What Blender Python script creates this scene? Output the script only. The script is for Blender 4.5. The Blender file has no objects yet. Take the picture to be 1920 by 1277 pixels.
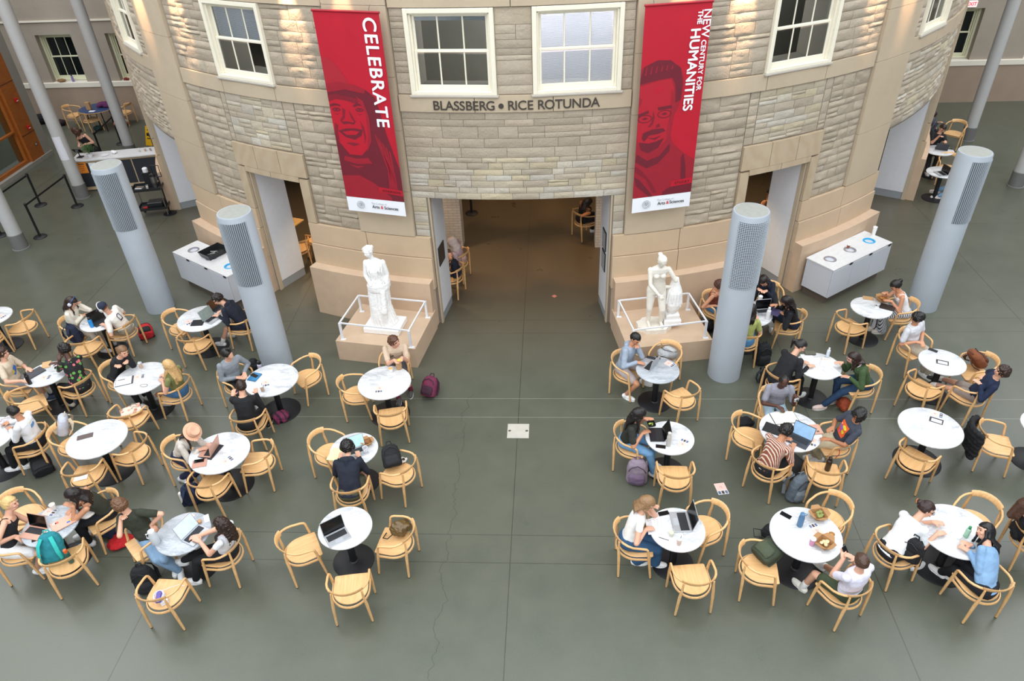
import bpy, math, random
from math import sin, cos, pi, radians, hypot, atan2
from mathutils import Vector as V, Matrix, noise
R_ = random.Random(7)
SC = bpy.context.scene
COL = SC.collection

# ------------------------------------------------------------------ camera, light, exposure
cam = bpy.data.cameras.new('camera'); cam.lens = 25.44; cam.sensor_width = 36; cam.clip_end = 200
co = bpy.data.objects.new('camera', cam); COL.objects.link(co)
co.matrix_world = Matrix(((.9983, .0028, .0587, 0), (.0457, .5898, -.8062, 0), (-.0369, .8075, .5887, 8.75), (0, 0, 0, 1)))
SC.camera = co
SC.view_settings.view_transform = 'Standard'; SC.view_settings.look = 'None'
SC.view_settings.gamma = 1; SC.view_settings.use_curve_mapping = False
SC.view_settings.exposure = 0.0

wd = bpy.data.worlds.new('daylight'); SC.world = wd; wd.use_nodes = True
bg = wd.node_tree.nodes['Background']; bg.inputs[0].default_value = (.86, .93, 1, 1); bg.inputs[1].default_value = .34

def area(name, loc, rot, sx, sy, power, color):
    l = bpy.data.lights.new(name, 'AREA'); l.shape = 'RECTANGLE'; l.size = sx; l.size_y = sy; l.energy = power; l.color = color
    o = bpy.data.objects.new(name, l); COL.objects.link(o); o.location = loc; o.rotation_euler = rot; return o
area('glass_roof_daylight', (-.65, 4.5, 13.5), (0, 0, 0), 30, 17, 4350, (.93, .97, 1))
area('left_bay_fill', (-19, 17, 13), (0, 0, 0), 13, 18, 2300, (.95, .97, 1))  # added fill, stretches the roof light to brighten the left rear
area('right_bay_fill', (18, 17, 13), (0, 0, 0), 13, 18, 2300, (.95, .97, 1))  # same added fill over the right rear
area('front_fill_light', (-.65, -7, 9), (radians(62), 0, 0), 24, 8, 1700, (.93, .97, 1))  # unseen front light behind the camera, added to brighten the wall
def spot(name, loc, tgt, power, ang, color, blend=.6, size=.05):
    l = bpy.data.lights.new(name, 'SPOT'); l.energy = power; l.spot_size = radians(ang); l.spot_blend = blend; l.color = color; l.shadow_soft_size = size
    o = bpy.data.objects.new(name, l); COL.objects.link(o); o.location = loc
    o.rotation_euler = (V(tgt) - V(loc)).to_track_quat('-Z', 'Y').to_euler(); return o
CX, CY, RW = -.65, 24.0, 11.55
def cyl(th, r, z=0.0):
    a = radians(th); return V((CX + r * sin(a), CY - r * cos(a), z))
for th, pw in ((-41.2, 130), (-34.3, 110), (-19.5, 110), (-14.2, 40), (13.6, 40), (19.2, 110), (34.4, 110), (39.2, 130)):
    spot('wall_washer_light', cyl(th, RW + .40, 7.15), cyl(th, RW - .01, 6.0), pw * 4.2, 25, (1, .62, .36))
for x, y in ((-1.3, 15.0), (.55, 15.3), (-1.0, 18.2), (.9, 18.0)):
    spot('ceiling_downlight', (x, y, 3.1), (x, y, 0), 110, 52, (1, .66, .36))
area('rotunda_fill_light', (-.65, 18.5, 3.1), (0, 0, 0), 9, 7, 90, (1, .72, .45))  # added weak warm fill that evens out the dark between the downlight pools
for x, y in ((-6.2, 16.8), (4.9, 17.2), (-4, 14.9), (3, 14.9)):
    spot('ceiling_downlight', (x, y, 3.1), (x, y, 0), 220, 110, (1, .72, .42))

# ------------------------------------------------------------------ materials
def lin(h):
    if isinstance(h, str):
        h = h.lstrip('#'); c = [int(h[i:i + 2], 16) / 255 for i in (0, 2, 4)]
        return tuple(x / 12.92 if x <= .04045 else ((x + .055) / 1.055) ** 2.4 for x in c)
    return h
MC = {}
def mat(name, color, rough=.6, metal=0, var=0, vs=8, bump=0, bs=60, emis=None, es=0, alpha=1, spec=.5, trans=0, coat=0):
    key = (name, str(color), rough, metal, var, bump)
    if key in MC: return MC[key]
    m = bpy.data.materials.new(name); m.use_nodes = True; MC[key] = m
    nt = m.node_tree; p = nt.nodes['Principled BSDF']; c = lin(color)
    p.inputs['Base Color'].default_value = (*c, 1); p.inputs['Roughness'].default_value = rough; p.inputs['Metallic'].default_value = metal
    p.inputs['Specular IOR Level'].default_value = spec; p.inputs['Transmission Weight'].default_value = trans; p.inputs['Coat Weight'].default_value = coat
    p.inputs['Alpha'].default_value = alpha
    if emis: p.inputs['Emission Color'].default_value = (*lin(emis), 1); p.inputs['Emission Strength'].default_value = es
    tc = nt.nodes.new('ShaderNodeTexCoord')
    if var:
        n = nt.nodes.new('ShaderNodeTexNoise'); n.inputs['Scale'].default_value = vs; n.inputs['Detail'].default_value = 5
        nt.links.new(tc.outputs['Object'], n.inputs['Vector'])
        r = nt.nodes.new('ShaderNodeMapRange'); r.inputs[3].default_value = 1 - var; r.inputs[4].default_value = 1 + var; r.inputs[1].default_value = .3; r.inputs[2].default_value = .7
        nt.links.new(n.outputs[0], r.inputs[0])
        mx = nt.nodes.new('ShaderNodeVectorMath'); mx.operation = 'SCALE'; mx.inputs[0].default_value = c
        nt.links.new(r.outputs[0], mx.inputs['Scale']); nt.links.new(mx.outputs[0], p.inputs['Base Color'])
    if bump:
        n = nt.nodes.new('ShaderNodeTexNoise'); n.inputs['Scale'].default_value = bs; n.inputs['Detail'].default_value = 4
        nt.links.new(tc.outputs['Object'], n.inputs['Vector'])
        b = nt.nodes.new('ShaderNodeBump'); b.inputs['Strength'].default_value = bump; b.inputs['Distance'].default_value = .01
        nt.links.new(n.outputs[0], b.inputs['Height']); nt.links.new(b.outputs[0], p.inputs['Normal'])
    return m
def N(nt, t, **k):
    n = nt.nodes.new('ShaderNode' + t)
    for a, b in k.items(): setattr(n, a, b)
    return n
def math_(nt, op, a, b=None, c=None):
    n = N(nt, 'Math', operation=op)
    for i, v in enumerate((a, b, c)):
        if v is None: continue
        if isinstance(v, (int, float)): n.inputs[i].default_value = v
        else: nt.links.new(v, n.inputs[i])
    return n.outputs[0]
def mixc(nt, f, a, b):
    n = N(nt, 'Mix', data_type='RGBA'); n.clamp_factor = True
    for s, v in ((0, f), (6, a), (7, b)):
        if isinstance(v, (int, float)): n.inputs[s].default_value = v
        elif isinstance(v, tuple): n.inputs[s].default_value = (*v, 1)
        else: nt.links.new(v, n.inputs[s])
    return n.outputs[2]

def floor_material():
    m = bpy.data.materials.new('polished_concrete'); m.use_nodes = True; nt = m.node_tree; p = nt.nodes['Principled BSDF']
    tc = N(nt, 'TexCoord'); sp = N(nt, 'SeparateXYZ'); nt.links.new(tc.outputs['Object'], sp.inputs[0])
    def nz(s, d=5, r=.55):
        n = N(nt, 'TexNoise'); n.inputs['Scale'].default_value = s; n.inputs['Detail'].default_value = d; n.inputs['Roughness'].default_value = r
        nt.links.new(tc.outputs['Object'], n.inputs['Vector']); return n.outputs[0]
    big, mid, fine = nz(.35, 4), nz(1.6, 6, .65), nz(45, 3)
    c = mixc(nt, math_(nt, 'MULTIPLY_ADD', big, 2.2, -.6), lin('#444a3f'), lin('#53584b'))
    c = mixc(nt, math_(nt, 'MULTIPLY_ADD', mid, 1.6, -.55), c, lin('#5b5d50'))
    c = mixc(nt, math_(nt, 'MULTIPLY', fine, .35), c, lin('#6c6c62'))
    # warm indoor light painted into the slab colour: browner inside the rotunda
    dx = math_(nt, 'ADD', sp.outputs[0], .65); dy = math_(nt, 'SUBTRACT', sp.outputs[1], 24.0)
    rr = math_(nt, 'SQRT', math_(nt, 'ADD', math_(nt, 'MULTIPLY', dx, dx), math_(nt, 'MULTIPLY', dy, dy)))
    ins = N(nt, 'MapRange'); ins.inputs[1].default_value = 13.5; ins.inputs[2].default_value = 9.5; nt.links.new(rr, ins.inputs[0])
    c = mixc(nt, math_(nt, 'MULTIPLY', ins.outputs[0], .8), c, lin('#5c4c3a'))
    wob = math_(nt, 'MULTIPLY_ADD', nz(3, 5), .02, -.01)
    X, Y = sp.outputs[0], sp.outputs[1]
    lines = None
    def add(v):
        nonlocal lines
        lines = v if lines is None else math_(nt, 'MAXIMUM', lines, v)
    for x in (-10.75, -5.70, -.65, 4.45, 9.5, -15.8): add(math_(nt, 'LESS_THAN', math_(nt, 'ABSOLUTE', math_(nt, 'ADD', math_(nt, 'SUBTRACT', X, x), math_(nt, 'MULTIPLY', wob, .3))), .0065))
    for y in (6.53, 7.03, 12.24, 12.72, 16.9, 21.0): add(math_(nt, 'LESS_THAN', math_(nt, 'ABSOLUTE', math_(nt, 'SUBTRACT', Y, y)), .005))
    # a crack wandering beside the middle joint
    cn = N(nt, 'TexNoise', noise_dimensions='1D'); cn.inputs['Scale'].default_value = 1.3; cn.inputs['Detail'].default_value = 6; cn.inputs['Roughness'].default_value = .6
    nt.links.new(Y, cn.inputs['W'])
    cx = math_(nt, 'MULTIPLY_ADD', cn.outputs[0], .5, -1.84)
    add(math_(nt, 'MULTIPLY', math_(nt, 'LESS_THAN', math_(nt, 'ABSOLUTE', math_(nt, 'SUBTRACT', X, cx)), .004), math_(nt, 'LESS_THAN', Y, 10.3)))
    c = mixc(nt, math_(nt, 'MULTIPLY', lines, .6), c, lin('#26251f'))
    pale = math_(nt, 'MAXIMUM', *[math_(nt, 'LESS_THAN', math_(nt, 'ABSOLUTE', math_(nt, 'SUBTRACT', Y, y)), .005) for y in (9.65, 10.16)])
    c = mixc(nt, math_(nt, 'MULTIPLY', pale, .55), c, lin('#9a9c90'))
    nt.links.new(c, p.inputs['Base Color'])
    nt.links.new(math_(nt, 'MULTIPLY_ADD', mid, .22, .2), p.inputs['Roughness'])
    b = N(nt, 'Bump'); b.inputs['Strength'].default_value = .08; b.inputs['Distance'].default_value = .01
    nt.links.new(nz(14, 5), b.inputs['Height']); nt.links.new(b.outputs[0], p.inputs['Normal'])
    return m
def stone_material(name, col, vary=.12, attr=False, bump=.5, vein=0):
    m = bpy.data.materials.new(name); m.use_nodes = True; nt = m.node_tree; p = nt.nodes['Principled BSDF']; p.inputs['Roughness'].default_value = .85
    tc = N(nt, 'TexCoord')
    def nz(s, d=6, r=.6, dist=0):
        n = N(nt, 'TexNoise'); n.inputs['Scale'].default_value = s; n.inputs['Detail'].default_value = d; n.inputs['Roughness'].default_value = r; n.inputs['Distortion'].default_value = dist
        nt.links.new(tc.outputs['Object'], n.inputs['Vector']); return n.outputs[0]
    if attr:
        a = N(nt, 'Attribute'); a.attribute_name = 'tint'; base = a.outputs[0]
    else: base = lin(col)
    dark = tuple(x * .72 for x in lin(col)); lite = tuple(min(1, x * 1.16) for x in lin(col))
    c = mixc(nt, math_(nt, 'MULTIPLY_ADD', nz(1.3), 1.3, -.45), base, dark)
    c = mixc(nt, math_(nt, 'MULTIPLY', nz(7, 8, .7), .5), c, lite)
    if vein:
        w = N(nt, 'TexWave', wave_type='RINGS'); w.inputs['Scale'].default_value = 2.2; w.inputs['Distortion'].default_value = 6; w.inputs['Detail'].default_value = 3
        nt.links.new(tc.outputs['Object'], w.inputs['Vector'])
        c = mixc(nt, math_(nt, 'MULTIPLY', w.outputs[1], vein), c, lin('#a68c6c'))
    nt.links.new(c, p.inputs['Base Color'])
    b = N(nt, 'Bump'); b.inputs['Strength'].default_value = bump; b.inputs['Distance'].default_value = .012
    b.inputs['Distance'].default_value = .03 if attr else .012; nt.links.new(nz(22, 8, .7), b.inputs['Height']); nt.links.new(b.outputs[0], p.inputs['Normal'])
    return m
def marble_material(name, base, vein, amt, scale=3):
    m = bpy.data.materials.new(name); m.use_nodes = True; nt = m.node_tree; p = nt.nodes['Principled BSDF']; p.inputs['Roughness'].default_value = .32
    tc = N(nt, 'TexCoord'); oi = N(nt, 'ObjectInfo')
    mp = N(nt, 'VectorMath', operation='ADD'); nt.links.new(tc.outputs['Object'], mp.inputs[0])
    sc = N(nt, 'VectorMath', operation='SCALE'); sc.inputs[0].default_value = (1, 1, 1); nt.links.new(math_(nt, 'MULTIPLY', oi.outputs['Random'], 40), sc.inputs['Scale']); nt.links.new(sc.outputs[0], mp.inputs[1])
    st = N(nt, 'VectorMath', operation='MULTIPLY'); st.inputs[1].default_value = (1, 2.2, 1); nt.links.new(mp.outputs[0], st.inputs[0])
    def nz(s, d, r, dist):
        n = N(nt, 'TexNoise'); n.inputs['Scale'].default_value = s; n.inputs['Detail'].default_value = d; n.inputs['Roughness'].default_value = r; n.inputs['Distortion'].default_value = dist
        nt.links.new(st.outputs[0], n.inputs['Vector']); return n.outputs[0]
    v = math_(nt, 'SUBTRACT', 1, math_(nt, 'MULTIPLY', math_(nt, 'ABSOLUTE', math_(nt, 'SUBTRACT', nz(scale, 9, .72, 1.1), .5)), 9))
    v = math_(nt, 'MULTIPLY', math_(nt, 'MAXIMUM', v, 0), math_(nt, 'MULTIPLY_ADD', nz(scale * .8, 3, .5, 0), 2.4, -.7))
    c = mixc(nt, math_(nt, 'MULTIPLY', math_(nt, 'MAXIMUM', v, 0), amt), lin(base), lin(vein))
    c = mixc(nt, math_(nt, 'MULTIPLY_ADD', nz(scale * 2, 6, .7, .5), amt * .8, -amt * .3), c, lin(vein))
    nt.links.new(c, p.inputs['Base Color']); return m
def wood_material(name, a, b, rough=.42):
    m = bpy.data.materials.new(name); m.use_nodes = True; nt = m.node_tree; p = nt.nodes['Principled BSDF']; p.inputs['Roughness'].default_value = rough
    tc = N(nt, 'TexCoord'); s = N(nt, 'VectorMath', operation='MULTIPLY'); s.inputs[1].default_value = (30, 3, 12); nt.links.new(tc.outputs['Object'], s.inputs[0])
    n = N(nt, 'TexNoise'); n.inputs['Scale'].default_value = 1.2; n.inputs['Detail'].default_value = 5; n.inputs['Distortion'].default_value = .4; nt.links.new(s.outputs[0], n.inputs['Vector'])
    oi = N(nt, 'ObjectInfo')
    c = mixc(nt, math_(nt, 'MULTIPLY_ADD', n.outputs[0], 1.8, -.4), lin(a), lin(b))
    c = mixc(nt, math_(nt, 'MULTIPLY', oi.outputs['Random'], .25), c, lin(b))
    nt.links.new(c, p.inputs['Base Color']); return m
M_FLOOR = floor_material()
M_WOOD = wood_material('oak_veneer', '#e8be8a', '#d3a166')
M_BLACK = mat('black_powder_coat', '#15161a', .5, var=.1)
M_MARBLE = marble_material('white_marble', '#e2e3e4', '#8d9299', .75)
M_MARBLE_G = marble_material('grey_marble', '#bcc1c6', '#7b838d', .9, 4)
M_COLUMN = mat('grey_painted_steel', '#a6aeb6', .45, var=.03, vs=3)
M_WHITE = mat('white_paint', '#dfe0e4', .6, var=.02)
M_CREAM = mat('cream_painted_wood', '#e9e2cf', .5, var=.02)
M_TAN = mat('tan_stone_plinth', '#c4aa90', .75, var=.05, vs=5, bump=.1, bs=200)
M_SMOOTH = stone_material('smooth_sandstone', '#baa991', bump=.4)
M_BAND = stone_material('lower_sandstone', '#c4ac8f', bump=.2)
M_FAN = stone_material('veined_sandstone', '#b8a68c', bump=.3, vein=.3)
M_ROUGH = stone_material('rock_faced_sandstone', '#b0a089', attr=True, bump=.8)
M_MORTAR = mat('mortar', '#7f766b', .9)
M_BASEB = mat('grey_baseboard', '#94999d', .6)
M_STAT = mat('white_plaster', '#f1f0ee', .55, var=.03, vs=20)
M_STAT2 = mat('ivory_plaster', '#e8e2d6', .5, var=.06, vs=14)

# ------------------------------------------------------------------ mesh builder
class MB:
    def __init__(s): s.v = []; s.f = []; s.m = []; s.tint = None
    def add(s, vs, fs, mi=0):
        o = len(s.v); s.v += [tuple(p) for p in vs]; s.f += [tuple(i + o for i in f) for f in fs]; s.m += [mi] * len(fs); return s
    def box(s, c, d, rz=0, mi=0, b=0, M=None):
        x, y, z = d[0] / 2, d[1] / 2, d[2] / 2
        if b > 0:
            b = min(b, x * .9, y * .9, z * .9); vs = []
            for sz in (-1, 1):
                for (sx, sy) in ((-1, -1), (1, -1), (1, 1), (-1, 1)):
                    vs += [(sx * (x - b), sy * (y - b), sz * z), (sx * x, sy * (y - b), sz * (z - b)), (sx * (x - b), sy * y, sz * (z - b))]
            fs = []
            q = lambda k, i, t: k * 12 + (i % 4) * 3 + t
            fs += [(q(0, 0, 0), q(0, 3, 0), q(0, 2, 0), q(0, 1, 0)), (q(1, 0, 0), q(1, 1, 0), q(1, 2, 0), q(1, 3, 0))]
            seq = [[2, 1], [1, 2], [2, 1], [1, 2]]
            for i in range(4):
                a1, a2 = (q(0, i, 2), q(0, i + 1, 2)) if i % 2 == 0 else (q(0, i, 1), q(0, i + 1, 1))
                t = 2 if i % 2 == 0 else 1
                fs.append((q(0, i, t), q(0, i + 1, t), q(1, i + 1, t), q(1, i, t)))
                fs.append((q(0, i, 0), q(0, i + 1, 0), q(0, i + 1, t), q(0, i, t)))
                fs.append((q(1, i, t), q(1, i + 1, t), q(1, i + 1, 0), q(1, i, 0)))
            for i in range(4):
                u, w = (1, 2) if i % 2 == 0 else (2, 1)
                fs.append((q(0, i, u), q(0, i, w), q(1, i, w), q(1, i, u)))
                fs.append((q(0, i, 0), q(0, i, w), q(0, i, u))); fs.append((q(1, i, 0), q(1, i, u), q(1, i, w)))
        else:
            vs = [(-x, -y, -z), (x, -y, -z), (x, y, -z), (-x, y, -z), (-x, -y, z), (x, -y, z), (x, y, z), (-x, y, z)]
            fs = [(0, 3, 2, 1), (4, 5, 6, 7), (0, 1, 5, 4), (1, 2, 6, 5), (2, 3, 7, 6), (3, 0, 4, 7)]
        if M is None: M = Matrix.Translation(c) @ Matrix.Rotation(rz, 4, 'Z')
        return s.add([M @ V(p) for p in vs], fs, mi)
    def lathe(s, prof, c=(0, 0, 0), n=24, mi=0, M=None, cap=True, sx=1, sy=1):
        vs = []; fs = []; k = len(prof)
        for i in range(n):
            a = 2 * pi * i / n
            for r, z in prof: vs.append((r * cos(a) * sx, r * sin(a) * sy, z))
        for i in range(n):
            j = (i + 1) % n
            for t in range(k - 1): fs.append((i * k + t, j * k + t, j * k + t + 1, i * k + t + 1))
        if cap:
            fs.append(tuple(i * k for i in reversed(range(n)))); fs.append(tuple(i * k + k - 1 for i in range(n)))
        if M is None: M = Matrix.Translation(c)
        return s.add([M @ V(p) for p in vs], fs, mi)
    def cyl(s, c, r, h, n=20, mi=0): return s.lathe([(r, 0), (r, h)], c, n, mi)
    def tube(s, pts, r, n=8, mi=0, closed=False, flat=None, up=V((0, 0, 1)), cap=True):
        pts = [V(p) for p in pts]; k = len(pts); vs = []; fs = []
        rs = r if isinstance(r, (list, tuple)) else [r] * k
        for i, p in enumerate(pts):
            if closed: t = pts[(i + 1) % k] - pts[i - 1]
            else: t = pts[min(i + 1, k - 1)] - pts[max(i - 1, 0)]
            t.normalize(); up_ = up[i] if isinstance(up, list) else up; u = up_ - t * up_.dot(t)
            if u.length < 1e-3: u = V((1, 0, 0)) - t * t.x
            u.normalize(); w = t.cross(u)
            fx, fy = (1, 1) if flat is None else (flat[i] if isinstance(flat, list) else flat)
            for q in range(n):
                a = 2 * pi * (q + .5) / n; vs.append(p + u * (sin(a) * rs[i] * fy) + w * (cos(a) * rs[i] * fx))
        for i in range(k if closed else k - 1):
            j = (i + 1) % k
            for q in range(n): fs.append((i * n + q, i * n + (q + 1) % n, j * n + (q + 1) % n, j * n + q))
        if not closed and cap: fs.append(tuple(reversed(range(n)))); fs.append(tuple(range((k - 1) * n, k * n)))
        return s.add(vs, fs, mi)
    def ell(s, c, r, M=None, n=12, k=8, mi=0):
        prof = [(max(sin(pi * t / k), .02), -cos(pi * t / k)) for t in range(k + 1)]
        T = Matrix.Translation(c) @ (M.to_4x4() if M else Matrix.Identity(4)) @ Matrix.Diagonal((*r, 1))
        return s.lathe(prof, n=n, mi=mi, M=T)
    def prism(s, poly, z0, z1, mi=0, M=None):
        n = len(poly); vs = [(x, y, z0) for x, y in poly] + [(x, y, z1) for x, y in poly]
        fs = [tuple(reversed(range(n))), tuple(range(n, 2 * n))] + [(i, (i + 1) % n, n + (i + 1) % n, n + i) for i in range(n)]
        if M: vs = [M @ V(p) for p in vs]
        return s.add(vs, fs, mi)
    def arc(s, t0, t1, z0, z1, r0, r1, mi=0, step=2.0):
        n = max(1, int(abs(t1 - t0) / step + .99)); vs = []; fs = []
        for i in range(n + 1):
            t = t0 + (t1 - t0) * i / n
            vs += [cyl(t, r1, z0), cyl(t, r1, z1), cyl(t, r0, z1), cyl(t, r0, z0)]
        for i in range(n):
            a, b = i * 4, i * 4 + 4
            for q in range(4): fs.append((a + q, b + q, b + (q + 1) % 4, a + (q + 1) % 4))
        fs.append((0, 1, 2, 3)); fs.append((n * 4 + 3, n * 4 + 2, n * 4 + 1, n * 4))
        return s.add(vs, fs, mi)
    def mesh(s, name, mats, smooth=True, sm_angle=35):
        me = bpy.data.meshes.new(name); me.from_pydata(s.v, [], s.f)
        for m in (mats if isinstance(mats, (list, tuple)) else [mats]): me.materials.append(m)
        me.polygons.foreach_set('material_index', s.m)
        if smooth:
            me.polygons.foreach_set('use_smooth', [True] * len(s.f)); me.update(); me.set_sharp_from_angle(angle=radians(sm_angle))
        if s.tint:
            a = me.color_attributes.new('tint', 'FLOAT_COLOR', 'POINT'); a.data.foreach_set('color', s.tint)
        me.update(); return me
    def obj(s, name, mats, parent=None, smooth=True, loc=None, sm_angle=35):
        o = bpy.data.objects.new(name, s.mesh(name, mats, smooth, sm_angle)); COL.objects.link(o)
        if parent: o.parent = parent
        if loc: o.location = loc
        return o
def empty(name, loc, rz=0):
    o = bpy.data.objects.new(name, None); COL.objects.link(o); o.location = loc; o.rotation_euler = (0, 0, rz); o.empty_display_size = .1; return o
def tag(o, label, cat, group=None):
    o['label'] = label; o['category'] = cat
    if group: o['group'] = group
    return o
def thing(name, label, cat, loc, rz=0, group=None): return tag(empty(name, loc, rz), label, cat, group)
def struct(o): o['kind'] = 'structure'; return o
def part(name, mb, mats, parent, **k): return mb.obj(name, mats, parent, **k)

# ------------------------------------------------------------------ the floor and the rotunda wall
b = MB(); b.add([(-34, -9, 0), (34, -9, 0), (34, 40, 0), (-34, 40, 0), (-34, -9, -.3), (34, -9, -.3), (34, 40, -.3), (-34, 40, -.3)], [(0, 1, 2, 3), (7, 6, 5, 4), (0, 4, 5, 1), (1, 5, 6, 2), (2, 6, 7, 3), (3, 7, 4, 0)])
struct(b.obj('floor', M_FLOOR, smooth=False))

OPEN = [(-60.5, -42.6, 2.95), (-29.75, -22.6, 2.93), (-8.75, 8.75, 2.9), (22.4, 29.6, 2.93), (42.6, 60.5, 2.95)]
WIN = [(-51.8, -45.6), (-30.0, -23.0), (-8.95, -1.65), (1.55, 8.85), (22.4, 29.5), (43.6, 49.8)]
RS, RI, ZT = 11.5, 10.72, 9.2
b = MB(); brk = sorted(set([-180, 180, -90, 90, -120, 120, -150, 150] + [t for o in OPEN for t in o[:2]] + [t for w in WIN for t in w]))
for t0, t1 in zip(brk, brk[1:]):
    tm = (t0 + t1) / 2; z = 0
    for o in OPEN:
        if o[0] < tm < o[1]: z = o[2]
    if any(w[0] < tm < w[1] for w in WIN): b.arc(t0, t1, z, 4.86, RI, RS); b.arc(t0, t1, 6.24, ZT, RI, RS)
    else: b.arc(t0, t1, z, ZT, RI, RS)
wall = struct(b.obj('wall_rotunda', M_MORTAR, smooth=False))
def wpart(name, b, m, **k): return b.obj(name, m, wall, **k)

# smooth stone: pilasters, bands, lower courses, frames of the side doors
def blocks(b, t0, t1, z0, z1, r, zs=None, joint=.006, w=4.5, r0=None):
    zs = zs or [z0, z1]
    for za, zb in zip(zs, zs[1:]):
        n = max(1, round(abs(t1 - t0) / w))
        for i in range(n):
            a, c = t0 + (t1 - t0) * i / n, t0 + (t1 - t0) * (i + 1) / n
            b.arc(a + .03, c - .03, za + joint / 2, zb - joint / 2, (r0 or RS) - .002, r, step=1.5)
def zsplit(z0, z1, h, rnd):
    zs = [z0]
    while zs[-1] < z1 - h * .7: zs.append(min(z1, zs[-1] + h * rnd.uniform(.8, 1.25)))
    zs[-1] = z1; return zs
b = MB()
for t0, t1 in ((-43.2, -36.8), (-16.2, -10.35), (9.95, 15.9), (36.1, 42.0), (-68, -60.6), (60.6, 68)):
    blocks(b, t0, t1, 2.08, ZT, RW + .035, zsplit(2.08, ZT, 1.15, R_), w=20)
for t0, t1 in ((-75, -60.7), (-36.7, -16.25), (-10.3, 9.9), (15.95, 36.0), (60.7, 75), (-60.6, -43.3), (42.1, 60.6)):
    blocks(b, t0, t1, 4.56, 4.85, RW + .012, w=7)
    blocks(b, t0, t1, 6.26, 6.75, RW + .012, w=9)
wpart('smooth_stone', b, M_SMOOTH, smooth=False)
b = MB()
for t0, t1 in ((-42.5, -29.85), (-22.5, -8.85), (8.85, 22.3), (29.7, 42.5), (-75, -60.6), (60.6, 75)):
    blocks(b, t0, t1, 1.62, 2.07, RW + .03, w=7); blocks(b, t0, t1, .9, 1.61, RW + .06, w=8)
wpart('lower_courses', b, M_BAND, smooth=False)
b = MB()
for s0, s1, side in ((-31.0, -29.85, 0), (-22.5, -21.4, 0), (21.3, 22.3, 0), (29.7, 30.8, 0)):
    blocks(b, s0, s1, 2.08, 3.02, RW + .02, w=3)
for t0, t1 in ((-29.85, -22.5), (22.3, 29.7)): blocks(b, t0, t1, 2.94, 3.06, RW + .02, w=4)
for t0, t1 in ((-31.0, -21.4), (21.3, 30.8)): blocks(b, t0, t1, 3.06, 3.54, RW + .018, w=2.9)
wpart('door_surround', b, M_FAN, smooth=False)

# rock-faced ashlar, every block with its own face
PAL = [lin(c) for c in ('#bcb09e', '#b3a797', '#c0b4a2', '#b9ad9d', '#ada292', '#c0b29e')]
PALY = [lin(c) for c in ('#c9bfa8', '#c3b8a3', '#d0cabb', '#bcb1a0', '#c8bc9f', '#ccc8be', '#b5aa9b')]
rock = MB(); rock.tint = []
def stone_block(t0, t1, z0, z1, col, amp, rnd):
    L = radians(t1 - t0) * RW; nu = max(3, min(9, int(L / .055))); nv = max(3, min(6, int((z1 - z0) / .04)))
    vs = []; seed = rnd.uniform(0, 99); base = RS + .012; g = .0032
    a0 = t0 + math.degrees(g / RW); a1 = t1 - math.degrees(g / RW); tilt = rnd.uniform(-.012, .012); dep = rnd.uniform(.3, 1)
    for j in range(nv + 1):
        for i in range(nu + 1):
            u, w = i / nu, j / nv; e = min(u * L, (1 - u) * L, w * (z1 - z0), (1 - w) * (z1 - z0)); k = min(1, e / .014)
            t = a0 + (a1 - a0) * u; z = z0 + g + (z1 - z0 - 2 * g) * w
            n = noise.fractal(V((t * .9 + seed, z * 9, seed)), .8, 2.2, 4)
            d = (.009 + .010 * dep + n * .020 + tilt * (u - .5)) * k * amp
            if 0 < i < nu: t += rnd.uniform(-.15, .15) * (a1 - a0) / nu
            vs.append(cyl(t, base + max(0, d) + .004, z))
    fs = [(j * (nu + 1) + i, j * (nu + 1) + i + 1, (j + 1) * (nu + 1) + i + 1, (j + 1) * (nu + 1) + i) for j in range(nv) for i in range(nu)]
    # skirt back to the wall
    ring = [i for i in range(nu + 1)] + [j * (nu + 1) + nu for j in range(1, nv + 1)] + [nv * (nu + 1) + i for i in range(nu - 1, -1, -1)] + [j * (nu + 1) for j in range(nv - 1, 0, -1)]
    o = len(vs)
    for i in ring:
        p = vs[i]; d = V((p.x - CX, p.y - CY, 0)).normalized(); vs.append(V((CX, CY, p.z)) + d * (RS - .01))
    m = len(ring)
    fs += [(ring[(i + 1) % m], ring[i], o + i, o + (i + 1) % m) for i in range(m)]
    f = rnd.uniform(.86, 1.1); c = [x * f for x in col]
    rock.tint += [q for _ in vs for q in (*c, 1)]
    rock.add(vs, fs)
def ashlar(t0, t1, z0, z1, hs, ls, pal, amp, seed):
    rnd = random.Random(seed); z = z0
    while z < z1 - .02:
        h = rnd.uniform(*hs)
        if z + h > z1 - hs[0] * .8: h = z1 - z
        t = t0
        while t < t1 - .01:
            l = math.degrees(rnd.uniform(*ls) / RW)
            if t + l > t1 - math.degrees(ls[0] / RW) * .8: l = t1 - t
            if h > hs[1] * .72 and rnd.random() < .35:
                k = rnd.uniform(.35, .65); stone_block(t, t + l, z, z + h * k, rnd.choice(pal), amp, rnd); stone_block(t, t + l, z + h * k, z + h, rnd.choice(pal), amp, rnd)
            else: stone_block(t, t + l, z, z + h, rnd.choice(pal), amp, rnd)
            t += l
        z += h
sd = 0
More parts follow.
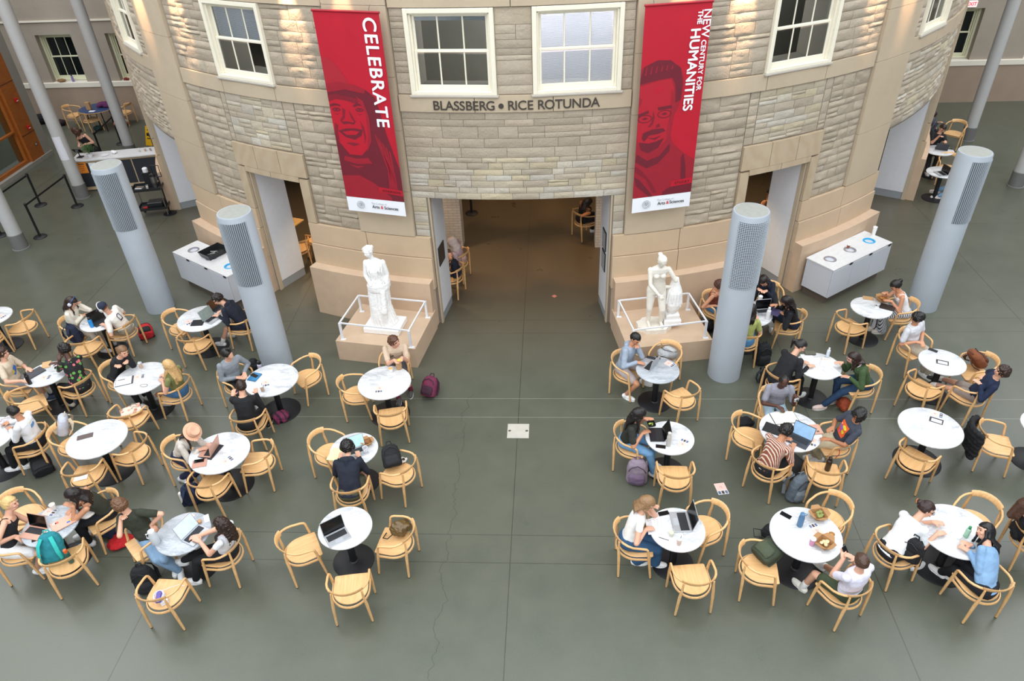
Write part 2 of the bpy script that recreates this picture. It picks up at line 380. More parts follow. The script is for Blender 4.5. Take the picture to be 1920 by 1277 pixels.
for t0, t1, z0, z1, hs, ls, pal, amp in (
    (-36.75, -31.05, 2.08, 4.55, (.12, .24), (.22, .6), PAL, 1.2), (-21.35, -16.25, 2.08, 4.55, (.12, .24), (.22, .6), PAL, 1.2),
    (-31.0, -30.35, 3.56, 4.55, (.12, .24), (.2, .4), PAL, .8), (-22.7, -21.4, 3.56, 4.55, (.12, .24), (.2, .4), PAL, .8),
    (-30.3, -22.75, 3.56, 4.55, (.09, .2), (.2, .55), PALY, .7),
    (15.95, 21.25, 2.08, 4.55, (.12, .24), (.22, .6), PAL, 1.2), (30.85, 36.05, 2.08, 4.55, (.12, .24), (.22, .6), PAL, 1.2),
    (21.3, 22.25, 3.56, 4.55, (.12, .24), (.2, .4), PAL, .8), (29.9, 30.8, 3.56, 4.55, (.12, .24), (.2, .4), PAL, .8),
    (22.3, 29.85, 3.56, 4.55, (.09, .2), (.2, .55), PALY, .7),
    (-10.3, 9.9, 3.72, 4.55, (.12, .27), (.35, .9), PAL, .55), (-10.3, 9.9, 2.9, 3.72, (.08, .18), (.2, .6), PALY, .6),
    (-10.3, -8.9, 2.08, 2.9, (.12, .2), (.2, .3), PALY, .5), (8.85, 9.9, 2.08, 2.9, (.12, .2), (.2, .3), PALY, .5),
    (-36.75, -30.1, 4.86, 6.25, (.13, .24), (.3, .7), PAL, 1.1), (-22.95, -16.25, 4.86, 6.25, (.13, .24), (.3, .7), PAL, 1.0),
    (-10.3, -9.05, 4.86, 6.25, (.13, .22), (.3, .4), PAL, .6), (-1.55, 1.45, 4.86, 6.25, (.13, .24), (.3, .5), PAL, .6), (8.95, 9.9, 4.86, 6.25, (.13, .22), (.3, .4), PAL, .6),
    (15.95, 22.3, 4.86, 6.25, (.13, .24), (.3, .7), PAL, 1.0), (29.6, 36.05, 4.86, 6.25, (.13, .24), (.3, .7), PAL, 1.1),
    (-60.55, -43.25, 3.0, 4.55, (.1, .2), (.3, .7), PAL, 1.2), (42.05, 60.55, 3.0, 4.55, (.1, .2), (.3, .7), PAL + PALY, 1.2),
    (-45.5, -43.25, 4.86, 6.25, (.13, .24), (.2, .4), PAL, 1.1), (42.05, 43.5, 4.86, 6.25, (.13, .24), (.2, .4), PAL, 1.1),
    (-60.55, -51.9, 4.86, 6.25, (.13, .24), (.3, .7), PAL, 1.2), (49.9, 60.55, 4.86, 6.25, (.13, .24), (.3, .7), PAL, 1.2),
    (-75, -68.1, 2.0, 6.25, (.13, .24), (.3, .7), PAL, 1.2), (68.1, 75, 2.0, 6.25, (.13, .24), (.3, .7), PAL, 1.2)):
    sd += 1; ashlar(t0, t1, z0, z1, hs, ls, pal, amp, sd)
wpart('rock_faced_blocks', rock, M_ROUGH, sm_angle=50)

# tan plinth along the foot of the wall
for i, (t0, t1) in enumerate(((-42.7, -29.95), (-22.5, -9.05), (9.05, 22.3), (29.8, 42.7))):
    b = MB(); b.arc(t0, t1, 0, 1.15, RS, 11.82, step=1.2); struct(b.obj('trim_%d' % (i + 1), M_TAN, smooth=False))
for i, (t0, t1) in enumerate(((-75, -60.6), (60.6, 75))):
    b = MB(); b.arc(t0, t1, 0, 1.15, RS, 11.72, step=1.2); struct(b.obj('trim_%d' % (i + 5), M_TAN, smooth=False))
# white lined jambs with grey baseboards
def jamb(k, th, side, ztop, r_out):
    b = MB(); w = 2.2e-2; d = math.degrees(w / 11) * side
    b.arc(min(th, th + d), max(th, th + d), .2, ztop, RI - .02, r_out - .08, mi=0); b.arc(min(th, th + d * .55), max(th, th + d * .55), 0, .2, RI - .02, r_out - .08, mi=1)
    b.arc(min(th, th + d * 1.3), max(th, th + d * 1.3), 0, ztop, r_out - .085, RS + .01, mi=2)
    struct(b.obj('trim_%d' % k, [M_WHITE, M_BASEB, M_SMOOTH], smooth=False))
jk = 7
for o in OPEN:
    for th, side in ((o[0], 1), (o[1], -1)):
        jamb(jk, th, side, o[2] - .002, RS); jk += 1
# ceiling inside the rotunda, upper floor
b = MB(); b.lathe([(RI - .01, 3.15), (RI - .01, 3.5)], (CX, CY, 0), 64); struct(b.obj('ceiling', mat('rotunda_ceiling', '#8a7a66', .8, var=.03), smooth=False))
b = MB(); b.lathe([(RI - .01, 6.9), (RI - .01, 7.0)], (CX, CY, 0), 64); struct(b.obj('ceiling_upper', mat('upper_ceiling', '#a8a49c', .8, var=.03), smooth=False))
b = MB(); b.arc(-75, 75, 3.5, 6.9, 8.0, 8.15); struct(b.obj('wall_upper_rooms', mat('upper_room_wall', '#7a766c', .8, var=.08, vs=1), smooth=False))
# white brick piers inside
def brick_material():
    m = bpy.data.materials.new('white_painted_brick'); m.use_nodes = True; nt = m.node_tree; p = nt.nodes['Principled BSDF']; p.inputs['Roughness'].default_value = .7
    tc = N(nt, 'TexCoord'); mp = N(nt, 'Mapping'); mp.inputs['Rotation'].default_value = (radians(90), 0, radians(0))
    ad = N(nt, 'VectorMath', operation='ADD'); sp = N(nt, 'SeparateXYZ'); cb = N(nt, 'CombineXYZ'); nt.links.new(tc.outputs['Object'], sp.inputs[0])
    nt.links.new(math_(nt, 'ADD', sp.outputs[0], sp.outputs[1]), cb.inputs[0]); nt.links.new(sp.outputs[2], cb.inputs[1])
    br = N(nt, 'TexBrick'); br.inputs['Scale'].default_value = 1; br.inputs['Brick Width'].default_value = .22; br.inputs['Row Height'].default_value = .07; br.inputs['Mortar Size'].default_value = .006
    br.inputs['Color1'].default_value = (*lin('#d8d2cc'), 1); br.inputs['Color2'].default_value = (*lin('#cfc8c0'), 1); br.inputs['Mortar'].default_value = (*lin('#b4aca4'), 1)
    nt.links.new(cb.outputs[0], br.inputs['Vector']); nt.links.new(br.outputs[0], p.inputs['Base Color'])
    bp = N(nt, 'Bump'); bp.inputs['Strength'].default_value = .6; bp.inputs['Distance'].default_value = .01; bp.invert = True; nt.links.new(br.outputs[1], bp.inputs['Height']); nt.links.new(bp.outputs[0], p.inputs['Normal'])
    return m
MB_ = brick_material()
for k, (x0, x1) in enumerate(((-2.95, -2.27), (1.0, 1.7))):
    b = MB(); b.box(((x0 + x1) / 2, 16.09, 1.57), (x1 - x0, .44, 3.14)); struct(b.obj('wall_pier_%s' % ('left', 'right')[k], MB_, smooth=False))
# two warm wall strips by the left pier, background of the interior
# ------------------------------------------------------------------ windows of the upper floor
def glass_material():
    m = bpy.data.materials.new('window_glass'); m.use_nodes = True; nt = m.node_tree; nt.nodes.remove(nt.nodes['Principled BSDF'])
    out = nt.nodes['Material Output']; g = N(nt, 'BsdfGlossy'); g.inputs['Roughness'].default_value = .04; t = N(nt, 'BsdfTransparent'); t.inputs[0].default_value = (.72, .78, .78, 1)
    f = N(nt, 'LayerWeight'); f.inputs[0].default_value = .5; mx = N(nt, 'MixShader')
    nt.links.new(math_(nt, 'MULTIPLY_ADD', math_(nt, 'POWER', f.outputs[1], 4), .7, .04), mx.inputs[0]); nt.links.new(t.outputs[0], mx.inputs[1]); nt.links.new(g.outputs[0], mx.inputs[2]); nt.links.new(mx.outputs[0], out.inputs[0]); return m
M_GLASS = glass_material()
M_SILL = stone_material('grey_sill_stone', '#b3aca2', bump=.2)
M_BLIND = bpy.data.materials.new('white_blind'); M_BLIND.use_nodes = True; _n = M_BLIND.node_tree; _n.nodes.remove(_n.nodes['Principled BSDF'])
_d = N(_n, 'BsdfDiffuse'); _d.inputs[0].default_value = (.82, .83, .86, 1); _t = N(_n, 'BsdfTranslucent'); _t.inputs[0].default_value = (.85, .82, .86, 1); _m = N(_n, 'MixShader'); _m.inputs[0].default_value = .5
_n.links.new(_d.outputs[0], _m.inputs[1]); _n.links.new(_t.outputs[0], _m.inputs[2]); _n.links.new(_m.outputs[0], _n.nodes['Material Output'].inputs[0])
def window(k, M, w, h, blind, mats=M_CREAM, bmat=M_BLIND):
    # local x along the wall, y outward, z up; origin at the foot of the opening
    root = empty('window_%d' % k, (0, 0, 0)); root.matrix_world = M; struct(root)
    def pc(x0, x1, z0, z1, y0, y1, b): b.box(((x0 + x1) / 2, (y0 + y1) / 2, (z0 + z1) / 2), (x1 - x0, y1 - y0, z1 - z0), b=.006)
    b = MB(); W = w / 2; f = .075
    for x0, x1, z0, z1 in ((-W, -W + f, 0, h), (W - f, W, 0, h), (-W + f, W - f, h - f, h), (-W + f, W - f, 0, f * .8)): pc(x0, x1, z0, z1, -.07, .03, b)
    for x0, x1, z0, z1 in ((-W + f, -W + f + .035, f * .8, h - f), (W - f - .035, W - f, f * .8, h - f), (-W + f, W - f, h - f - .03, h - f)): pc(x0, x1, z0, z1, -.1, -.02, b)
    b.obj('window_frame', mats, root)
    x0, x1 = -W + f + .035, W - f - .035; z0, zm, z1 = f * .8, h * .5, h - f - .03
    for nm, za, zb, yo in (('lower_sash', z0, zm + .03, -.075), ('upper_sash', zm - .005, z1, -.11)):
        b = MB(); s = .045; bot = .09 if nm == 'lower_sash' else .04
        for a in ((x0, x0 + s, za, zb), (x1 - s, x1, za, zb), (x0 + s, x1 - s, za, za + bot), (x0 + s, x1 - s, zb - .04, zb)): pc(*a, yo - .015, yo + .02, b)
        for i in (1, 2):
            xx = x0 + (x1 - x0) * i / 3; pc(xx - .013, xx + .013, za + bot, zb - .04, yo - .01, yo + .014, b)
        sh = b.obj(nm, mats, root)
        g = MB(); g.box(((x0 + x1) / 2, yo, (za + zb) / 2), (x1 - x0 - 2 * s, .004, zb - za - bot - .04)); g.obj('pane', M_GLASS, sh, smooth=False)
    b = MB(); b.box((0, 0, -.02), (w + .06, .1, .04), b=.008); b.obj('sill', M_SILL, root)
    if blind > 0:
        b = MB(); n = int((z1 - z0) * blind / .022)
        for i in range(n): b.box((0, 0, 0), (x1 - x0, .026, .0015), M=Matrix.Translation((0, -.17, z1 - .02 - i * .022)) @ Matrix.Rotation(radians(58), 4, 'X'))
        b.box((0, -.17, z1 - .005), (x1 - x0, .035, .035)); b.obj('blind', bmat, root, smooth=False)
    return root
def wmat(th, r, z):
    o = cyl(th, r, z); a = radians(th); y = V((sin(a), -cos(a), 0)); x = V((cos(a), sin(a), 0))
    return Matrix(((x.x, y.x, 0, o.x), (x.y, y.y, 0, o.y), (0, 0, 1, o.z), (0, 0, 0, 1)))
for k, (w, bl) in enumerate(zip(WIN, (0, .5, .1, 1.0, 0, .3))):
    t = (w[0] + w[1]) / 2; W = 2 * RW * sin(radians((w[1] - w[0]) / 2)) + .03
    window(k + 1, wmat(t, RS + .03, 4.86), W, 1.39, bl)
for th, pw in ((5.2, 900), (-26, 260), (-5, 60), (26, 200), (48, 120), (-48, 120)):  # lamp behind the fully drawn blind; other rooms get added fill against black panes
    p = cyl(th, 9.9, 6.0); l = bpy.data.lights.new('room_lamp_and_fill', 'POINT'); l.energy = pw * .35; l.color = (1, .93, .95); l.shadow_soft_size = .3
    o = bpy.data.objects.new('room_lamp_and_fill', l); COL.objects.link(o); o.location = p
for th_ in (2.8, 7.6):
    l = bpy.data.lights.new('office_ceiling_light', 'POINT'); l.energy = 75; l.color = (1, .93, .98); l.shadow_soft_size = .25; o = bpy.data.objects.new('office_ceiling_light', l); COL.objects.link(o); o.location = cyl(th_, 10.85, 6.1)


# ------------------------------------------------------------------ the older building behind, and the panelled wall at the left
M_OLD = stone_material('old_sandstone_wall', '#a3988a', bump=.4)
M_DADO = mat('taupe_dado', '#9d8a78', .8, var=.05, vs=2)
M_LEDGE = mat('cream_ledge', '#e6dfd0', .6)
def back_wall(side, xs, x0, x1, y):
    b = MB(); w = 1.3; zs0, zs1 = 1.42, 3.05
    xx = sorted(xs); cur = x0
    for xc in xx:
        b.box(((cur + xc - w / 2) / 2, y + .4, (zs0 + 9) / 2), (xc - w / 2 - cur, .8, 9 - zs0)); cur = xc + w / 2
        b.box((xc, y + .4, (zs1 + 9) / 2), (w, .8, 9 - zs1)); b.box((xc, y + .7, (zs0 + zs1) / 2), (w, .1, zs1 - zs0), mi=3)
    b.box(((cur + x1) / 2, y + .4, (zs0 + 9) / 2), (x1 - cur, .8, 9 - zs0))
    b.box(((x0 + x1) / 2, y + .3, .62), (x1 - x0, .7, 1.24), mi=1)
    b.box(((x0 + x1) / 2, y + .37, 1.33), (x1 - x0, .9, .18), mi=2, b=.01)
    b.box(((x0 + x1) / 2, y - .02, 3.5), (x1 - x0, .06, .05), mi=2)
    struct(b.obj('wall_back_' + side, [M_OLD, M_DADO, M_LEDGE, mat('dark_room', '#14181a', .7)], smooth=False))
back_wall('left', (-17.6, -15.05), -34, -2, 26.1)
back_wall('right', (13.4, 16.45), 0, 34, 26.1)
for k, x in enumerate((-17.6, -15.05, 13.4, 16.45)):
    window(7 + k, Matrix(((1, 0, 0, x), (0, -1, 0, 26.32), (0, 0, 1, 1.44), (0, 0, 0, 1))), 1.3, 1.6, 0, mats=mat('pale_green_cream_paint', '#d9d8ba', .5))
# panelled wall at the left with its glass door
M_PANEL = wood_material('orange_wood_panel', '#a85f22', '#8d4c18', .5)
M_GREYW = mat('grey_wall_paint', '#8f8a82', .8, var=.04, vs=2)
b = MB(); b.box((-17.3, 22.67, 4.5), (.6, .4, 9)); b.box((-17.3, 19.2, 6.2), (.6, 6.6, 5.4), mi=1); b.box((-17.25, 22.14, 1.8), (.5, .66, 3.5), mi=1)
b.box((-17.3, 18.9, .06), (.7, 7.9, .12)); b.box((-17.3, 17.2, 1.8), (.6, 2.4, 3.5), mi=1)
for z in (2.55, .95): b.box((-16.998, 22.14, z), (.01, .66, .012), mi=2)
struct(b.obj('wall_left', [M_GREYW, M_PANEL, M_BLACK], smooth=False))
root = struct(empty('door_1', (-17.2, 20.1, .12)))
b = MB()
for y0, y1, z0, z1 in ((-1.7, -1.6, 0, 3.3), (1.6, 1.7, 0, 3.3), (-1.6, 1.6, 0, .1), (-1.6, 1.6, 3.2, 3.3), (-.05, .05, .1, 3.2), (-1.6, 1.6, 1.0, 1.05)): b.box((.05, (y0 + y1) / 2, (z0 + z1) / 2), (.12, y1 - y0, z1 - z0))
b.obj('door_frame', M_PANEL, root, smooth=False)
b = MB(); b.box((.0, 0, 1.65), (.01, 3.2, 3.1)); b.obj('pane', M_GLASS, root, smooth=False)
b = MB(); b.box((.12, .25, 1.0), (.05, .5, .05)); b.obj('door_handle', M_BLACK, root, smooth=False)
b = MB(); b.box((-19.6, 20.1, 2.5), (.2, 6, 5)); struct(b.obj('wall_side_room', mat('side_room_wall', '#6e7470', .8, var=.2, vs=.6), smooth=False))
M_RED = mat('red_plastic', '#b3121c', .4)
for z, y, lb in ((2.0, 22.2, 'small red fire alarm pull box, upper one on the orange wood panel'), (1.12, 22.22, 'small red fire alarm pull box, lower one on the orange wood panel')):
    t = thing('fire_alarm', lb, 'fire alarm', (-16.99, y, z)); b = MB(); b.box((.03, 0, 0), (.06, .1, .13), b=.01); part('housing', b, M_RED, t)
    b = MB(); b.box((.065, .0, -.02), (.012, .07, .02)); part('pull_handle', b, M_WHITE, t)
t = thing('light_switch', 'small steel switch plate low on the orange wood panel', 'light switch', (-16.99, 22.25, .55)); b = MB(); b.box((.006, 0, 0), (.012, .08, .12), b=.004); part('plate', b, mat('brushed_steel', '#a8a8a6', .35, 1), t)
b = MB(); b.box((.018, 0, 0), (.015, .02, .03)); part('switch', b, M_WHITE, t)
t = thing('exit_sign', 'white sign with red EXIT letters high on the right back wall', 'exit sign', (13.53, 26.04, 3.2))
b = MB(); b.box((0, 0, 0), (.36, .05, .2), b=.01); part('sign_box', b, mat('lit_sign_face', '#f2e8e6', .5, emis='#ffe9e6', es=.5), t)
M_EXIT = mat('red_lit_letters', '#e02030', .5, emis='#ff2436', es=1.2)
def text(s, size, m, parent, M, depth=.004, bold=0, name='lettering', align='CENTER', space=1.0):
    cu = bpy.data.curves.new(name, 'FONT'); cu.body = s; cu.size = size; cu.extrude = depth; cu.offset = 0; cu.align_x = align; cu.align_y = 'CENTER'; cu.space_character = space
    o = bpy.data.objects.new(name + '_tmp', cu); COL.objects.link(o); bpy.context.view_layer.update()
    me = bpy.data.meshes.new_from_object(o.evaluated_get(bpy.context.evaluated_depsgraph_get())); bpy.data.objects.remove(o); bpy.data.curves.remove(cu)
    if bold > .001:                                                   # heavier strokes: the same outlines shifted a little each way
        vs = [v.co.copy() for v in me.vertices]; fs = [tuple(p.vertices) for p in me.polygons]; n = len(vs); w = bold * .75; V2, F2 = [], []
        for k, (dx, dy) in enumerate(((0, 0), (w, 0), (-w, 0), (0, w), (0, -w))): V2 += [(v.x + dx, v.y + dy, v.z + k * .0001) for v in vs]; F2 += [tuple(i + k * n for i in f) for f in fs]
        bpy.data.meshes.remove(me); me = bpy.data.meshes.new(name); me.from_pydata(V2, [], F2); me.update()
    me.materials.clear(); me.materials.append(m); me.name = name
    r = bpy.data.objects.new(name, me); COL.objects.link(r)
    if parent: r.parent = parent
    r.matrix_local = M; return r
FRONT = Matrix(((1, 0, 0, 0), (0, 0, -1, 0), (0, 1, 0, 0), (0, 0, 0, 1)))   # text plane facing -y
text('EXIT', .15, M_EXIT, t, Matrix.Translation((0, -.028, 0)) @ FRONT, .002, .004, 'letters')

# ------------------------------------------------------------------ columns
COLM = {}
def fat_column(x, y, label, rz):
    r, h = .297, 3.4
    root = thing('ventilation_column', label, 'column', (x, y, 0), rz, 'fat grey ventilation columns')
    b = MB(); b.lathe([(r, 0), (r, h - .02), (r - .012, h), (r - .03, h)], n=48); part('shaft', b, M_COLUMN, root, sm_angle=40)
    b = MB(); b.lathe([(r - .03, h - .012), (r - .03, h + .001), (.01, h + .004)], n=48); part('top_plate', b, mat('pale_top_plate', '#999b95', .6, var=.05, vs=12), root)
    b = MB(); n = 20; a0, a1 = radians(-152), radians(-28)
    for i in range(n):
        a = a0 + (a1 - a0) * (i + .5) / n; c, s_ = cos(a), sin(a)
        b.box((c * (r + .004), s_ * (r + .004), h - .72), (.016, .008, 1.24), rz=a)
    part('grille_slats', b, mat('pale_slat_grey', '#b6bec6', .45), root, smooth=False)
    b = MB(); k = 24
    for i in range(k):
        a, c = a0 + (a1 - a0) * i / k, a0 + (a1 - a0) * (i + 1) / k; R1 = r + .002
        b.add([(R1 * cos(a), R1 * sin(a), h - 1.34), (R1 * cos(c), R1 * sin(c), h - 1.34), (R1 * cos(c), R1 * sin(c), h - .1), (R1 * cos(a), R1 * sin(a), h - .1)], [(0, 1, 2, 3)])
    part('grille_back', b, mat('dark_grille_grey', '#5c636b', .6), root)
    if 'perforated' in label:
        b = MB(); 
        for j in range(40):
            z = h - .12 - j * 1.2 / 39
            b.tube([(cos(a0 + (a1 - a0) * i / 20) * (r + .012), sin(a0 + (a1 - a0) * i / 20) * (r + .012), z) for i in range(21)], .005, 4)
        part('grille_wires', b, mat('pale_slat_grey', '#b6bec6', .45), root)
    return root
fat_column(-8.9, 13.3, 'fat grey column with slatted top grille near the coffee bar', radians(-2))
fat_column(-5.49, 11.1, 'fat grey column with slatted top grille beside the left bin cabinet, nearer the draped statue', radians(-8))
fat_column(3.2, 10.9, 'fat grey column with perforated grille right of the statue with the urn', radians(14))
fat_column(7.76, 13.2, 'fat grey column with slatted grille at the right behind the bin cabinet', radians(35))
def thin_column(x, y, label, paper=False):
    root = thing('slender_column', label, 'column', (x, y, 0), 0, 'slender white columns')
    b = MB(); b.lathe([(.17, .42), (.17, 9.2)], n=28); part('shaft', b, mat('offwhite_column_paint', '#b9b9b8', .55, var=.02), root)
    b = MB(); b.lathe([(.21, 0), (.21, .02), (.185, .03), (.185, .42), (.17, .43)], n=28); part('base_sleeve', b, mat('dark_grey_sleeve', '#6f6f6d', .5), root)
    if paper:
        for z, w in ((1.72, .3), (1.38, .32)):
            b = MB(); k = 8; a0 = radians(-95)
            for i in range(k):
                a, c = a0 + w / .17 * (i / k - .5), a0 + w / .17 * ((i + 1) / k - .5); R1 = .173
                b.add([(R1 * cos(a), R1 * sin(a), z - .17), (R1 * cos(c), R1 * sin(c), z - .17), (R1 * cos(c), R1 * sin(c), z + .17), (R1 * cos(a), R1 * sin(a), z + .17)], [(0, 1, 2, 3)])
            part('notice_sheet', b, mat('printed_paper', '#dcdde4', .7, var=.1, vs=60), root)
thin_column(-13.97, 16.17, 'slender white column nearest the left edge, beside the queue barriers')
thin_column(-13.97, 19.28, 'slender white column with paper notices at the left end of the coffee bar', True)
thin_column(-13.97, 22.4, 'slender white column behind the coffee bar')
thin_column(12.84, 22.53, 'slender white column at the right behind the far cafe tables')
thin_column(12.6, 19.1, 'slender white column with dark base at the far right edge')

# ------------------------------------------------------------------ lettering over the opening
M_LET = mat('dark_bronze_letters', '#4c4640', .5, .4)
t = thing('wall_lettering', 'dark metal lettering naming the rotunda below the two middle windows', 'sign', cyl(0, RW + .012, 4.69))
Lroot = t
def letters_on_arc(s, size, t0, t1, z, r, m, parent):
    # measure advance widths with one run, then bend the run around the wall
    cu = bpy.data.curves.new('run', 'FONT'); cu.body = s; cu.size = size; cu.extrude = .008; cu.offset = .0022
    tmp = bpy.data.objects.new('run', cu); COL.objects.link(tmp); bpy.context.view_layer.update(); W = tmp.dimensions.x
    xs = []
    for i, ch in enumerate(s):
        if ch == ' ': xs.append(0); continue
        cu.body = s[:i + 1]; bpy.context.view_layer.update(); a = tmp.dimensions.x
        cu.body = ch; bpy.context.view_layer.update(); xs.append(a - tmp.dimensions.x / 2)
    bpy.data.objects.remove(tmp)
    for ch, x in zip(s, xs):
        if ch == ' ': continue
        th = t0 + (t1 - t0) * x / W
        M = Matrix.Translation(-Lroot.location)
        a = radians(th); p = cyl(th, r, z); X = V((cos(a), sin(a), 0)); Zv = V((0, 0, 1)); Nn = V((sin(a), -cos(a), 0))
        W4 = Matrix(((X.x, 0, Nn.x, p.x), (X.y, 0, Nn.y, p.y), (0, 1, 0, p.z), (0, 0, 0, 1)))
        if ch == '•':
            b = MB(); b.lathe([(.045, -.008), (.045, .008)], n=20, M=Matrix(((X.x, 0, Nn.x, p.x), (X.y, 0, Nn.y, p.y), (0, 1, 0, p.z), (0, 0, 0, 1)))); o = b.obj('letter', m, parent); o.matrix_local = M
        else: text(ch, size, m, parent, M @ W4, .008, .0022, 'letter')
letters_on_arc('BLASSBERG • RICE ROTUNDA', .225, -7.2, 7.15, 4.675, RW + .02, M_LET, t)

# ------------------------------------------------------------------ hanging banners
M_RB = mat('banner_red', '#b40f28', .55, var=.03, vs=3); M_RD = mat('banner_maroon', '#6b1526', .6, var=.05, vs=8); M_RM = mat('banner_mid_red', '#961528', .6, var=.05, vs=8)
M_BW = mat('banner_white', '#eceef4', .6); M_DK = mat('black_ink', '#1c1a1c', .6)
def banner(tl, tr, bl, br, label, art, name='hanging_banner'):
    # corner points of a slightly hanging sheet, u 0..1 across, v 0..1 down
    P = lambda u, v: (tl.lerp(tr, u)).lerp(bl.lerp(br, u), v)
    nrm = (tr - tl).cross(bl - tl).normalized()
    if nrm.y > 0: nrm = -nrm
    o0 = tl.copy(); root = thing(name, label, 'banner', o0)
    W = (tr - tl).length; H = (bl - tl).length
    def sheet(nm, poly, m, off, parent):
        # fill a polygon given in (u, v), draped with a soft wave
        b = MB(); n = len(poly)
        f = lambda u, v, o: P(u, v) - o0 + nrm * (o + 0)
        b.add([f(u, v, off) for u, v in poly], [tuple(range(n))])
        return b.obj(nm, m, parent, smooth=False)
    b = MB(); nu, nv = 8, 24
    fr = [P(i / nu, j / nv) - o0 + nrm * 0 for j in range(nv + 1) for i in range(nu + 1)]
    k = len(fr); bk = [p - nrm * .004 for p in fr]; fs = []; mi = []
    for j in range(nv):
        for i in range(nu):
            a = j * (nu + 1) + i; fs.append((a, a + 1, a + nu + 2, a + nu + 1)); fs.append((k + a, k + a + nu + 1, k + a + nu + 2, k + a + 1)); mi += [1 if j >= nv - 2 else 0] * 2
    b.v = fr + bk; b.f = fs; b.m = mi; cloth = b.obj('cloth', [M_RB, M_BW], root)
    b = MB(); b.tube([P(-.01, -.003) - o0, P(1.01, -.003) - o0], .02, 10); b.obj('top_pole', mat('red_sleeve', '#a01226', .4), root)
    for u in (.12, .86):
        b = MB(); q = P(u, 0) - o0; b.tube([q, q + V((0, 0, .06)), q + V((0, .12, .1)) - nrm * 0], .006, 6); b.obj('hook', mat('brushed_steel', '#a8a8a6', .35, 1), root)
    X = (tr - tl).normalized(); Y = (tl - bl).normalized(); Zn = nrm
    def T(u, v, rot): 
        p = P(u, v) - o0 + nrm * .014; c, s_ = cos(rot), sin(rot); A = X * c + Y * s_; B = Y * c - X * s_
        return Matrix(((A.x, B.x, Zn.x, p.x), (A.y, B.y, Zn.y, p.y), (A.z, B.z, Zn.z, p.z), (0, 0, 0, 1)))
    art(sheet, T, cloth, root, W, H)
    # seal and name of the college
    for r in (.075, .05):
        b = MB(); b.tube([(r * cos(a * pi / 16), r * sin(a * pi / 16), 0) for a in range(32)], .0035, 4, closed=True); o = b.obj('seal', mat('seal_grey', '#8c9098', .6), root); o.matrix_local = T(.24, .958, 0)
    b = MB(); b.prism([(-.025, .03), (.025, .03), (.025, -.005), (0, -.032), (-.025, -.005)], 0, .002); o = b.obj('seal_shield', mat('seal_grey', '#8c9098', .6), root); o.matrix_local = T(.24, .958, 0)
    b = MB(); b.box((0, .012, .003), (.04, .004, .002)); b.box((0, 0, .003), (.004, .05, .002)); o = b.obj('seal_shield', M_BW, root); o.matrix_local = T(.24, .958, 0)
    text('The College of', .052, mat('pale_grey_ink', '#b9bcc2', .6), root, T(.56, .942, 0), .0008, .0003)
    text('Arts', .085, M_DK, root, T(.50, .962, 0), .0008, .0014); text('&', .085, mat('ink_red', '#d01530', .6), root, T(.605, .962, 0), .0009, .0014)
    text('Sciences', .085, M_DK, root, T(.765, .962, 0), .0008, .0014)
    return root
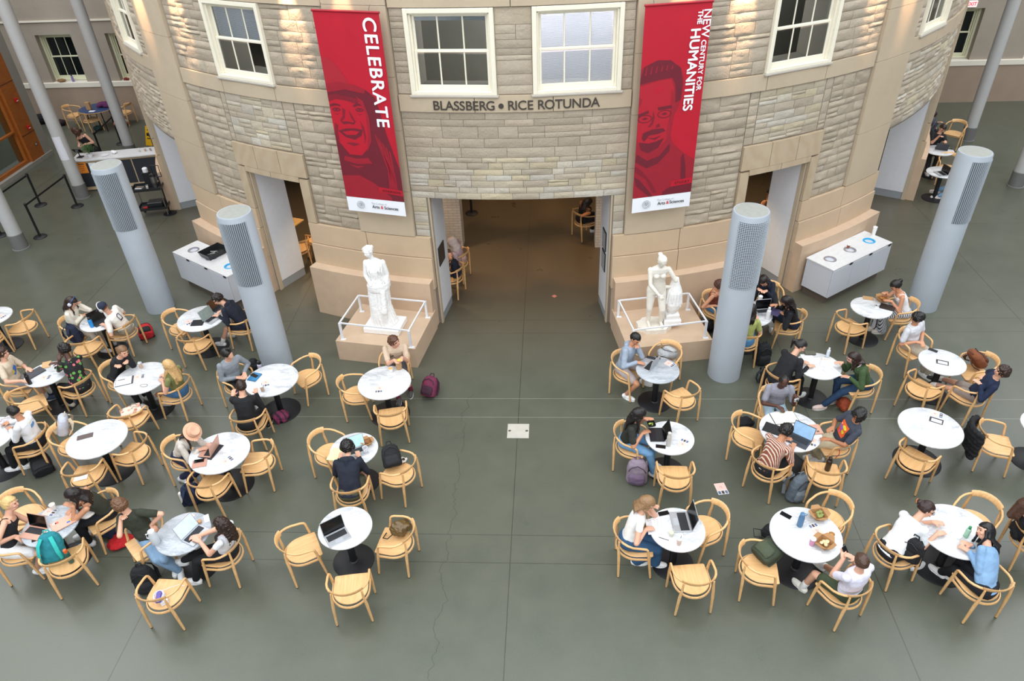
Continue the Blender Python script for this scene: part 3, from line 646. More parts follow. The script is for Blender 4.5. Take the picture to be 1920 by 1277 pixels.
def art_left(sheet, T, cloth, root, W, H):
    D = [(.1, .53), (.3, .5), (.62, .43), (.74, .44), (.84, .57), (.93, .68), (.97, .78), (1, .8), (1, .918), (0, .918), (0, .5)]
    p = lambda poly, m, o: sheet('portrait_print', poly, m, o, cloth)
    p([(0, .36), (.1, .335), (.35, .33), (.62, .345), (.76, .38), (.8, .44), (.86, .56), (.95, .68), (1, .74), (1, .918), (0, .918)], M_RD, .0020)       # hair, shoulders
    p([(0, .2), (.12, .205), (.26, .25), (.36, .31), (.37, .335), (0, .35)], mat('banner_light_maroon', '#a51a2c', .6), .0024)                                                     # crown of the hat
    p([(0, .33), (.2, .315), (.45, .325), (.62, .345), (.6, .365), (.3, .35), (0, .37)], M_RM, .0040)
    p([(0, .385), (.12, .375), (.35, .385), (.52, .4), (.6, .45), (.58, .5), (.6, .56), (.52, .64), (.4, .68), (.2, .68), (.06, .62), (0, .56)], M_RB, .0034)   # face
    DR = mat('banner_deep_red', '#7e1226', .6)
    p([(0, .385), (.12, .375), (.35, .385), (.5, .4), (.46, .42), (.3, .405), (.12, .4), (0, .415)], DR, .0042)                      # shade of the brim
    p([(0, .43), (.08, .42), (.17, .425), (.19, .435), (.1, .432), (0, .44)], M_RD, .0050); p([(.38, .425), (.46, .412), (.55, .418), (.57, .43), (.47, .425), (.4, .435)], M_RD, .0050)
    for ex, ey in ((.1, .452), (.48, .446)):
        p([(ex - .07, ey), (ex - .03, ey - .010), (ex + .04, ey - .010), (ex + .08, ey), (ex + .03, ey + .009), (ex - .04, ey + .009)], M_RD, .0050); p([(ex - .045, ey), (ex - .02, ey - .005), (ex - .008, ey + .004)], M_RB, .0060); p([(ex + .02, ey - .004), (ex + .05, ey), (ex + .02, ey + .004)], M_RB, .0060)
        p([(ex - .06, ey + .016), (ex, ey + .022), (ex + .06, ey + .015), (ex, ey + .027)], DR, .0050)
    p([(.2, .44), (.25, .45), (.22, .49), (.16, .51), (.13, .505), (.19, .48)], DR, .0048); p([(.3, .45), (.34, .47), (.37, .495), (.4, .505), (.36, .51), (.32, .49)], DR, .0048)
    p([(.04, .52), (.09, .53), (.06, .57), (.07, .61), (.03, .6), (.01, .56)], DR, .0048); p([(.46, .5), (.51, .53), (.52, .58), (.48, .62), (.49, .57)], DR, .0048)
    p([(.16, .62), (.28, .615), (.4, .62), (.3, .635)], DR, .0048); p([(.1, .69), (.3, .7), (.5, .69), (.56, .72), (.3, .73), (.08, .715)], M_RM, .0048); p([(.14, .735), (.3, .74), (.42, .735), (.3, .752)], M_RM, .0048)
    p([(.13, .508), (.18, .512), (.21, .508), (.3, .51), (.34, .512), (.39, .505), (.35, .522), (.27, .518), (.18, .524)], M_RD, .0050)
    p([(.07, .56), (.2, .545), (.36, .54), (.48, .545), (.45, .575), (.33, .6), (.18, .59)], M_RD, .0050); p([(.14, .563), (.3, .553), (.42, .556), (.36, .573), (.2, .578)], M_RB, .0058)
    p([(.46, .38), (.56, .4), (.62, .48), (.6, .6), (.5, .66), (.56, .56), (.57, .46)], M_RM, .0052)
    for k in range(5): p([(.66 + k * .05, .56 + k * .02), (.69 + k * .05, .57 + k * .02), (.84 + k * .02, .74 + k * .02), (.8 + k * .03, .86), (.78 + k * .03, .86), (.8 + k * .02, .75)], M_RM, .0036)
    p([(0, .8), (.3, .79), (.55, .83), (.8, .9), (.8, .918), (0, .918)], M_RM, .0030)
    p([(.6, .845), (1, .855), (1, .885), (.6, .875)], M_RB, .0060)
    text('MORRISON', .062, M_DK, root, T(.81, .866, -.05), .0008, .0006, space=1.25)
    text('CELEBRATE', .33, M_BW, root, T(.83, .27, -pi / 2), .0010, .0085, space=1.1)
def art_right(sheet, T, cloth, root, W, H):
    p = lambda poly, m, o: sheet('portrait_print', poly, m, o, cloth)
    p([(0, .32), (0, .27), (.2, .24), (.42, .24), (.6, .27), (.68, .33), (.68, .4), (.64, .46), (.58, .5), (.55, .6), (.6, .64), (.8, .7), (1, .74), (1, .918), (0, .918)], M_RM, .0020)
    p([(0, .31), (.05, .26), (.25, .235), (.45, .24), (.62, .28), (.67, .35), (.66, .43), (.58, .44), (.56, .36), (.5, .32), (.28, .325), (0, .34)], M_RD, .0034)      # hair
    p([(0, .35), (.28, .33), (.48, .325), (.54, .37), (.56, .45), (.55, .53), (.48, .62), (.34, .67), (.16, .67), (.02, .62), (0, .6)], mat('banner_face_red', '#ad1529', .6), .0028)
    DR = mat('banner_deep_red', '#7e1226', .6)
    p([(.24, .36), (.32, .352), (.38, .362), (.36, .378), (.28, .39), (.24, .378)], M_RB, .0042)
    p([(.5, .38), (.55, .39), (.56, .46), (.54, .54), (.47, .61), (.5, .53), (.51, .46)], M_RM, .0040); p([(0, .40), (.05, .41), (.03, .44), (0, .445)], M_RM, .0040)
    p([(.24, .47), (.27, .5), (.25, .535), (.19, .55), (.17, .545), (.22, .525)], DR, .0044); p([(.3, .54), (.35, .535), (.37, .55), (.3, .556)], DR, .0044)
    for k in range(6): p([(.06 + k * .08, .30 - .004 * k), (.08 + k * .08, .262), (.095 + k * .08, .262), (.085 + k * .08, .30 - .004 * k)], M_RM, .0044)
    p([(0, .74), (.12, .77), (.3, .84), (.4, .9), (.34, .9), (.2, .82), (0, .77)], DR, .0036)
    p([(.3, .455), (.52, .45), (.54, .465), (.32, .47)], M_RD, .0046); p([(0, .48), (.16, .465), (.17, .478), (0, .495)], M_RD, .0046)
    for c, r in (((.11, .505), .1), ((.42, .49), .1)):
        pts = [(c[0] + r * 1.15 * cos(a * pi / 8), c[1] + .02 * sin(a * pi / 8)) for a in range(16)]; q = [(c[0] + r * 1.0 * cos(a * pi / 8), c[1] + .016 * sin(a * pi / 8)) for a in range(16)]
        for i in range(16): p([pts[i], pts[(i + 1) % 16], q[(i + 1) % 16], q[i]], M_RD, .0054)
        p([(c[0] - .05, c[1]), (c[0], c[1] - .008), (c[0] + .05, c[1]), (c[0], c[1] + .006)], M_RD, .0048)
    p([(.1, .575), (.25, .56), (.42, .56), (.46, .575), (.36, .585), (.2, .59), (.12, .62), (.08, .6)], M_RD, .0044)
    p([(.16, .6), (.28, .605), (.4, .595), (.3, .615)], M_RD, .0046); p([(.04, .62), (.2, .63), (.3, .625), (.45, .61), (.36, .66), (.2, .68), (.08, .66)], M_RD, .0043)
    p([(.02, .68), (.2, .72), (.4, .7), (.55, .64), (.56, .68), (.38, .74), (.2, .76), (0, .72)], M_RD, .0036)
    p([(.0, .8), (.1, .82), (.3, .9), (.34, .918), (.28, .918), (.04, .85)], M_RD, .0036); p([(.76, .72), (.8, .7), (.86, .78), (.88, .86), (.8, .86)], M_RD, .0036); p([(.5, .9), (.7, .86), (1, .87), (1, .918), (.5, .918)], M_RD, .0030)
    p([(.63, .845), (1, .835), (1, .868), (.63, .876)], M_RB, .0060)
    text('STUCKY', .062, M_DK, root, T(.82, .856, .03), .0008, .0006, space=1.35)
    text('NEW', .19, M_BW, root, T(.93, .088, -pi / 2), .0010, .0035); text('THE', .115, M_BW, root, T(.825, .06, -pi / 2), .0010, .005)
    text('CENTURY FOR', .118, M_BW, root, T(.92, .275, -pi / 2), .0010, .004, space=1.05); text('HUMANITIES', .235, M_BW, root, T(.775, .295, -pi / 2), .0010, .0075)
banner(*[V(p) for p in [(-3.97, 12.656, 6.243), (-2.806, 12.378, 6.229), (-3.97, 12.656, 2.65), (-2.806, 12.378, 2.635)]], 'tall red banner reading CELEBRATE with a portrait of a person in a hat', art_left)
banner(*[V(p) for p in [(1.44, 12.366, 6.217), (2.534, 12.617, 6.207), (1.44, 12.366, 2.645), (2.534, 12.617, 2.66)]], 'tall red banner reading NEW CENTURY FOR THE HUMANITIES with a portrait in glasses', art_right)

# ------------------------------------------------------------------ pedestals, rails
def pedestal(mx, k):
    f = lambda x: x if mx else -1.3 - x
    pts = [(-4.32, 11.36), (-2.69, 11.08), (-2.47, 12.44), (-4.08, 12.72)]
    pts = [(f(x), y) for x, y in pts]
    if not mx: pts = pts[::-1]
    b = MB(); b.prism(pts, 0, .46); return struct(b.obj('trim_%d' % k, M_TAN, smooth=False))
pedestal(True, 30); pedestal(False, 31)
def rail(corners, label):
    root = thing('barrier_rail', label, 'railing', (sum(c[0] for c in corners) / 4, sum(c[1] for c in corners) / 4, .46), 0, 'white rails around the statues')
    o = root.location; C = [V((x, y, .46)) - o for x, y in corners]; h = .38
    b = MB(); P4 = [c + V((0, 0, h)) for c in C]
    for i in range(4): b.tube([P4[i], P4[(i + 1) % 4]], .018, 4)
    part('top_rail', b, M_WHITE, root, smooth=False)
    for c in C:
        b = MB(); b.box(c + V((0, 0, h / 2)), (.045, .045, h)); b.box(c + V((.02, -.02, .004)), (.1, .06, .008)); part('post', b, M_WHITE, root, smooth=False)
rail([(-4.03, 12.42), (-2.61, 12.18), (-2.78, 11.16), (-4.19, 11.43)], 'low white metal rail around the draped statue on the left')
rail([(1.28, 12.17), (2.69, 12.42), (2.88, 11.44), (1.48, 11.15)], 'low white metal rail around the statue with the urn on the right')

# ------------------------------------------------------------------ generic body pieces (used for people and statues)
def cap(b, a, c, ra, rb, fx=1, n=12, flatdir=None, mi=0):
    a, c = V(a), V(c); d = c - a; L = max(d.length, 1e-4); t = d / L
    pts, rs = [], []
    for k in (-1, -.8, -.45): pts.append(a + t * ra * k); rs.append(ra * math.sqrt(max(0.03, 1 - k * k)))
    for k in (0, .33, .67, 1): pts.append(a + d * k); rs.append(ra + (rb - ra) * k)
    for k in (.45, .8, 1): pts.append(c + t * rb * k); rs.append(rb * math.sqrt(max(0.03, 1 - k * k)))
    b.tube(pts, rs, n, mi, flat=(fx, 1) if fx != 1 else None, up=flatdir or V((0, 0, 1)))
def loft(b, secs, n=20, mi=0):
    # secs: (centre, right vector, forward vector, half width, half depth, squareness)
    vs = []; fs = []
    for c, r, f, w, d in secs:
        for q in range(n):
            a = 2 * pi * q / n; ca, sa = cos(a), sin(a); e = .82
            vs.append(c + r * (w * math.copysign(abs(ca) ** e, ca)) + f * (d * math.copysign(abs(sa) ** e, sa)))
    for i in range(len(secs) - 1):
        for q in range(n): fs.append((i * n + q, i * n + (q + 1) % n, (i + 1) * n + (q + 1) % n, (i + 1) * n + q))
    fs.append(tuple(reversed(range(n)))); fs.append(tuple(range((len(secs) - 1) * n, len(secs) * n)))
    b.add(vs, fs, mi)
CLOUD = {}
def organic(b, name, m, parent, voxel=.01, smooth=4, disp=0, dsize=.06, dtype='CLOUDS'):
    o = b.obj(name, m, parent, sm_angle=180)
    r = o.modifiers.new('merge', 'REMESH'); r.mode = 'VOXEL'; r.voxel_size = voxel; r.use_smooth_shade = True
    s = o.modifiers.new('soften', 'SMOOTH'); s.factor = .5; s.iterations = smooth
    if disp:
        k = (dsize,)
        if k not in CLOUD: CLOUD[k] = bpy.data.textures.new('folds', 'CLOUDS'); CLOUD[k].noise_scale = dsize; CLOUD[k].noise_depth = 2
        d = o.modifiers.new('folds', 'DISPLACE'); d.texture = CLOUD[k]; d.strength = disp; d.mid_level = .5
    return o
def bend2(a, t, l1, l2, pole):
    a, t = V(a), V(t); d = t - a; L = d.length; m = (l1 + l2) * .995
    if L > m: t = a + d * (m / L); d = t - a; L = m
    L = max(L, abs(l1 - l2) + .03); u = d.normalized(); k = (l1 * l1 - l2 * l2 + L * L) / (2 * L); h = math.sqrt(max(0, l1 * l1 - k * k))
    pl = V(pole) - u * V(pole).dot(u)
    if pl.length < 1e-4: pl = V((0, 0, 1)) - u * u.z
    return a + u * k + pl.normalized() * h, t
def hand(b, wrist, fdir, palm_n, thumb_side, s=1.0, curl=.5, spread=1.0):
    f = V(fdir).normalized(); n = V(palm_n); n = (n - f * n.dot(f)).normalized(); r = f.cross(n) * thumb_side; w = V(wrist)
    for k, (o, L) in enumerate(((.027, .062), (.009, .070), (-.009, .066), (-.027, .052))):
        a = w + f * .015 * s + r * o * .7 * s; c = w + f * .085 * s + r * o * s; cap(b, a, c, .017 * s, .0125 * s, n=8)
        d1 = (f + r * o * 5 * spread - n * -curl * .35).normalized(); d2 = (f * (1 - curl * .4) + r * o * 5 * spread + n * curl * .9).normalized()
        m = c + d1 * L * .55 * s; e = m + d2 * L * .5 * s; cap(b, c, m, .0095 * s, .0088 * s, n=7); cap(b, m, e, .0088 * s, .007 * s, n=7)
    a = w + f * .028 * s + r * .026 * s; m = a + (r * .8 + f * .7 + n * .25).normalized() * .042 * s; e = m + (f + r * .25 + n * .4).normalized() * .034 * s
    cap(b, a, m, .013 * s, .011 * s, n=7); cap(b, m, e, .0105 * s, .008 * s, n=7)
def head_shape(b, c, f, u, s=1.0):
    r = f.cross(u); Mx = Matrix((r, f, u)).transposed()
    b.ell(c + u * .012 * s, (.075 * s, .093 * s, .105 * s), Mx, 16, 12); b.ell(c + f * .022 * s - u * .052 * s, (.052 * s, .062 * s, .058 * s), Mx, 12, 8)
    cap(b, c + f * .083 * s + u * .018 * s, c + f * .1 * s - u * .018 * s, .009 * s, .013 * s, n=8)
    for q in (-1, 1):
        b.ell(c + r * q * .076 * s - f * .005 * s - u * .005 * s, (.012 * s, .02 * s, .03 * s), Mx, 8, 6)
        b.ell(c + r * q * .034 * s + f * .07 * s - u * .022 * s, (.022 * s, .02 * s, .018 * s), Mx, 8, 6)
    cap(b, c + r * -.03 * s + f * .082 * s + u * .036 * s, c + r * .03 * s + f * .082 * s + u * .036 * s, .011 * s, .011 * s, n=6)
    cap(b, c + r * -.014 * s + f * .087 * s - u * .048 * s, c + r * .014 * s + f * .087 * s - u * .048 * s, .009 * s, .009 * s, n=6)
    return r, Mx

# ------------------------------------------------------------------ statues: two plain classical plaster figures
def statue_draped():
    root = thing('draped_statue', 'white plaster classical female figure in a fallen drape on the left pedestal', 'statue', (-3.4, 11.83, .46))
    b = MB(); b.box((0, 0, .06), (.74, .54, .12), rz=radians(-9), b=.012); part('plinth_block', b, M_STAT, root)
    b = MB(); X, Y, Z = V((1, 0, 0)), V((0, -1, 0)), V((0, 0, 1))
    secs = [(V((.0, 0, .12)), X, Y, .23, .19), (V((-.02, -.02, .35)), X, Y, .2, .18), (V((-.04, 0, .62)), X, Y, .2, .175), (V((-.02, .02, .88)), X, Y, .215, .175), (V((0, .02, 1.02)), X, Y, .2, .16)]
    loft(b, secs, 28)
    for k in range(22):                                             # folds of the drape
        a = 2 * pi * k / 22 + .1; t = R_.uniform(.75, 1.02)
        p0 = V((cos(a) * .19, sin(a) * .165, .98 * t)); p1 = V((-.03 + cos(a + .1) * .2, sin(a + .1) * .175, .55)); p2 = V((cos(a + .3) * .25, sin(a + .3) * .21, .13))
        b.tube([p0, p0.lerp(p1, .5), p1, p1.lerp(p2, .5), p2], [.012, .016, .018, .022, .024], 7)
    for k in range(5):                                              # rolled edge round the hips
        z = .96 + k * .022; b.tube([(cos(a * pi / 10) * .215, sin(a * pi / 10) * .185 + .01, z + .035 * sin(a * pi / 10 + .6 + k * .2)) for a in range(20)], .018, 7, closed=True)
    for k in range(7):                                              # tunic folds over the chest
        x = -.13 + k * .043; b.tube([(x * 1.05, -.03 if abs(x) > .1 else -.075, 1.5), (x, -.125, 1.36), (x * .9, -.115, 1.2), (x * 1.1, -.13, 1.02)], [.008, .014, .013, .016], 7)
    loft(b, [(V((0, .02, 1.0)), X, Y, .175, .135), (V((-.01, .02, 1.2)), X, Y, .15, .118), (V((-.02, .02, 1.36)), X, Y, .165, .125), (V((-.03, .02, 1.49)), X, Y, .17, .1)], 24)
    cap(b, (.1, -.16, .92), (.08, -.2, .5), .05, .07); cap(b, (.08, -.2, .5), (.06, -.16, .18), .06, .05)
    cap(b, (-.1, -.14, .14), (-.1, -.2, .14), .04, .035); cap(b, (.1, -.16, .14), (.1, -.23, .14), .04, .035)
    organic(b, 'drapery', M_STAT, root, .010, 4, .014, .045)
    b = MB(); lean = V((-.03, -.02, 1)).normalized()
    s2 = [(V((0, .02, .93)), X, Y, .17, .13), (V((-.005, .02, 1.08)), X, Y, .155, .115), (V((-.01, .02, 1.2)), X, Y, .14, .105), (V((-.02, .02, 1.33)), X, Y, .155, .115), (V((-.03, .02, 1.44)), X, Y, .17, .11), (V((-.035, .02, 1.52)), X, Y, .15, .085), (V((-.04, .02, 1.57)), X, Y, .06, .06)]
    loft(b, s2, 24); b.ell((-.1, -.08, 1.39), (.055, .045, .055)); b.ell((.05, -.08, 1.39), (.055, .045, .055))
    cap(b, (-.18, .02, 1.49), (-.225, -.0, 1.22), .055, .045); cap(b, (-.225, 0, 1.22), (-.1, -.19, 1.1), .042, .03); cap(b, (.14, .02, 1.49), (.19, .03, 1.22), .055, .045); cap(b, (.19, .03, 1.22), (.17, -.1, .99), .042, .03)
    cap(b, (-.04, .02, 1.52), (-.07, .0, 1.66), .052, .048)
    hf = V((-.35, -.9, -.15)).normalized(); hu = (V((-.1, 0, 1)) - hf * V((-.1, 0, 1)).dot(hf)).normalized(); hc = V((-.085, -.02, 1.74)); head_shape(b, hc, hf, hu, 1.02)
    organic(b, 'body', M_STAT, root, .009, 3)
    b = MB(); Mx = Matrix((hf.cross(hu), hf, hu)).transposed(); b.ell(hc - hf * .012 + hu * .035, (.088, .1, .095), Mx); b.ell(hc - hf * .12 + hu * .02, (.04, .04, .04), Mx)
    for q in range(7): b.ell(hc + Mx @ V((.08 * cos(q * pi / 6), .03, .03 + .085 * sin(q * pi / 6))), (.026, .03, .024), Mx)
    organic(b, 'hair', M_STAT, root, .009, 1, .012, .02)
statue_draped()
def statue_urn():
    root = thing('standing_statue', 'ivory plaster classical female figure standing beside an urn on the right pedestal', 'statue', (1.95, 11.78, .46), radians(6))
    b = MB(); pts = [(.34 * cos(a * pi / 9) + .02 * sin(a * 3), .25 * sin(a * pi / 9) + .015 * cos(a * 2.3)) for a in range(18)]; b.prism(pts, 0, .1); part('plinth_block', b, M_STAT2, root)
    b = MB(); X, Y = V((1, 0, 0)), V((0, -1, 0))
    for (hx, kx, ky, ax, ay) in ((-.1, -.13, -.05, -.12, .02), (.08, .1, -.13, .12, -.04)):
        K = V((kx, ky, .5)); A = V((ax, ay, .17)); cap(b, (hx, .02, .88), K, .1, .062); cap(b, K, A, .062, .038); cap(b, A + V((0, .03, -.03)), A + V((0, -.15, -.045)), .036, .03)
    lean = [(.0, .02, .82, .175, .125), (.0, .02, .95, .165, .12), (-.005, 0, 1.08, .135, .1), (-.01, -.02, 1.2, .145, .105), (-.01, -.05, 1.32, .165, .105), (-.01, -.065, 1.39, .15, .085), (-.01, -.07, 1.44, .06, .055)]
    loft(b, [(V(l[:3]), X, Y, l[3], l[4]) for l in lean], 24); b.ell((-.07, -.14, 1.25), (.052, .042, .05)); b.ell((.055, -.14, 1.25), (.052, .042, .05))
    cap(b, (-.01, -.07, 1.38), (-.005, -.12, 1.5), .05, .046)
    hf = V((.25, -.75, -.5)).normalized(); hu = (V((0, -.2, 1)) - hf * V((0, -.2, 1)).dot(hf)).normalized(); hc = V((.0, -.15, 1.58)); head_shape(b, hc, hf, hu, 1.0)
    S = V((-.18, -.06, 1.36)); E, W_ = bend2(S, V((-.03, -.27, .92)), .29, .25, (-1, .3, -.1)); cap(b, S, E, .052, .04); cap(b, E, W_, .04, .028); hand(b, W_, (.6, -.4, -.6), (0, 1, 0), 1, .95, 1.2)
    S = V((.16, -.07, 1.36)); E = V((.3, -.12, 1.13)); cap(b, S, E, .05, .042); b.lathe([(.042, 0), (.042, .01)], n=12, M=Matrix.Translation(E))
    organic(b, 'body', M_STAT2, root, .0085, 3)
    b = MB(); Mx = Matrix((hf.cross(hu), hf, hu)).transposed(); b.ell(hc - hf * .012 + hu * .035, (.087, .1, .093), Mx); b.ell(hc - hf * .12 + hu * .05, (.045, .045, .045), Mx); organic(b, 'hair', M_STAT2, root, .009, 1, .012, .02)
    b = MB(); b.box((.34, .03, .15), (.34, .3, .12), b=.015); b.box((.34, .03, .26), (.27, .24, .12), b=.015)
    b.lathe([(.06, .32), (.09, .34), (.14, .45), (.155, .55), (.13, .68), (.075, .76), (.06, .8), (.08, .83)], (.34, .02, 0), 24)
    for k in range(16):
        a = 2 * pi * k / 16; b.tube([(.34 + cos(a) * .03, .02 + sin(a) * .03, 1.1), (.34 + cos(a) * .07, .02 + sin(a) * .07, .95), (.34 + cos(a) * .13, .02 + sin(a) * .13, .8), (.34 + cos(a) * .17, .02 + sin(a) * .15, .62 - .12 * R_.random())], [.03, .03, .026, .014], 7)
    cap(b, (.34, .02, .8), (.34, .02, 1.06), .1, .05); cap(b, (.2, .1, .1), (.22, .1, .5), .06, .04)
    organic(b, 'urn_with_cloth', M_STAT, root, .009, 2, .008, .04)
    b = MB(); cap(b, (.12, -.02, .94), (.3, .0, .92), .035, .03); part('strut', b, M_STAT2, root)
statue_urn()

# ------------------------------------------------------------------ bin cabinets
M_CAB = mat('pale_grey_laminate', '#c6c9d0', .5)
M_TOPW = marble_material('pale_stone_counter', '#dcdcdc', '#b9bbbd', .4, 5)
def bin_cabinet(p0, p1, depth, label, rims):
    p0, p1 = V((*p0, 0)), V((*p1, 0)); x = (p1 - p0).normalized(); L = (p1 - p0).length; y = V((-x.y, x.x, 0))
    root = thing('bin_cabinet', label, 'cabinet', p0, atan2(x.y, x.x), 'waste bin cabinets'); D = depth
    b = MB(); b.box((L / 2, D / 2 + .03, .1), (L - .16, D - .1, .2)); part('toe_kick', b, mat('brown_kickboard', '#5d5348', .7), root, smooth=False)
    b = MB(); b.box((L / 2, D / 2, .53), (L - .02, D - .02, .66)); part('body', b, M_CAB, root, smooth=False)
    for i in range(3):
        x0 = L * (i + .5) / 3; b = MB(); b.box((x0, -.004, .52), (L / 3 - .012, .02, .64), b=.003); d = part('door', b, M_CAB, root)
        b = MB(); b.lathe([(.06, 0), (.06, .004)], n=16, M=Matrix.Translation((x0 + L / 6 - .09, -.016, .845)) @ Matrix.Rotation(pi / 2, 4, 'X') @ Matrix.Scale(.4, 4, (0, 1, 0))); part('finger_pull', b, M_BLACK, d)
    b = MB(); xs = [0]; hr = .105
    # counter slab with three round holes
    n = 24
    for i in range(3):
        x0, x1, xc = L * i / 3, L * (i + 1) / 3, L * (i + .5) / 3; yc = D / 2; hs = []
        for q in range(n):
            a = 2 * pi * q / n; c, s_ = cos(a), sin(a); hx, hy = (x1 - x0) / 2, D / 2 + .012; k = min(hx / max(abs(c), 1e-6), hy / max(abs(s_), 1e-6)); hs.append(((xc + c * hr, yc + s_ * hr), (xc + c * k, yc + s_ * k)))
        # snap the outer ring to the corners
        vs = [(a[0], a[1], .88) for a, _ in hs] + [(o[0], o[1], .88) for _, o in hs] + [(a[0], a[1], .86) for a, _ in hs] + [(o[0], o[1], .855) for _, o in hs]
        cs = [(x1, D + .012), (x0, D + .012), (x0, -.012), (x1, -.012)]
        fs = []
        for q in range(n):
            j = (q + 1) % n; fs += [(q, n + q, n + j, j), (2 * n + q, q, j, 2 * n + j), (n + q, 3 * n + q, 3 * n + j, n + j)]
        for c_ in cs:
            qn = min(range(n), key=lambda q: hypot(hs[q][1][0] - c_[0], hs[q][1][1] - c_[1])); vs[n + qn] = (c_[0], c_[1], .88); vs[3 * n + qn] = (c_[0], c_[1], .855)
        b.add(vs, fs)
    part('countertop', b, M_TOPW, root, smooth=False)
    for i in range(3):
        b = MB(); xc = L * (i + .5) / 3; b.lathe([(hr + .028, .881), (hr + .024, .887), (hr - .006, .887), (hr - .01, .87), (hr - .02, .78), (.02, .77)], (xc, D / 2, 0), 28, cap=False)
        r = part('bin_opening_rim', b, {'b': mat('bright_blue_rim', '#2aa3d9', .4), 's': mat('steel_rim', '#b5b3bd', .3, .7)}[rims[i]], root)
        b = MB(); b.lathe([(hr - .022, .80), (.01, .79)], (xc, D / 2, 0), 24, cap=False); 
        part('bin_liner', b, mat('grey_liner', '#8e99a3', .5) if rims[i] == 'b' else M_BLACK, r)
    return root
bin_cabinet((5.75, 13.2), (7.36, 14.38), .66, 'pale grey three-hole waste cabinet against the plinth at the right', 'ssb')
bin_cabinet((-8.77, 14.28), (-7.06, 13.15), .64, 'pale grey three-hole waste cabinet behind the left fat column, black tub on top', 'ssb')
t = thing('bus_tub', 'black plastic dish tub with cutlery on the left waste cabinet', 'tub', (-7.72, 14.12, .889), radians(-33))
b = MB(); w, l, h = .2, .27, .13
for z0, z1, s0, s1 in ((0, h, .86, 1),):
    vo = [(x * w * s, y * l * s, z) for s, z in ((s0, 0), (s1, h)) for x, y in ((-1, -1), (1, -1), (1, 1), (-1, 1))]; vi = [(x * (w * s - .008), y * (l * s - .008), z) for s, z in ((s0, .008), (s1, h)) for x, y in ((-1, -1), (1, -1), (1, 1), (-1, 1))]
    b.add(vo + vi, [(0, 3, 2, 1), (8, 9, 10, 11)] + [(i, (i + 1) % 4, 4 + (i + 1) % 4, 4 + i) for i in range(4)] + [(8 + (i + 1) % 4, 8 + i, 12 + i, 12 + (i + 1) % 4) for i in range(4)] + [(4 + i, 4 + (i + 1) % 4, 12 + (i + 1) % 4, 12 + i) for i in range(4)])
part('tub_body', b, mat('black_plastic', '#1b1c1e', .35), t)
b = MB()
for k in range(10): a = R_.uniform(0, 6.28); b.tube([(R_.uniform(-.1, .1), R_.uniform(-.15, .15), .03), (R_.uniform(-.1, .1) + .05 * cos(a), R_.uniform(-.15, .15), .06)], .006, 5)
part('cutlery', b, mat('brushed_steel', '#a8a8a6', .35, 1), t)
t = thing('paper_cup_stack', 'tall white stack of paper cups at the far end of the right waste cabinet', 'cups', (7.08, 14.72, .88)); b = MB(); b.lathe([(.035, 0), (.042, .12), (.044, .13), (.042, .14), (.045, .2), (.036, .205)], n=18); part('cups', b, mat('white_paper_cup', '#eeeeec', .6), t)
t = thing('takeaway_cup', 'small brown cup with white lid left on the right waste cabinet', 'cup', (6.35, 14.15, .88)); b = MB(); b.lathe([(.025, 0), (.034, .07)], n=14); part('cup', b, mat('brown_cup', '#8c4a2c', .5), t); b = MB(); b.lathe([(.037, .07), (.035, .08), (.02, .085)], n=14); part('lid', b, M_WHITE, t)
t = thing('floor_hatch', 'pale square metal floor plate with two finger holes on the middle joint', 'floor plate', (-.64, 9.29, 0)); b = MB(); b.box((0, 0, .004), (.38, .36, .008), b=.002); part('plate', b, mat('pale_floor_plate', '#b7b2a8', .5, var=.06, vs=8), t)
for x in (-.15, .15): b = MB(); b.lathe([(.026, .0085), (.024, .010), (.012, .0095)], (x, 0, 0), 16); part('finger_hole_cup', b, mat('brushed_steel', '#a8a8a6', .35, 1), t)
for (x, y, zz, lb) in ((-2.43, 12.75, 1.45, 'dark bronze plaque on the white jamb left of the middle opening'),):
    t = thing('wall_plaque', lb, 'plaque', (cyl(-8.75, 11.15, 1.5)), radians(-8.75)); b = MB(); b.box((.035, 0, 0), (.02, .38, .42), b=.004); part('plate', b, mat('dark_bronze_plate', '#4b443e', .4, .5), t)
    b = MB()
    for k in range(8): b.box((.046, 0, .15 - k * .042), (.002, .28 - (k % 3) * .05, .008))
    part('engraved_lines', b, mat('bronze_line', '#6a5f54', .5, .3), t, smooth=False)
for z, lb in ((1.75, 'upper framed notice on the white jamb right of the middle opening'), (1.28, 'lower framed notice on the white jamb right of the middle opening')):
    t = thing('framed_notice', lb, 'notice', cyl(8.75, 11.1, z), radians(8.75)); b = MB(); b.box((-.033, 0, 0), (.018, .3, .42), b=.003); part('frame', b, M_BLACK, t)
    b = MB(); b.box((-.0435, 0, 0), (.002, .25, .37)); part('sheet', b, mat('printed_grey_sheet', '#9fa0a0', .5, var=.3, vs=30), t, smooth=False)

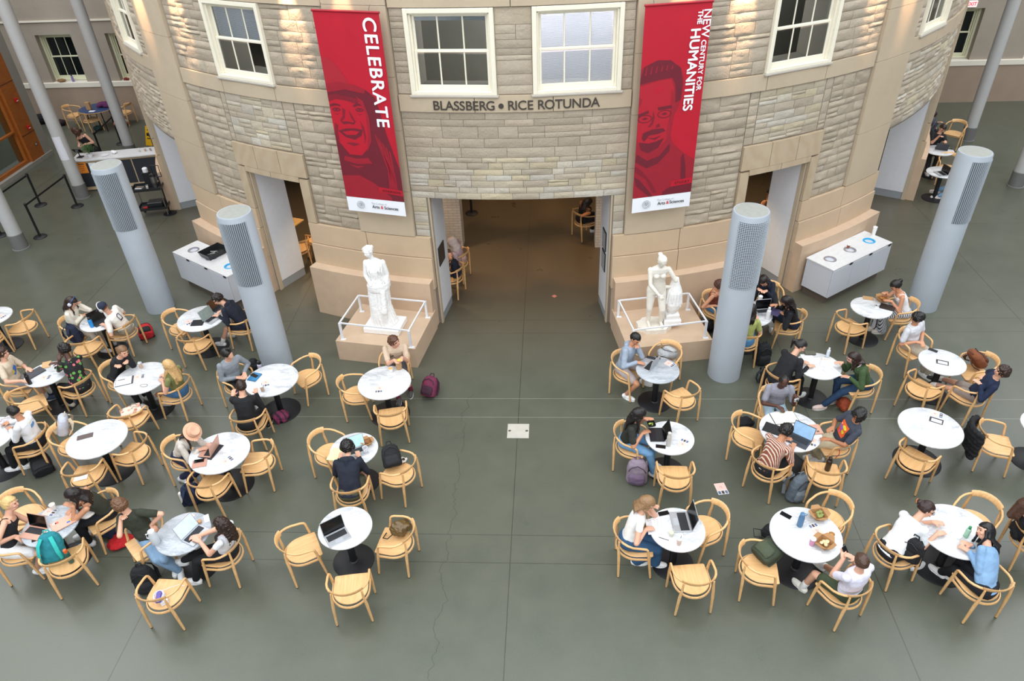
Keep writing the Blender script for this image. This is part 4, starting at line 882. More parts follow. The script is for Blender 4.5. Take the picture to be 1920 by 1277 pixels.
# ------------------------------------------------------------------ chairs and tables
def rail_path():
    P = []
    P += [(.262, .20, .585), (.266, .195, .625), (.270, .175, .650), (.274, .135, .662)]
    for k in range(1, 14):
        a = pi * k / 14; P.append((.282 * cos(a) if k != 7 else 0, .09 - .335 * sin(a) ** .85, .665 + .075 * sin(a)))
    return P + [(-x, y, z) for x, y, z in reversed(P[:4])]
CHM = {}
def chair_proto():
    root = empty('oak_armchair', (0, 0, 0)); P = rail_path(); n = len(P)
    # bent top rail: broad across the back, round along the arms
    b = MB(); rs = []; fl = []
    for i, p in enumerate(P):
        k = abs(i - (n - 1) / 2) / ((n - 1) / 2); br = 1 if k < .36 else 0
        rs.append(.5); fl.append((.024 if br else .033, .094 if br else .034))
    PP, RR, FF, UU = [], [], [], []
    rad = lambda p: V((V(p).x, V(p).y - .09, 0)).normalized() * .42 + V((0, 0, 1)) if abs(V(p).x) < .27 and V(p).y < .05 else V((0, 0, 1))
    for i, p in enumerate(P):
        if i and fl[i][1] != fl[i - 1][1]:
            m = V(P[i - 1]).lerp(V(p), .5); d = (V(p) - V(P[i - 1])).normalized() * .004
            PP += [m - d, m + d]; FF += [fl[i - 1], fl[i]]; UU += [rad(m), rad(m)]
        PP.append(V(p)); FF.append(fl[i]); UU.append(rad(p))
    b.tube(PP, [.5] * len(PP), 10, flat=FF, up=UU); b.obj('back_and_arm_rail', M_WOOD, root, sm_angle=50)
    # seat: straight front, round back
    out = [(-.215, .285), (.215, .285)] + [(.218 * cos(a) if abs(cos(a)) > 1e-6 else 0, .05 - .225 * sin(a)) for a in [pi * k / 16 for k in range(17)]]
    out = [(-.214, .287), (0, .292), (.214, .287), (.226, .27)] + [(.232 * cos(a), .06 - .235 * sin(a)) for a in [pi * k / 18 for k in range(19)]] + [(-.226, .27)]
    out = out[::-1]; m = len(out); vs = []
    for f, z in ((.97, .432), (1, .437), (1, .447), (.975, .452), (.7, .448), (.35, .444)): vs += [(x * f, .05 + (y - .05) * f, z) for x, y in out]
    fs = [tuple(range(m - 1, -1, -1))]
    for k in range(5): fs += [(k * m + i, k * m + (i + 1) % m, (k + 1) * m + (i + 1) % m, (k + 1) * m + i) for i in range(m)]
    fs.append(tuple(range(5 * m, 6 * m))); b = MB(); b.add(vs, [f[::-1] for f in fs]); b.obj('seat', M_WOOD, root, sm_angle=40)
    b = MB(); fp = [(.247, .24, .405)] + [(.247 * cos(a), .06 - .262 * sin(a), .405) for a in [pi * k / 16 for k in range(17)]] + [(-.247, .24, .405)]
    b.tube(fp, [.5] * len(fp), 8, flat=(.026, .044)); b.box((0, .245, .412), (.46, .022, .038)); b.obj('seat_frame', M_WOOD, root)
    for s in (-1, 1):
        b = MB(); b.tube([(s * .262, .20, .60), (s * .258, .225, .42), (s * .252, .27, .03), (s * .251, .274, .006)], [.0165, .021, .0155, .014], 10, up=V((0, 1, 0))); l = b.obj('front_leg', M_WOOD, root)
        b = MB(); b.lathe([(.0155, 0), (.0155, .012)], (s * .251, .275, 0), 10); b.obj('foot_cap', M_BLACK, l)
        b = MB(); b.tube([(s * .196, -.188, .715), (s * .206, -.192, .55), (s * .218, -.182, .42), (s * .237, -.173, .03), (s * .238, -.172, .006)], [.013, .018, .0215, .0155, .014], 10, up=V((0, 1, 0))); l = b.obj('rear_leg', M_WOOD, root)
        b = MB(); b.lathe([(.0155, 0), (.0155, .012)], (s * .238, -.172, 0), 10); b.obj('foot_cap', M_BLACK, l)
    return root
def copy_tree(o, parent=None):
    c = o.copy(); COL.objects.link(c); c.parent = parent
    for ch in list(o.children): copy_tree(ch, c)
    return c
CHAIR_DATA = {
 'c1': (-11.05, 11.924, 90.0, 'oak armchair empty, right of the marble table cut off by the left edge, upper row', 'oak armchairs around the cafe tables'),
 'c2': (-11.573, 11.358, 357.0, 'oak armchair cut off by the left edge below the upper marble table', 'oak armchairs around the cafe tables'),
 'c3': (-9.807, 11.722, 270.0, 'oak armchair under the girl with headphones and cream cardigan', 'oak armchairs around the cafe tables'),
 'c4': (-8.773, 11.707, 84.0, 'oak armchair under the person in white tee and navy cap', 'oak armchairs around the cafe tables'),
 'c5': (-9.322, 11.116, 357.0, 'oak armchair with a navy backpack on it, below the table with the blue bottle', 'oak armchairs around the cafe tables'),
 'c6': (-7.72, 11.89, 255.0, 'oak armchair empty, left of the table with two laptops', 'oak armchairs around the cafe tables'),
 'c7': (-7.12, 11.208, 348.0, 'oak armchair empty, below the table with two laptops', 'oak armchairs around the cafe tables'),
 'c8': (-6.313, 11.894, 78.0, 'oak armchair under the person in navy hoodie with two laptops', 'oak armchairs around the cafe tables'),
 'c9': (-5.86, 10.06, 250.0, 'oak armchair under the person in grey quarter-zip sweatshirt', 'oak armchairs around the cafe tables'),
 'c10': (-4.545, 10.297, 135.0, 'oak armchair empty, at the foot of the second fat column, seen from its side', 'oak armchairs around the cafe tables'),
 'c11': (-5.217, 8.938, 3.0, 'oak armchair under the person in black beside the striped purple bag', 'oak armchairs around the cafe tables'),
 'c12': (-8.135, 10.166, 249.0, 'oak armchair under the person in black sweater with an open binder', 'oak armchairs around the cafe tables'),
 'c13': (-6.812, 9.762, 81.0, 'oak armchair under the blonde person in olive top', 'oak armchairs around the cafe tables'),
 'c14': (-7.39, 9.028, 357.0, 'oak armchair with a floral paper tote on its seat', 'oak armchairs around the cafe tables'),
 'c15': (-9.985, 9.959, 279.0, 'oak armchair under the person in beige graphic tee at the left edge', 'oak armchairs around the cafe tables'),
 'c16': (-8.726, 9.896, 69.0, 'oak armchair under the person in floral shirt', 'oak armchairs around the cafe tables'),
 'c17': (-9.473, 9.424, 312.0, 'oak armchair empty, between the dark laptop table and the person in white sweatshirt', 'oak armchairs around the cafe tables'),
 'c18': (-8.725, 8.44, 99.0, 'oak armchair under the person in white sweatshirt at the left edge', 'oak armchairs around the cafe tables'),
 'c19': (-8.136, 8.473, 258.0, 'oak armchair holding an open white backpack', 'oak armchairs around the cafe tables'),
 'c20': (-6.893, 8.232, 75.0, 'oak armchair empty, right of the marble table with a brown slate on it', 'oak armchairs around the cafe tables'),
 'c21': (-7.46, 7.698, 9.0, 'oak armchair with a sheet of white paper on its seat', 'oak armchairs around the cafe tables'),
 'c22': (-6.055, 8.168, 267.0, 'oak armchair under the person in peach hat', 'oak armchairs around the cafe tables'),
 'c23': (-4.721, 8.07, 93.0, 'oak armchair empty, right of the table with the rose gold laptop', 'oak armchairs around the cafe tables'),
 'c24': (-5.346, 7.492, 351.0, 'oak armchair empty, below the table with the rose gold laptop', 'oak armchairs around the cafe tables'),
 'c25': (-3.7, 8.307, 249.0, 'oak armchair empty, left of the person in navy hoodie seen from behind', 'oak armchairs around the cafe tables'),
 'c26': (-3.099, 7.403, 3.0, 'oak armchair under the person in navy hoodie seen from behind', 'oak armchairs around the cafe tables'),
 'c27': (-2.4, 7.828, 66.0, 'oak armchair with a black bag and patterned pouch on it', 'oak armchairs around the cafe tables'),
 'c28': (-3.592, 9.76, 279.0, 'oak armchair empty, left of the table where a person eats by the statue', 'oak armchairs around the cafe tables'),
 'c29': (-2.78, 9.102, 12.0, 'oak armchair empty, below the table where a person eats by the statue', 'oak armchairs around the cafe tables'),
 'c30': (-2.964, 10.548, 183.0, 'oak armchair under the person in beige tee eating by the statue', 'oak armchairs around the cafe tables'),
 'c31': (-7.745, 6.282, 288.0, 'oak armchair under the blonde person in black tank top', 'oak armchairs around the cafe tables'),
 'c32': (-6.847, 6.071, 30.0, 'oak armchair holding a teal backpack with orange bottle cap', 'oak armchairs around the cafe tables'),
 'c33': (-6.716, 6.941, 138.0, 'oak armchair under the dark-haired person in olive tank top', 'oak armchairs around the cafe tables'),
 'c34': (-5.838, 6.487, 138.0, 'oak armchair under the person in dark green tee waving a hand', 'oak armchairs around the cafe tables'),
 'c35': (-4.624, 6.283, 87.0, 'oak armchair under the curly-haired person with a lit laptop', 'oak armchairs around the cafe tables'),
 'c36': (-5.224, 5.555, 357.0, 'oak armchair with a purple charger, white cable and white box on it', 'oak armchairs around the cafe tables'),
 'c37': (-3.616, 6.35, 300.0, 'oak armchair empty, left of the table with only an open laptop', 'oak armchairs around the cafe tables'),
 'c38': (-2.213, 6.52, 81.0, 'oak armchair holding a shiny olive brown bag', 'oak armchairs around the cafe tables'),
 'c39': (-2.722, 5.69, 9.0, 'oak armchair empty, in front of the table with only an open laptop', 'oak armchairs around the cafe tables'),
 'c40': (1.281, 10.414, 237.0, 'oak armchair under the person in light blue hoodie by the urn statue', 'oak armchairs around the cafe tables'),
 'c41': (2.054, 10.69, 147.0, 'oak armchair with a pale grey backpack, against the right pedestal', 'oak armchairs around the cafe tables'),
 'c42': (2.208, 9.606, 30.0, 'oak armchair empty, between the grey marble table and the right middle column', 'oak armchairs around the cafe tables'),
 'c43': (1.193, 8.519, 249.0, 'oak armchair under the long-haired person eating from a black box', 'oak armchairs around the cafe tables'),
 'c44': (1.826, 7.759, 0.0, 'oak armchair empty, beside the lavender backpack', 'oak armchairs around the cafe tables'),
 'c45': (1.057, 6.562, 270.0, 'oak armchair under the person in white crop tee and jeans', 'oak armchairs around the cafe tables'),
 'c46': (2.165, 6.863, 114.0, 'oak armchair empty, behind the large silver laptop', 'oak armchairs around the cafe tables'),
 'c47': (1.816, 5.929, 6.0, 'oak armchair empty, in front of the table with the large silver laptop', 'oak armchairs around the cafe tables'),
 'c48': (3.232, 12.448, 225.0, 'oak armchair half hidden behind the column, beside the right pedestal', 'oak armchairs around the cafe tables'),
 'c49': (3.601, 11.28, 348.0, 'oak armchair under the person in yellow-green tee half behind the column', 'oak armchairs around the cafe tables'),
 'c50': (4.599, 11.828, 75.0, 'oak armchair with a navy jacket hanging, under the person writing on a tablet', 'oak armchairs around the cafe tables'),
 'c51': (4.383, 12.756, 171.0, 'oak armchair under the person in navy hoodie holding a phone behind the column', 'oak armchairs around the cafe tables'),
 'c53': (3.947, 10.067, 300.0, 'oak armchair under the person in black writing on white papers', 'oak armchairs around the cafe tables'),
 'c54': (5.347, 10.002, 96.0, 'oak armchair under the person in green jacket', 'oak armchairs around the cafe tables'),
 'c55': (5.671, 11.772, 297.0, 'oak armchair empty, below the table with the dark tablet and salad bowl', 'oak armchairs around the cafe tables'),
 'c56': (6.84, 12.186, 87.0, 'oak armchair under the person in white tank top by the right column', 'oak armchairs around the cafe tables'),
 'c57': (6.592, 11.097, 204.0, 'oak armchair under the person in white tee looking down by the right column', 'oak armchairs around the cafe tables'),
 'c58': (7.461, 10.384, 90.0, 'oak armchair holding a brown leather bag', 'oak armchairs around the cafe tables'),
 'c59': (6.29, 9.883, 303.0, 'oak armchair empty, below the table with phone and black-and-white flyer', 'oak armchairs around the cafe tables'),
 'c60': (7.07, 9.714, 27.0, 'oak armchair under the person in navy sweatshirt with stretched legs', 'oak armchairs around the cafe tables'),
 'c61': (3.087, 8.744, 240.0, 'oak armchair empty, left of the table with the open notebook', 'oak armchairs around the cafe tables'),
 'c62': (3.253, 7.98, 312.0, 'oak armchair under the person in brown striped shirt', 'oak armchairs around the cafe tables'),
 'c63': (4.079, 7.857, 351.0, 'oak armchair with a dark brown bottle standing on its seat', 'oak armchairs around the cafe tables'),
 'c64': (4.476, 8.547, 96.0, 'oak armchair under the person in grey tee with orange print', 'oak armchairs around the cafe tables'),
 'c65': (3.687, 9.398, 177.0, 'oak armchair under the person in grey shirt reading the notebook', 'oak armchairs around the cafe tables'),
 'c66': (5.518, 8.173, 312.0, 'oak armchair empty, below the large table with only flyers on it', 'oak armchairs around the cafe tables'),
 'c67': (6.867, 8.593, 255.0, 'oak armchair with a black coat draped over its back', 'oak armchairs around the cafe tables'),
 'c68': (2.681, 6.186, 264.0, 'oak armchair with an olive green backpack lying on it', 'oak armchairs around the cafe tables'),
 'c69': (3.903, 7.042, 126.0, 'oak armchair empty, behind the table with the blue bottle and food boxes', 'oak armchairs around the cafe tables'),
 'c70': (3.734, 5.817, 30.0, 'oak armchair under the person in white shirt photographing lunch', 'oak armchairs around the cafe tables'),
 'c71': (4.547, 6.451, 294.0, 'oak armchair with a black backpack on it, under the person in white blouse', 'oak armchairs around the cafe tables'),
 'c72': (5.916, 7.043, 132.0, 'oak armchair empty, behind the large table of two talking people at the right', 'oak armchairs around the cafe tables'),
 'c73': (5.493, 5.916, 12.0, 'oak armchair under the person in light blue sweatshirt', 'oak armchairs around the cafe tables'),
 'c74': (6.483, 6.725, 261.0, 'oak armchair with a black bag, cut off by the right edge', 'oak armchairs around the cafe tables'),
 'c75': (12.104, 21.988, 138.0, 'oak armchair empty, beside the slender column at the right rear', 'oak armchairs around the cafe tables'),
 'c76': (10.8, 19.413, 168.0, 'oak armchair partly behind the right rear fat column', 'oak armchairs around the cafe tables'),
 'k78': (-17.55, 25.45, 268.0, 'oak armchair left of the blue table at the far left rear', 'oak armchairs around the cafe tables'),
 'k79': (-16.6, 24.85, 330.0, 'oak armchair in front of the blue table at the far left rear', 'oak armchairs around the cafe tables'),
 'k80': (-15.62, 25.6, 80.0, 'oak armchair right of the blue table at the far left rear', 'oak armchairs around the cafe tables'),
 'k81': (-2.2, 14.45, 75.0, 'oak armchair under the person in pink headscarf inside the opening', 'oak armchairs around the cafe tables'),
 'k82': (-2.25, 13.78, 75.0, 'oak armchair with a navy backpack just inside the opening', 'oak armchairs around the cafe tables'),
 'k83': (0.72, 16.42, 300.0, 'oak armchair under the person in black inside the right side of the opening', 'oak armchairs around the cafe tables'),
 'k84': (-6.15, 15.12, 20.0, 'oak armchair at the wooden table inside the left doorway', 'oak armchairs around the cafe tables'),
 'k85': (-5.75, 15.6, 60.0, 'oak armchair seen as a sliver at the jamb inside the left doorway', 'oak armchairs around the cafe tables'),
 'k77': (10.7, 20.5, 185.0, 'oak armchair behind the slim marble table of the person in black tee', 'oak armchairs around the cafe tables'),
 'k31': (-8.05, 6.95, 235.0, 'oak armchair back at the left edge behind the blonde person', 'oak armchairs around the cafe tables'),
}
TABLE_DATA = [
 (-11.6, 11.85, 0.38, 0, 'marble cafe table cut off by the left edge in the rear row'),
 (-9.2, 11.68, 0.38, 0, 'marble table with the blue bottle and black laptop'),
 (-7.12, 11.76, 0.47, 0, 'marble table with two laptops behind the second fat column'),
 (-9.32, 9.97, 0.38, 0, 'marble table with a closed dark laptop and black bottle'),
 (-7.46, 9.85, 0.47, 0, 'marble table with an open binder and iced coffee'),
 (-5.04, 9.8, 0.47, 0, 'marble table at the foot of the second fat column, iced coffee near its edge'),
 (-2.99, 9.73, 0.47, 0, 'marble table with soup bowl and paper bag in front of the draped statue'),
 (-7.47, 8.28, 0.47, 0, 'marble table with only a brown slate on it'),
 (-5.3, 7.98, 0.47, 0, 'marble table with a rose gold laptop in a dark sleeve'),
 (-3.16, 8.07, 0.38, 0, 'marble table with lit laptop, white mug and yellow pad'),
 (-9.41, 8.33, 0.47, 0, 'marble table cut off by the left edge beside the person in white sweatshirt'),
 (-7.22, 6.5, 0.38, 1, 'greyish marble table with a closed sticker laptop and paper cup'),
 (-5.22, 6.39, 0.38, 1, 'greyish marble table with a lit laptop and a big clear jug'),
 (-2.94, 6.53, 0.38, 0, 'marble table with only a black-screened silver laptop'),
 (1.81, 10.08, 0.38, 1, 'grey veined marble table in front of the urn statue pedestal'),
 (1.8, 8.37, 0.38, 0, 'marble table with a black laptop and tall grey bottle'),
 (1.67, 6.57, 0.38, 0, 'marble table with a large silver laptop and pink drink'),
 (3.74, 11.85, 0.47, 0, 'marble table half behind the right middle column, white bottle on it'),
 (4.61, 10.19, 0.38, 0, 'marble table covered in white papers'),
 (6.14, 12.02, 0.38, 0, 'marble table with salad bowl and dark tablet near the right bin cabinet'),
 (6.75, 10.3, 0.38, 0, 'marble table with a phone and one black-and-white flyer'),
 (3.7, 8.54, 0.47, 0, 'marble table with an open notebook and sticker laptop'),
 (5.87, 8.63, 0.47, 0, 'large marble table empty but for two flyers, one chair below it'),
 (3.38, 6.52, 0.47, 0, 'marble table with blue bottle, pink tumbler and food boxes'),
 (5.37, 6.6, 0.47, 0, 'large marble table with green bottle and white phone at the right'),
 (7.66, 8.66, 0.38, 0, 'marble table cut off by the right edge beside the draped coat'),
 (10.68, 19.87, 0.38, 0, 'small marble table of the person in black tee at the right rear'),
 (10.14, 18.38, 0.38, 0, 'small marble table in front of the one of the person in black tee, right rear'),
]
CHAIRS = {}
proto_chair = chair_proto(); used = False
for key, (x, y, d, lb, grp) in CHAIR_DATA.items():
    o = copy_tree(proto_chair) if used else proto_chair; used = True
    o.location = (x, y, 0); o.rotation_euler = (0, 0, radians(d)); tag(o, lb, 'chair', grp); CHAIRS[key] = o
def table_proto(r, grey):
    root = empty('marble_table', (0, 0, 0)); rb = .30 if r < .42 else .36
    b = MB(); b.lathe([(r - .012, .722), (r - .002, .728), (r, .736), (r - .003, .745), (r - .012, .75), (.01, .75)], n=56); b.obj('tabletop', M_MARBLE_G if grey else M_MARBLE, root)
    b = MB(); b.lathe([(.2, .705), (.2, .722)], n=24); b.lathe([(.052, .02), (.052, .705)], n=20); b.obj('pole', M_BLACK, root)
    b = MB(); b.lathe([(rb, 0), (rb, .010), (rb - .012, .016), (.07, .022), (.055, .035)], n=48); b.obj('base', M_BLACK, root)
    return root
TP = {}
for (x, y, r, gr, lb) in TABLE_DATA:
    k = (r, gr)
    if k in TP: o = copy_tree(TP[k])
    else: o = TP[k] = table_proto(r, gr)
    o.location = (x, y, 0); tag(o, lb, 'table', 'round marble cafe tables')


# ------------------------------------------------------------------ people
SK = {'l': '#d9a58a', 'm': '#c58c6b', 't': '#a8714f', 'd': '#4e3024', 'b': '#7a4d35'}
def skin(k): return mat('skin_' + k, SK[k], .55, var=.04, vs=30)
def cloth(c): return mat('cloth_' + c.strip('#'), c, .85, var=.07, vs=16, bump=.35, bs=160)
def hairm(c):
    k = ('hair', c)
    if k in MC: return MC[k]
    m = bpy.data.materials.new('hair_' + c.strip('#')); m.use_nodes = True; nt = m.node_tree; p = nt.nodes['Principled BSDF']; p.inputs['Roughness'].default_value = .42; MC[k] = m
    tc = N(nt, 'TexCoord'); v = N(nt, 'VectorMath', operation='MULTIPLY'); v.inputs[1].default_value = (1, 1, .12); nt.links.new(tc.outputs['Object'], v.inputs[0])
    n = N(nt, 'TexNoise'); n.inputs['Scale'].default_value = 150; n.inputs['Detail'].default_value = 4; nt.links.new(v.outputs[0], n.inputs['Vector']); q = lin(c)
    nt.links.new(mixc(nt, math_(nt, 'MULTIPLY_ADD', n.outputs[0], 2.2, -.6), tuple(x * .65 for x in q), tuple(min(1, x * 1.35) for x in q)), p.inputs['Base Color'])
    b = N(nt, 'Bump'); b.inputs['Strength'].default_value = .5; b.inputs['Distance'].default_value = .004; nt.links.new(n.outputs[0], b.inputs['Height']); nt.links.new(b.outputs[0], p.inputs['Normal']); return m
def stripe_cloth(c1, c2, f=70):
    k = ('st', c1, c2)
    if k in MC: return MC[k]
    m = bpy.data.materials.new('striped_cloth'); m.use_nodes = True; nt = m.node_tree; p = nt.nodes['Principled BSDF']; p.inputs['Roughness'].default_value = .85
    tc = N(nt, 'TexCoord'); sp = N(nt, 'SeparateXYZ'); nt.links.new(tc.outputs['Object'], sp.inputs[0])
    s_ = math_(nt, 'SINE', math_(nt, 'MULTIPLY', math_(nt, 'ADD', sp.outputs[0], math_(nt, 'MULTIPLY', sp.outputs[1], .6)), f * 2))
    nt.links.new(mixc(nt, math_(nt, 'GREATER_THAN', s_, .45), lin(c1), lin(c2)), p.inputs['Base Color']); MC[k] = m; return m
def floral_cloth(base, a, c):
    k = ('fl', base, a, c)
    if k in MC: return MC[k]
    m = bpy.data.materials.new('floral_cloth'); m.use_nodes = True; nt = m.node_tree; p = nt.nodes['Principled BSDF']; p.inputs['Roughness'].default_value = .8
    tc = N(nt, 'TexCoord'); v = N(nt, 'TexVoronoi'); v.inputs['Scale'].default_value = 14; nt.links.new(tc.outputs['Object'], v.inputs['Vector'])
    v2 = N(nt, 'SeparateColor'); nt.links.new(v.outputs['Color'], v2.inputs[0])
    f = math_(nt, 'LESS_THAN', v.outputs['Distance'], .42); col = mixc(nt, math_(nt, 'GREATER_THAN', v2.outputs[0], .5), lin(a), lin(c))
    nt.links.new(mixc(nt, f, lin(base), col), p.inputs['Base Color']); MC[k] = m; return m
def fabric(c):
    if isinstance(c, tuple): return {'stripe': stripe_cloth, 'floral': floral_cloth}[c[0]](*c[1:])
    return cloth(c)

PEOPLE = {}
def person(key, label, hip, head, face, look, hands, feet, sk='l', hair=('short', '#2a1c14'), top=('#888888', 's'), legs=('#222222', 'l'), shoe='#e8e8e8', sock=None, wd=1.0, elbow=(.9, .9), stand=False, fine=.0075, knees=None, chest=None):
    """hip, head, look: points; face: heading of the pelvis; hands, feet: (left, right) points"""
    hip, head, look = V(hip), V(head), V(look); root = thing('person', label, 'person', (hip.x, hip.y, 0))
    o = V((hip.x, hip.y, 0)); hip -= o; head -= o; look -= o
    F = V((cos(face), sin(face), 0)); Rt = V((sin(face), -cos(face), 0))
    sp = head - hip; L = sp.length; u = sp.normalized()
    lf = (look - head).normalized()
    neck = hip + sp * (.735) - (F - u * F.dot(u)) * .015
    cf = chest and V((cos(chest), sin(chest), 0)) or (F * 1.0 + V((lf.x, lf.y, 0)) * .35).normalized(); cr = V((cf.y, -cf.x, 0)); 
    tu = (neck - hip).normalized(); cr = (cr - tu * cr.dot(tu)).normalized(); cf = tu.cross(cr); 
    if cf.dot(F) < 0 and not chest: cf = -cf
    cf = tu.cross(cr); W = .185 * wd
    H = [hands[0] and V(hands[0]) - o, hands[1] and V(hands[1]) - o]; FT = [V(feet[0]) - o, V(feet[1]) - o]
    S = [neck - tu * .045 - cr * (W - .01), neck - tu * .045 + cr * (W - .01)]
    seat_pts = []
    def torso(b, g, top_, low=-.06):
        K = lambda t: hip.lerp(neck, t); m = lambda a, c, t: (a * (1 - t) + c * t).normalized()
        rr = [m(Rt, cr, t) for t in (0, .15, .35, .6, .85, 1)]
        bulge = F * .02
        secs = [(hip + V((0, 0, low)), Rt, F, .145 * wd + g, .105 + g), (K(.02), Rt, F, .165 * wd + g, .118 + g), (K(.22) + bulge, rr[1], F, .148 * wd + g, .112 + g), (K(.45), rr[2], m(F, cf, .4), .140 * wd + g, .102 + g), (K(.68), rr[3], m(F, cf, .8), .158 * wd + g, .11 + g), (K(.86), cr, cf, .168 * wd + g, .1 + g)]
        if top_: secs += [(K(.955), cr, cf, .135 * wd + g, .078 + g), (K(1.0), cr, cf, .065 + g, .06 + g * .5)]
        loft(b, secs, 24)
    EL, WR = [], []
    for k, sgn in ((0, -1), (1, 1)):
        if H[k] is None: H[k] = hip + F * .22 + Rt * sgn * .12 + V((0, 0, .08))
        hd = H[k]; d0 = (hd - S[k]).normalized(); wrist = hd - V((d0.x, d0.y, d0.z * .3)).normalized() * .085
        up_ = hd.z > S[k].z - .16; e, w = bend2(S[k], wrist, .285, .255, (V((0, 0, -1.3)) + cf * .5 + cr * sgn * .35) if up_ else (cr * sgn * elbow[k] - tu * .8 - cf * .35)); EL.append(e); WR.append(w)
    KN, AN = [], []
    for k, sgn in ((0, -1), (1, 1)):
        hj = hip + Rt * sgn * .085 - V((0, 0, .01)); an = FT[k] + V((0, 0, .085)) if not stand else FT[k] + V((0, 0, .085))
        pole = (F + V((0, 0, .9)) + Rt * sgn * .15) if not knees else V(knees)
        kn, a2 = bend2(hj, an, .43, .41, pole); KN.append((hj, kn)); AN.append(a2)
    # ---- body, one continuous skin surface
    b = MB(); torso(b, -.012, True); cap(b, neck - tu * .03, neck.lerp(head, .55), .056, .05)
    lf = lf if lf.length > 0 else cf; hu = (u * .9 + V((0, 0, .45))).normalized(); hf = (lf - hu * lf.dot(hu) * .35).normalized(); hu = (hu - hf * hu.dot(hf)).normalized(); hr, Mh = head_shape(b, head, hf, hu)
    for k in (0, 1):
        sg = (-1, 1)[k]; cap(b, S[k], EL[k], .047 * wd, .038); cap(b, EL[k], WR[k], .039, .027)
        fd = (H[k] - WR[k]); fd = fd.normalized() if fd.length > .01 else (WR[k] - EL[k]).normalized()
        fd = (fd + (WR[k] - EL[k]).normalized() * .4).normalized(); pn = V((0, 0, -1)) - fd * -fd.z
        if pn.length < .2: pn = cr * -sg
        hand(b, WR[k], fd, pn, 1 if (fd.cross(pn.normalized())).dot(cr * -sg) > 0 else -1, .98, .55)
        cap(b, KN[k][0], KN[k][1], .08, .054); cap(b, KN[k][1], AN[k], .053, .037)
        tf = (AN[k] - KN[k][1]); fdir = V((F.x, F.y, 0)) + V((tf.x, tf.y, 0)) * .9; fdir.normalize(); cap(b, AN[k] + V((0, 0, -.035)), AN[k] + fdir * .14 + V((0, 0, -.055)), .036, .028)
    organic(b, 'body', skin(sk), root, fine, 2)
    # ---- face
    b = MB()
    for q in (-1, 1): b.ell(head + Mh @ V((q * .031, .082, .014)), (.0135, .008, .0065), Mh, 10, 6)
    b.obj('eyes', mat('dark_eye', '#1f1512', .3), root)
    b = MB()
    for q in (-1, 1): cap(b, head + Mh @ V((q * .018, .0935, .034)), head + Mh @ V((q * .046, .082, .036)), .005, .004, n=6)
    b.obj('eyebrows', hairm(hair[1]), root)
    b = MB(); cap(b, head + Mh @ V((-.02, .093, -.047)), head + Mh @ V((.02, .093, -.047)), .0065, .0065, n=6); b.obj('lips', mat('lips_' + sk, {'l': '#b06a60', 'm': '#a05a4c', 't': '#8a4a3c', 'd': '#5a2c28', 'b': '#6a3a30'}[sk], .5), root)
    # ---- hair
    hs, hc = hair[0], hair[1]
    def hp(x, y, z): return head + Mh @ V((x, y, z))
    if hs not in ('hijab',):
        b = MB(); big = {'curly': .012, 'afro': .03, 'short': .0, 'buzz': -.006}.get(hs, .006)
        vs, fs = [], []; n_, k_ = 28, 18
        for j in range(k_ + 1):
            ph = pi * j / k_
            for i in range(n_):
                a = 2 * pi * i / n_; d = V((cos(a) * sin(ph), sin(a) * sin(ph), cos(ph)))
                facew = (d.y > .30 and d.z < .50) or d.z < -.52 or (d.y > .05 and d.z < -.05 and abs(d.x) > .5)
                r = V((.086 + big, .105 + big, .108 + big)); k = .82 if facew else 1.0
                if not facew and big > .01: k += R_.uniform(-.04, .05)
                vs.append(hp(d.x * r.x * k, d.y * r.y * k - .006, d.z * r.z * k + .014))
        for j in range(k_):
            for i in range(n_): fs.append((j * n_ + i, (j + 1) * n_ + i, (j + 1) * n_ + (i + 1) % n_, j * n_ + (i + 1) % n_))
        b.add(vs, fs); dn = V((0, 0, -1))
        if hs in ('long', 'longcurly', 'bob'):
            ln = {'long': hair[2] if len(hair) > 2 else .3, 'longcurly': .24, 'bob': .13}[hs]; cnt = 34
            back_ = -cf if hs != 'bob' else V((0, 0, 0)); cap(b, hp(0, -.045, .0), hp(0, -.055, -.06) + dn * .03, .082, .07); m0 = hp(0, -.06, -.05) + dn * .02; cap(b, m0, m0 + dn * ln * .7 + back_ * .05, .07, .055)
            for i in range(cnt):
                a = pi * (1.0 + (i + .5) / cnt) ; x0, y0 = cos(a) * .078, sin(a) * .088 + .01
                if i in (0, 1, cnt - 1, cnt - 2): y0 += .03
                p0 = hp(x0, y0, .03); p1 = hp(x0 * 1.12, y0 * 1.1, -.06)
                back = (p1 - head); back -= dn * back.dot(dn); p2 = p1 + dn * ln * .5 + back * .12; p3 = p1 + dn * ln * R_.uniform(.8, 1.1) + back * .1 + V((R_.uniform(-.015, .015), R_.uniform(-.015, .015), 0))
                # keep the locks outside the back or, at the sides, before the shoulder
                frontlock = (i < 4 or i > cnt - 5)
                for q_ in (p2, p3):
                    ax = hip.lerp(neck, max(0, min(1, (q_ - hip).dot(tu) / (neck - hip).length))); side = (q_ - ax).dot(cf); near = (q_ - ax).length < .2
                    if near and frontlock and side < .12: q_ += cf * (.12 - side) * .7
                    elif near and not frontlock and side > -.125: q_ -= cf * (.125 + side) * .8
                b.tube([p0, p1, p2, p3], [.016, .019, .017, .006], 7)
        if hs == 'afro' or hs == 'curly':
            for i in range(60 if hs == 'afro' else 40):
                a = R_.uniform(0, 2 * pi); z = R_.uniform(-.35, 1); s_ = math.sqrt(max(0, 1 - z * z)); d = V((cos(a) * s_, sin(a) * s_, z))
                if d.y > .25 and d.z < .45: continue
                q = .112 if hs == 'afro' else .1; b.ell(hp(d.x * q * .92, d.y * q - .008, d.z * q + .014), (.02,) * 3, None, 6, 4)
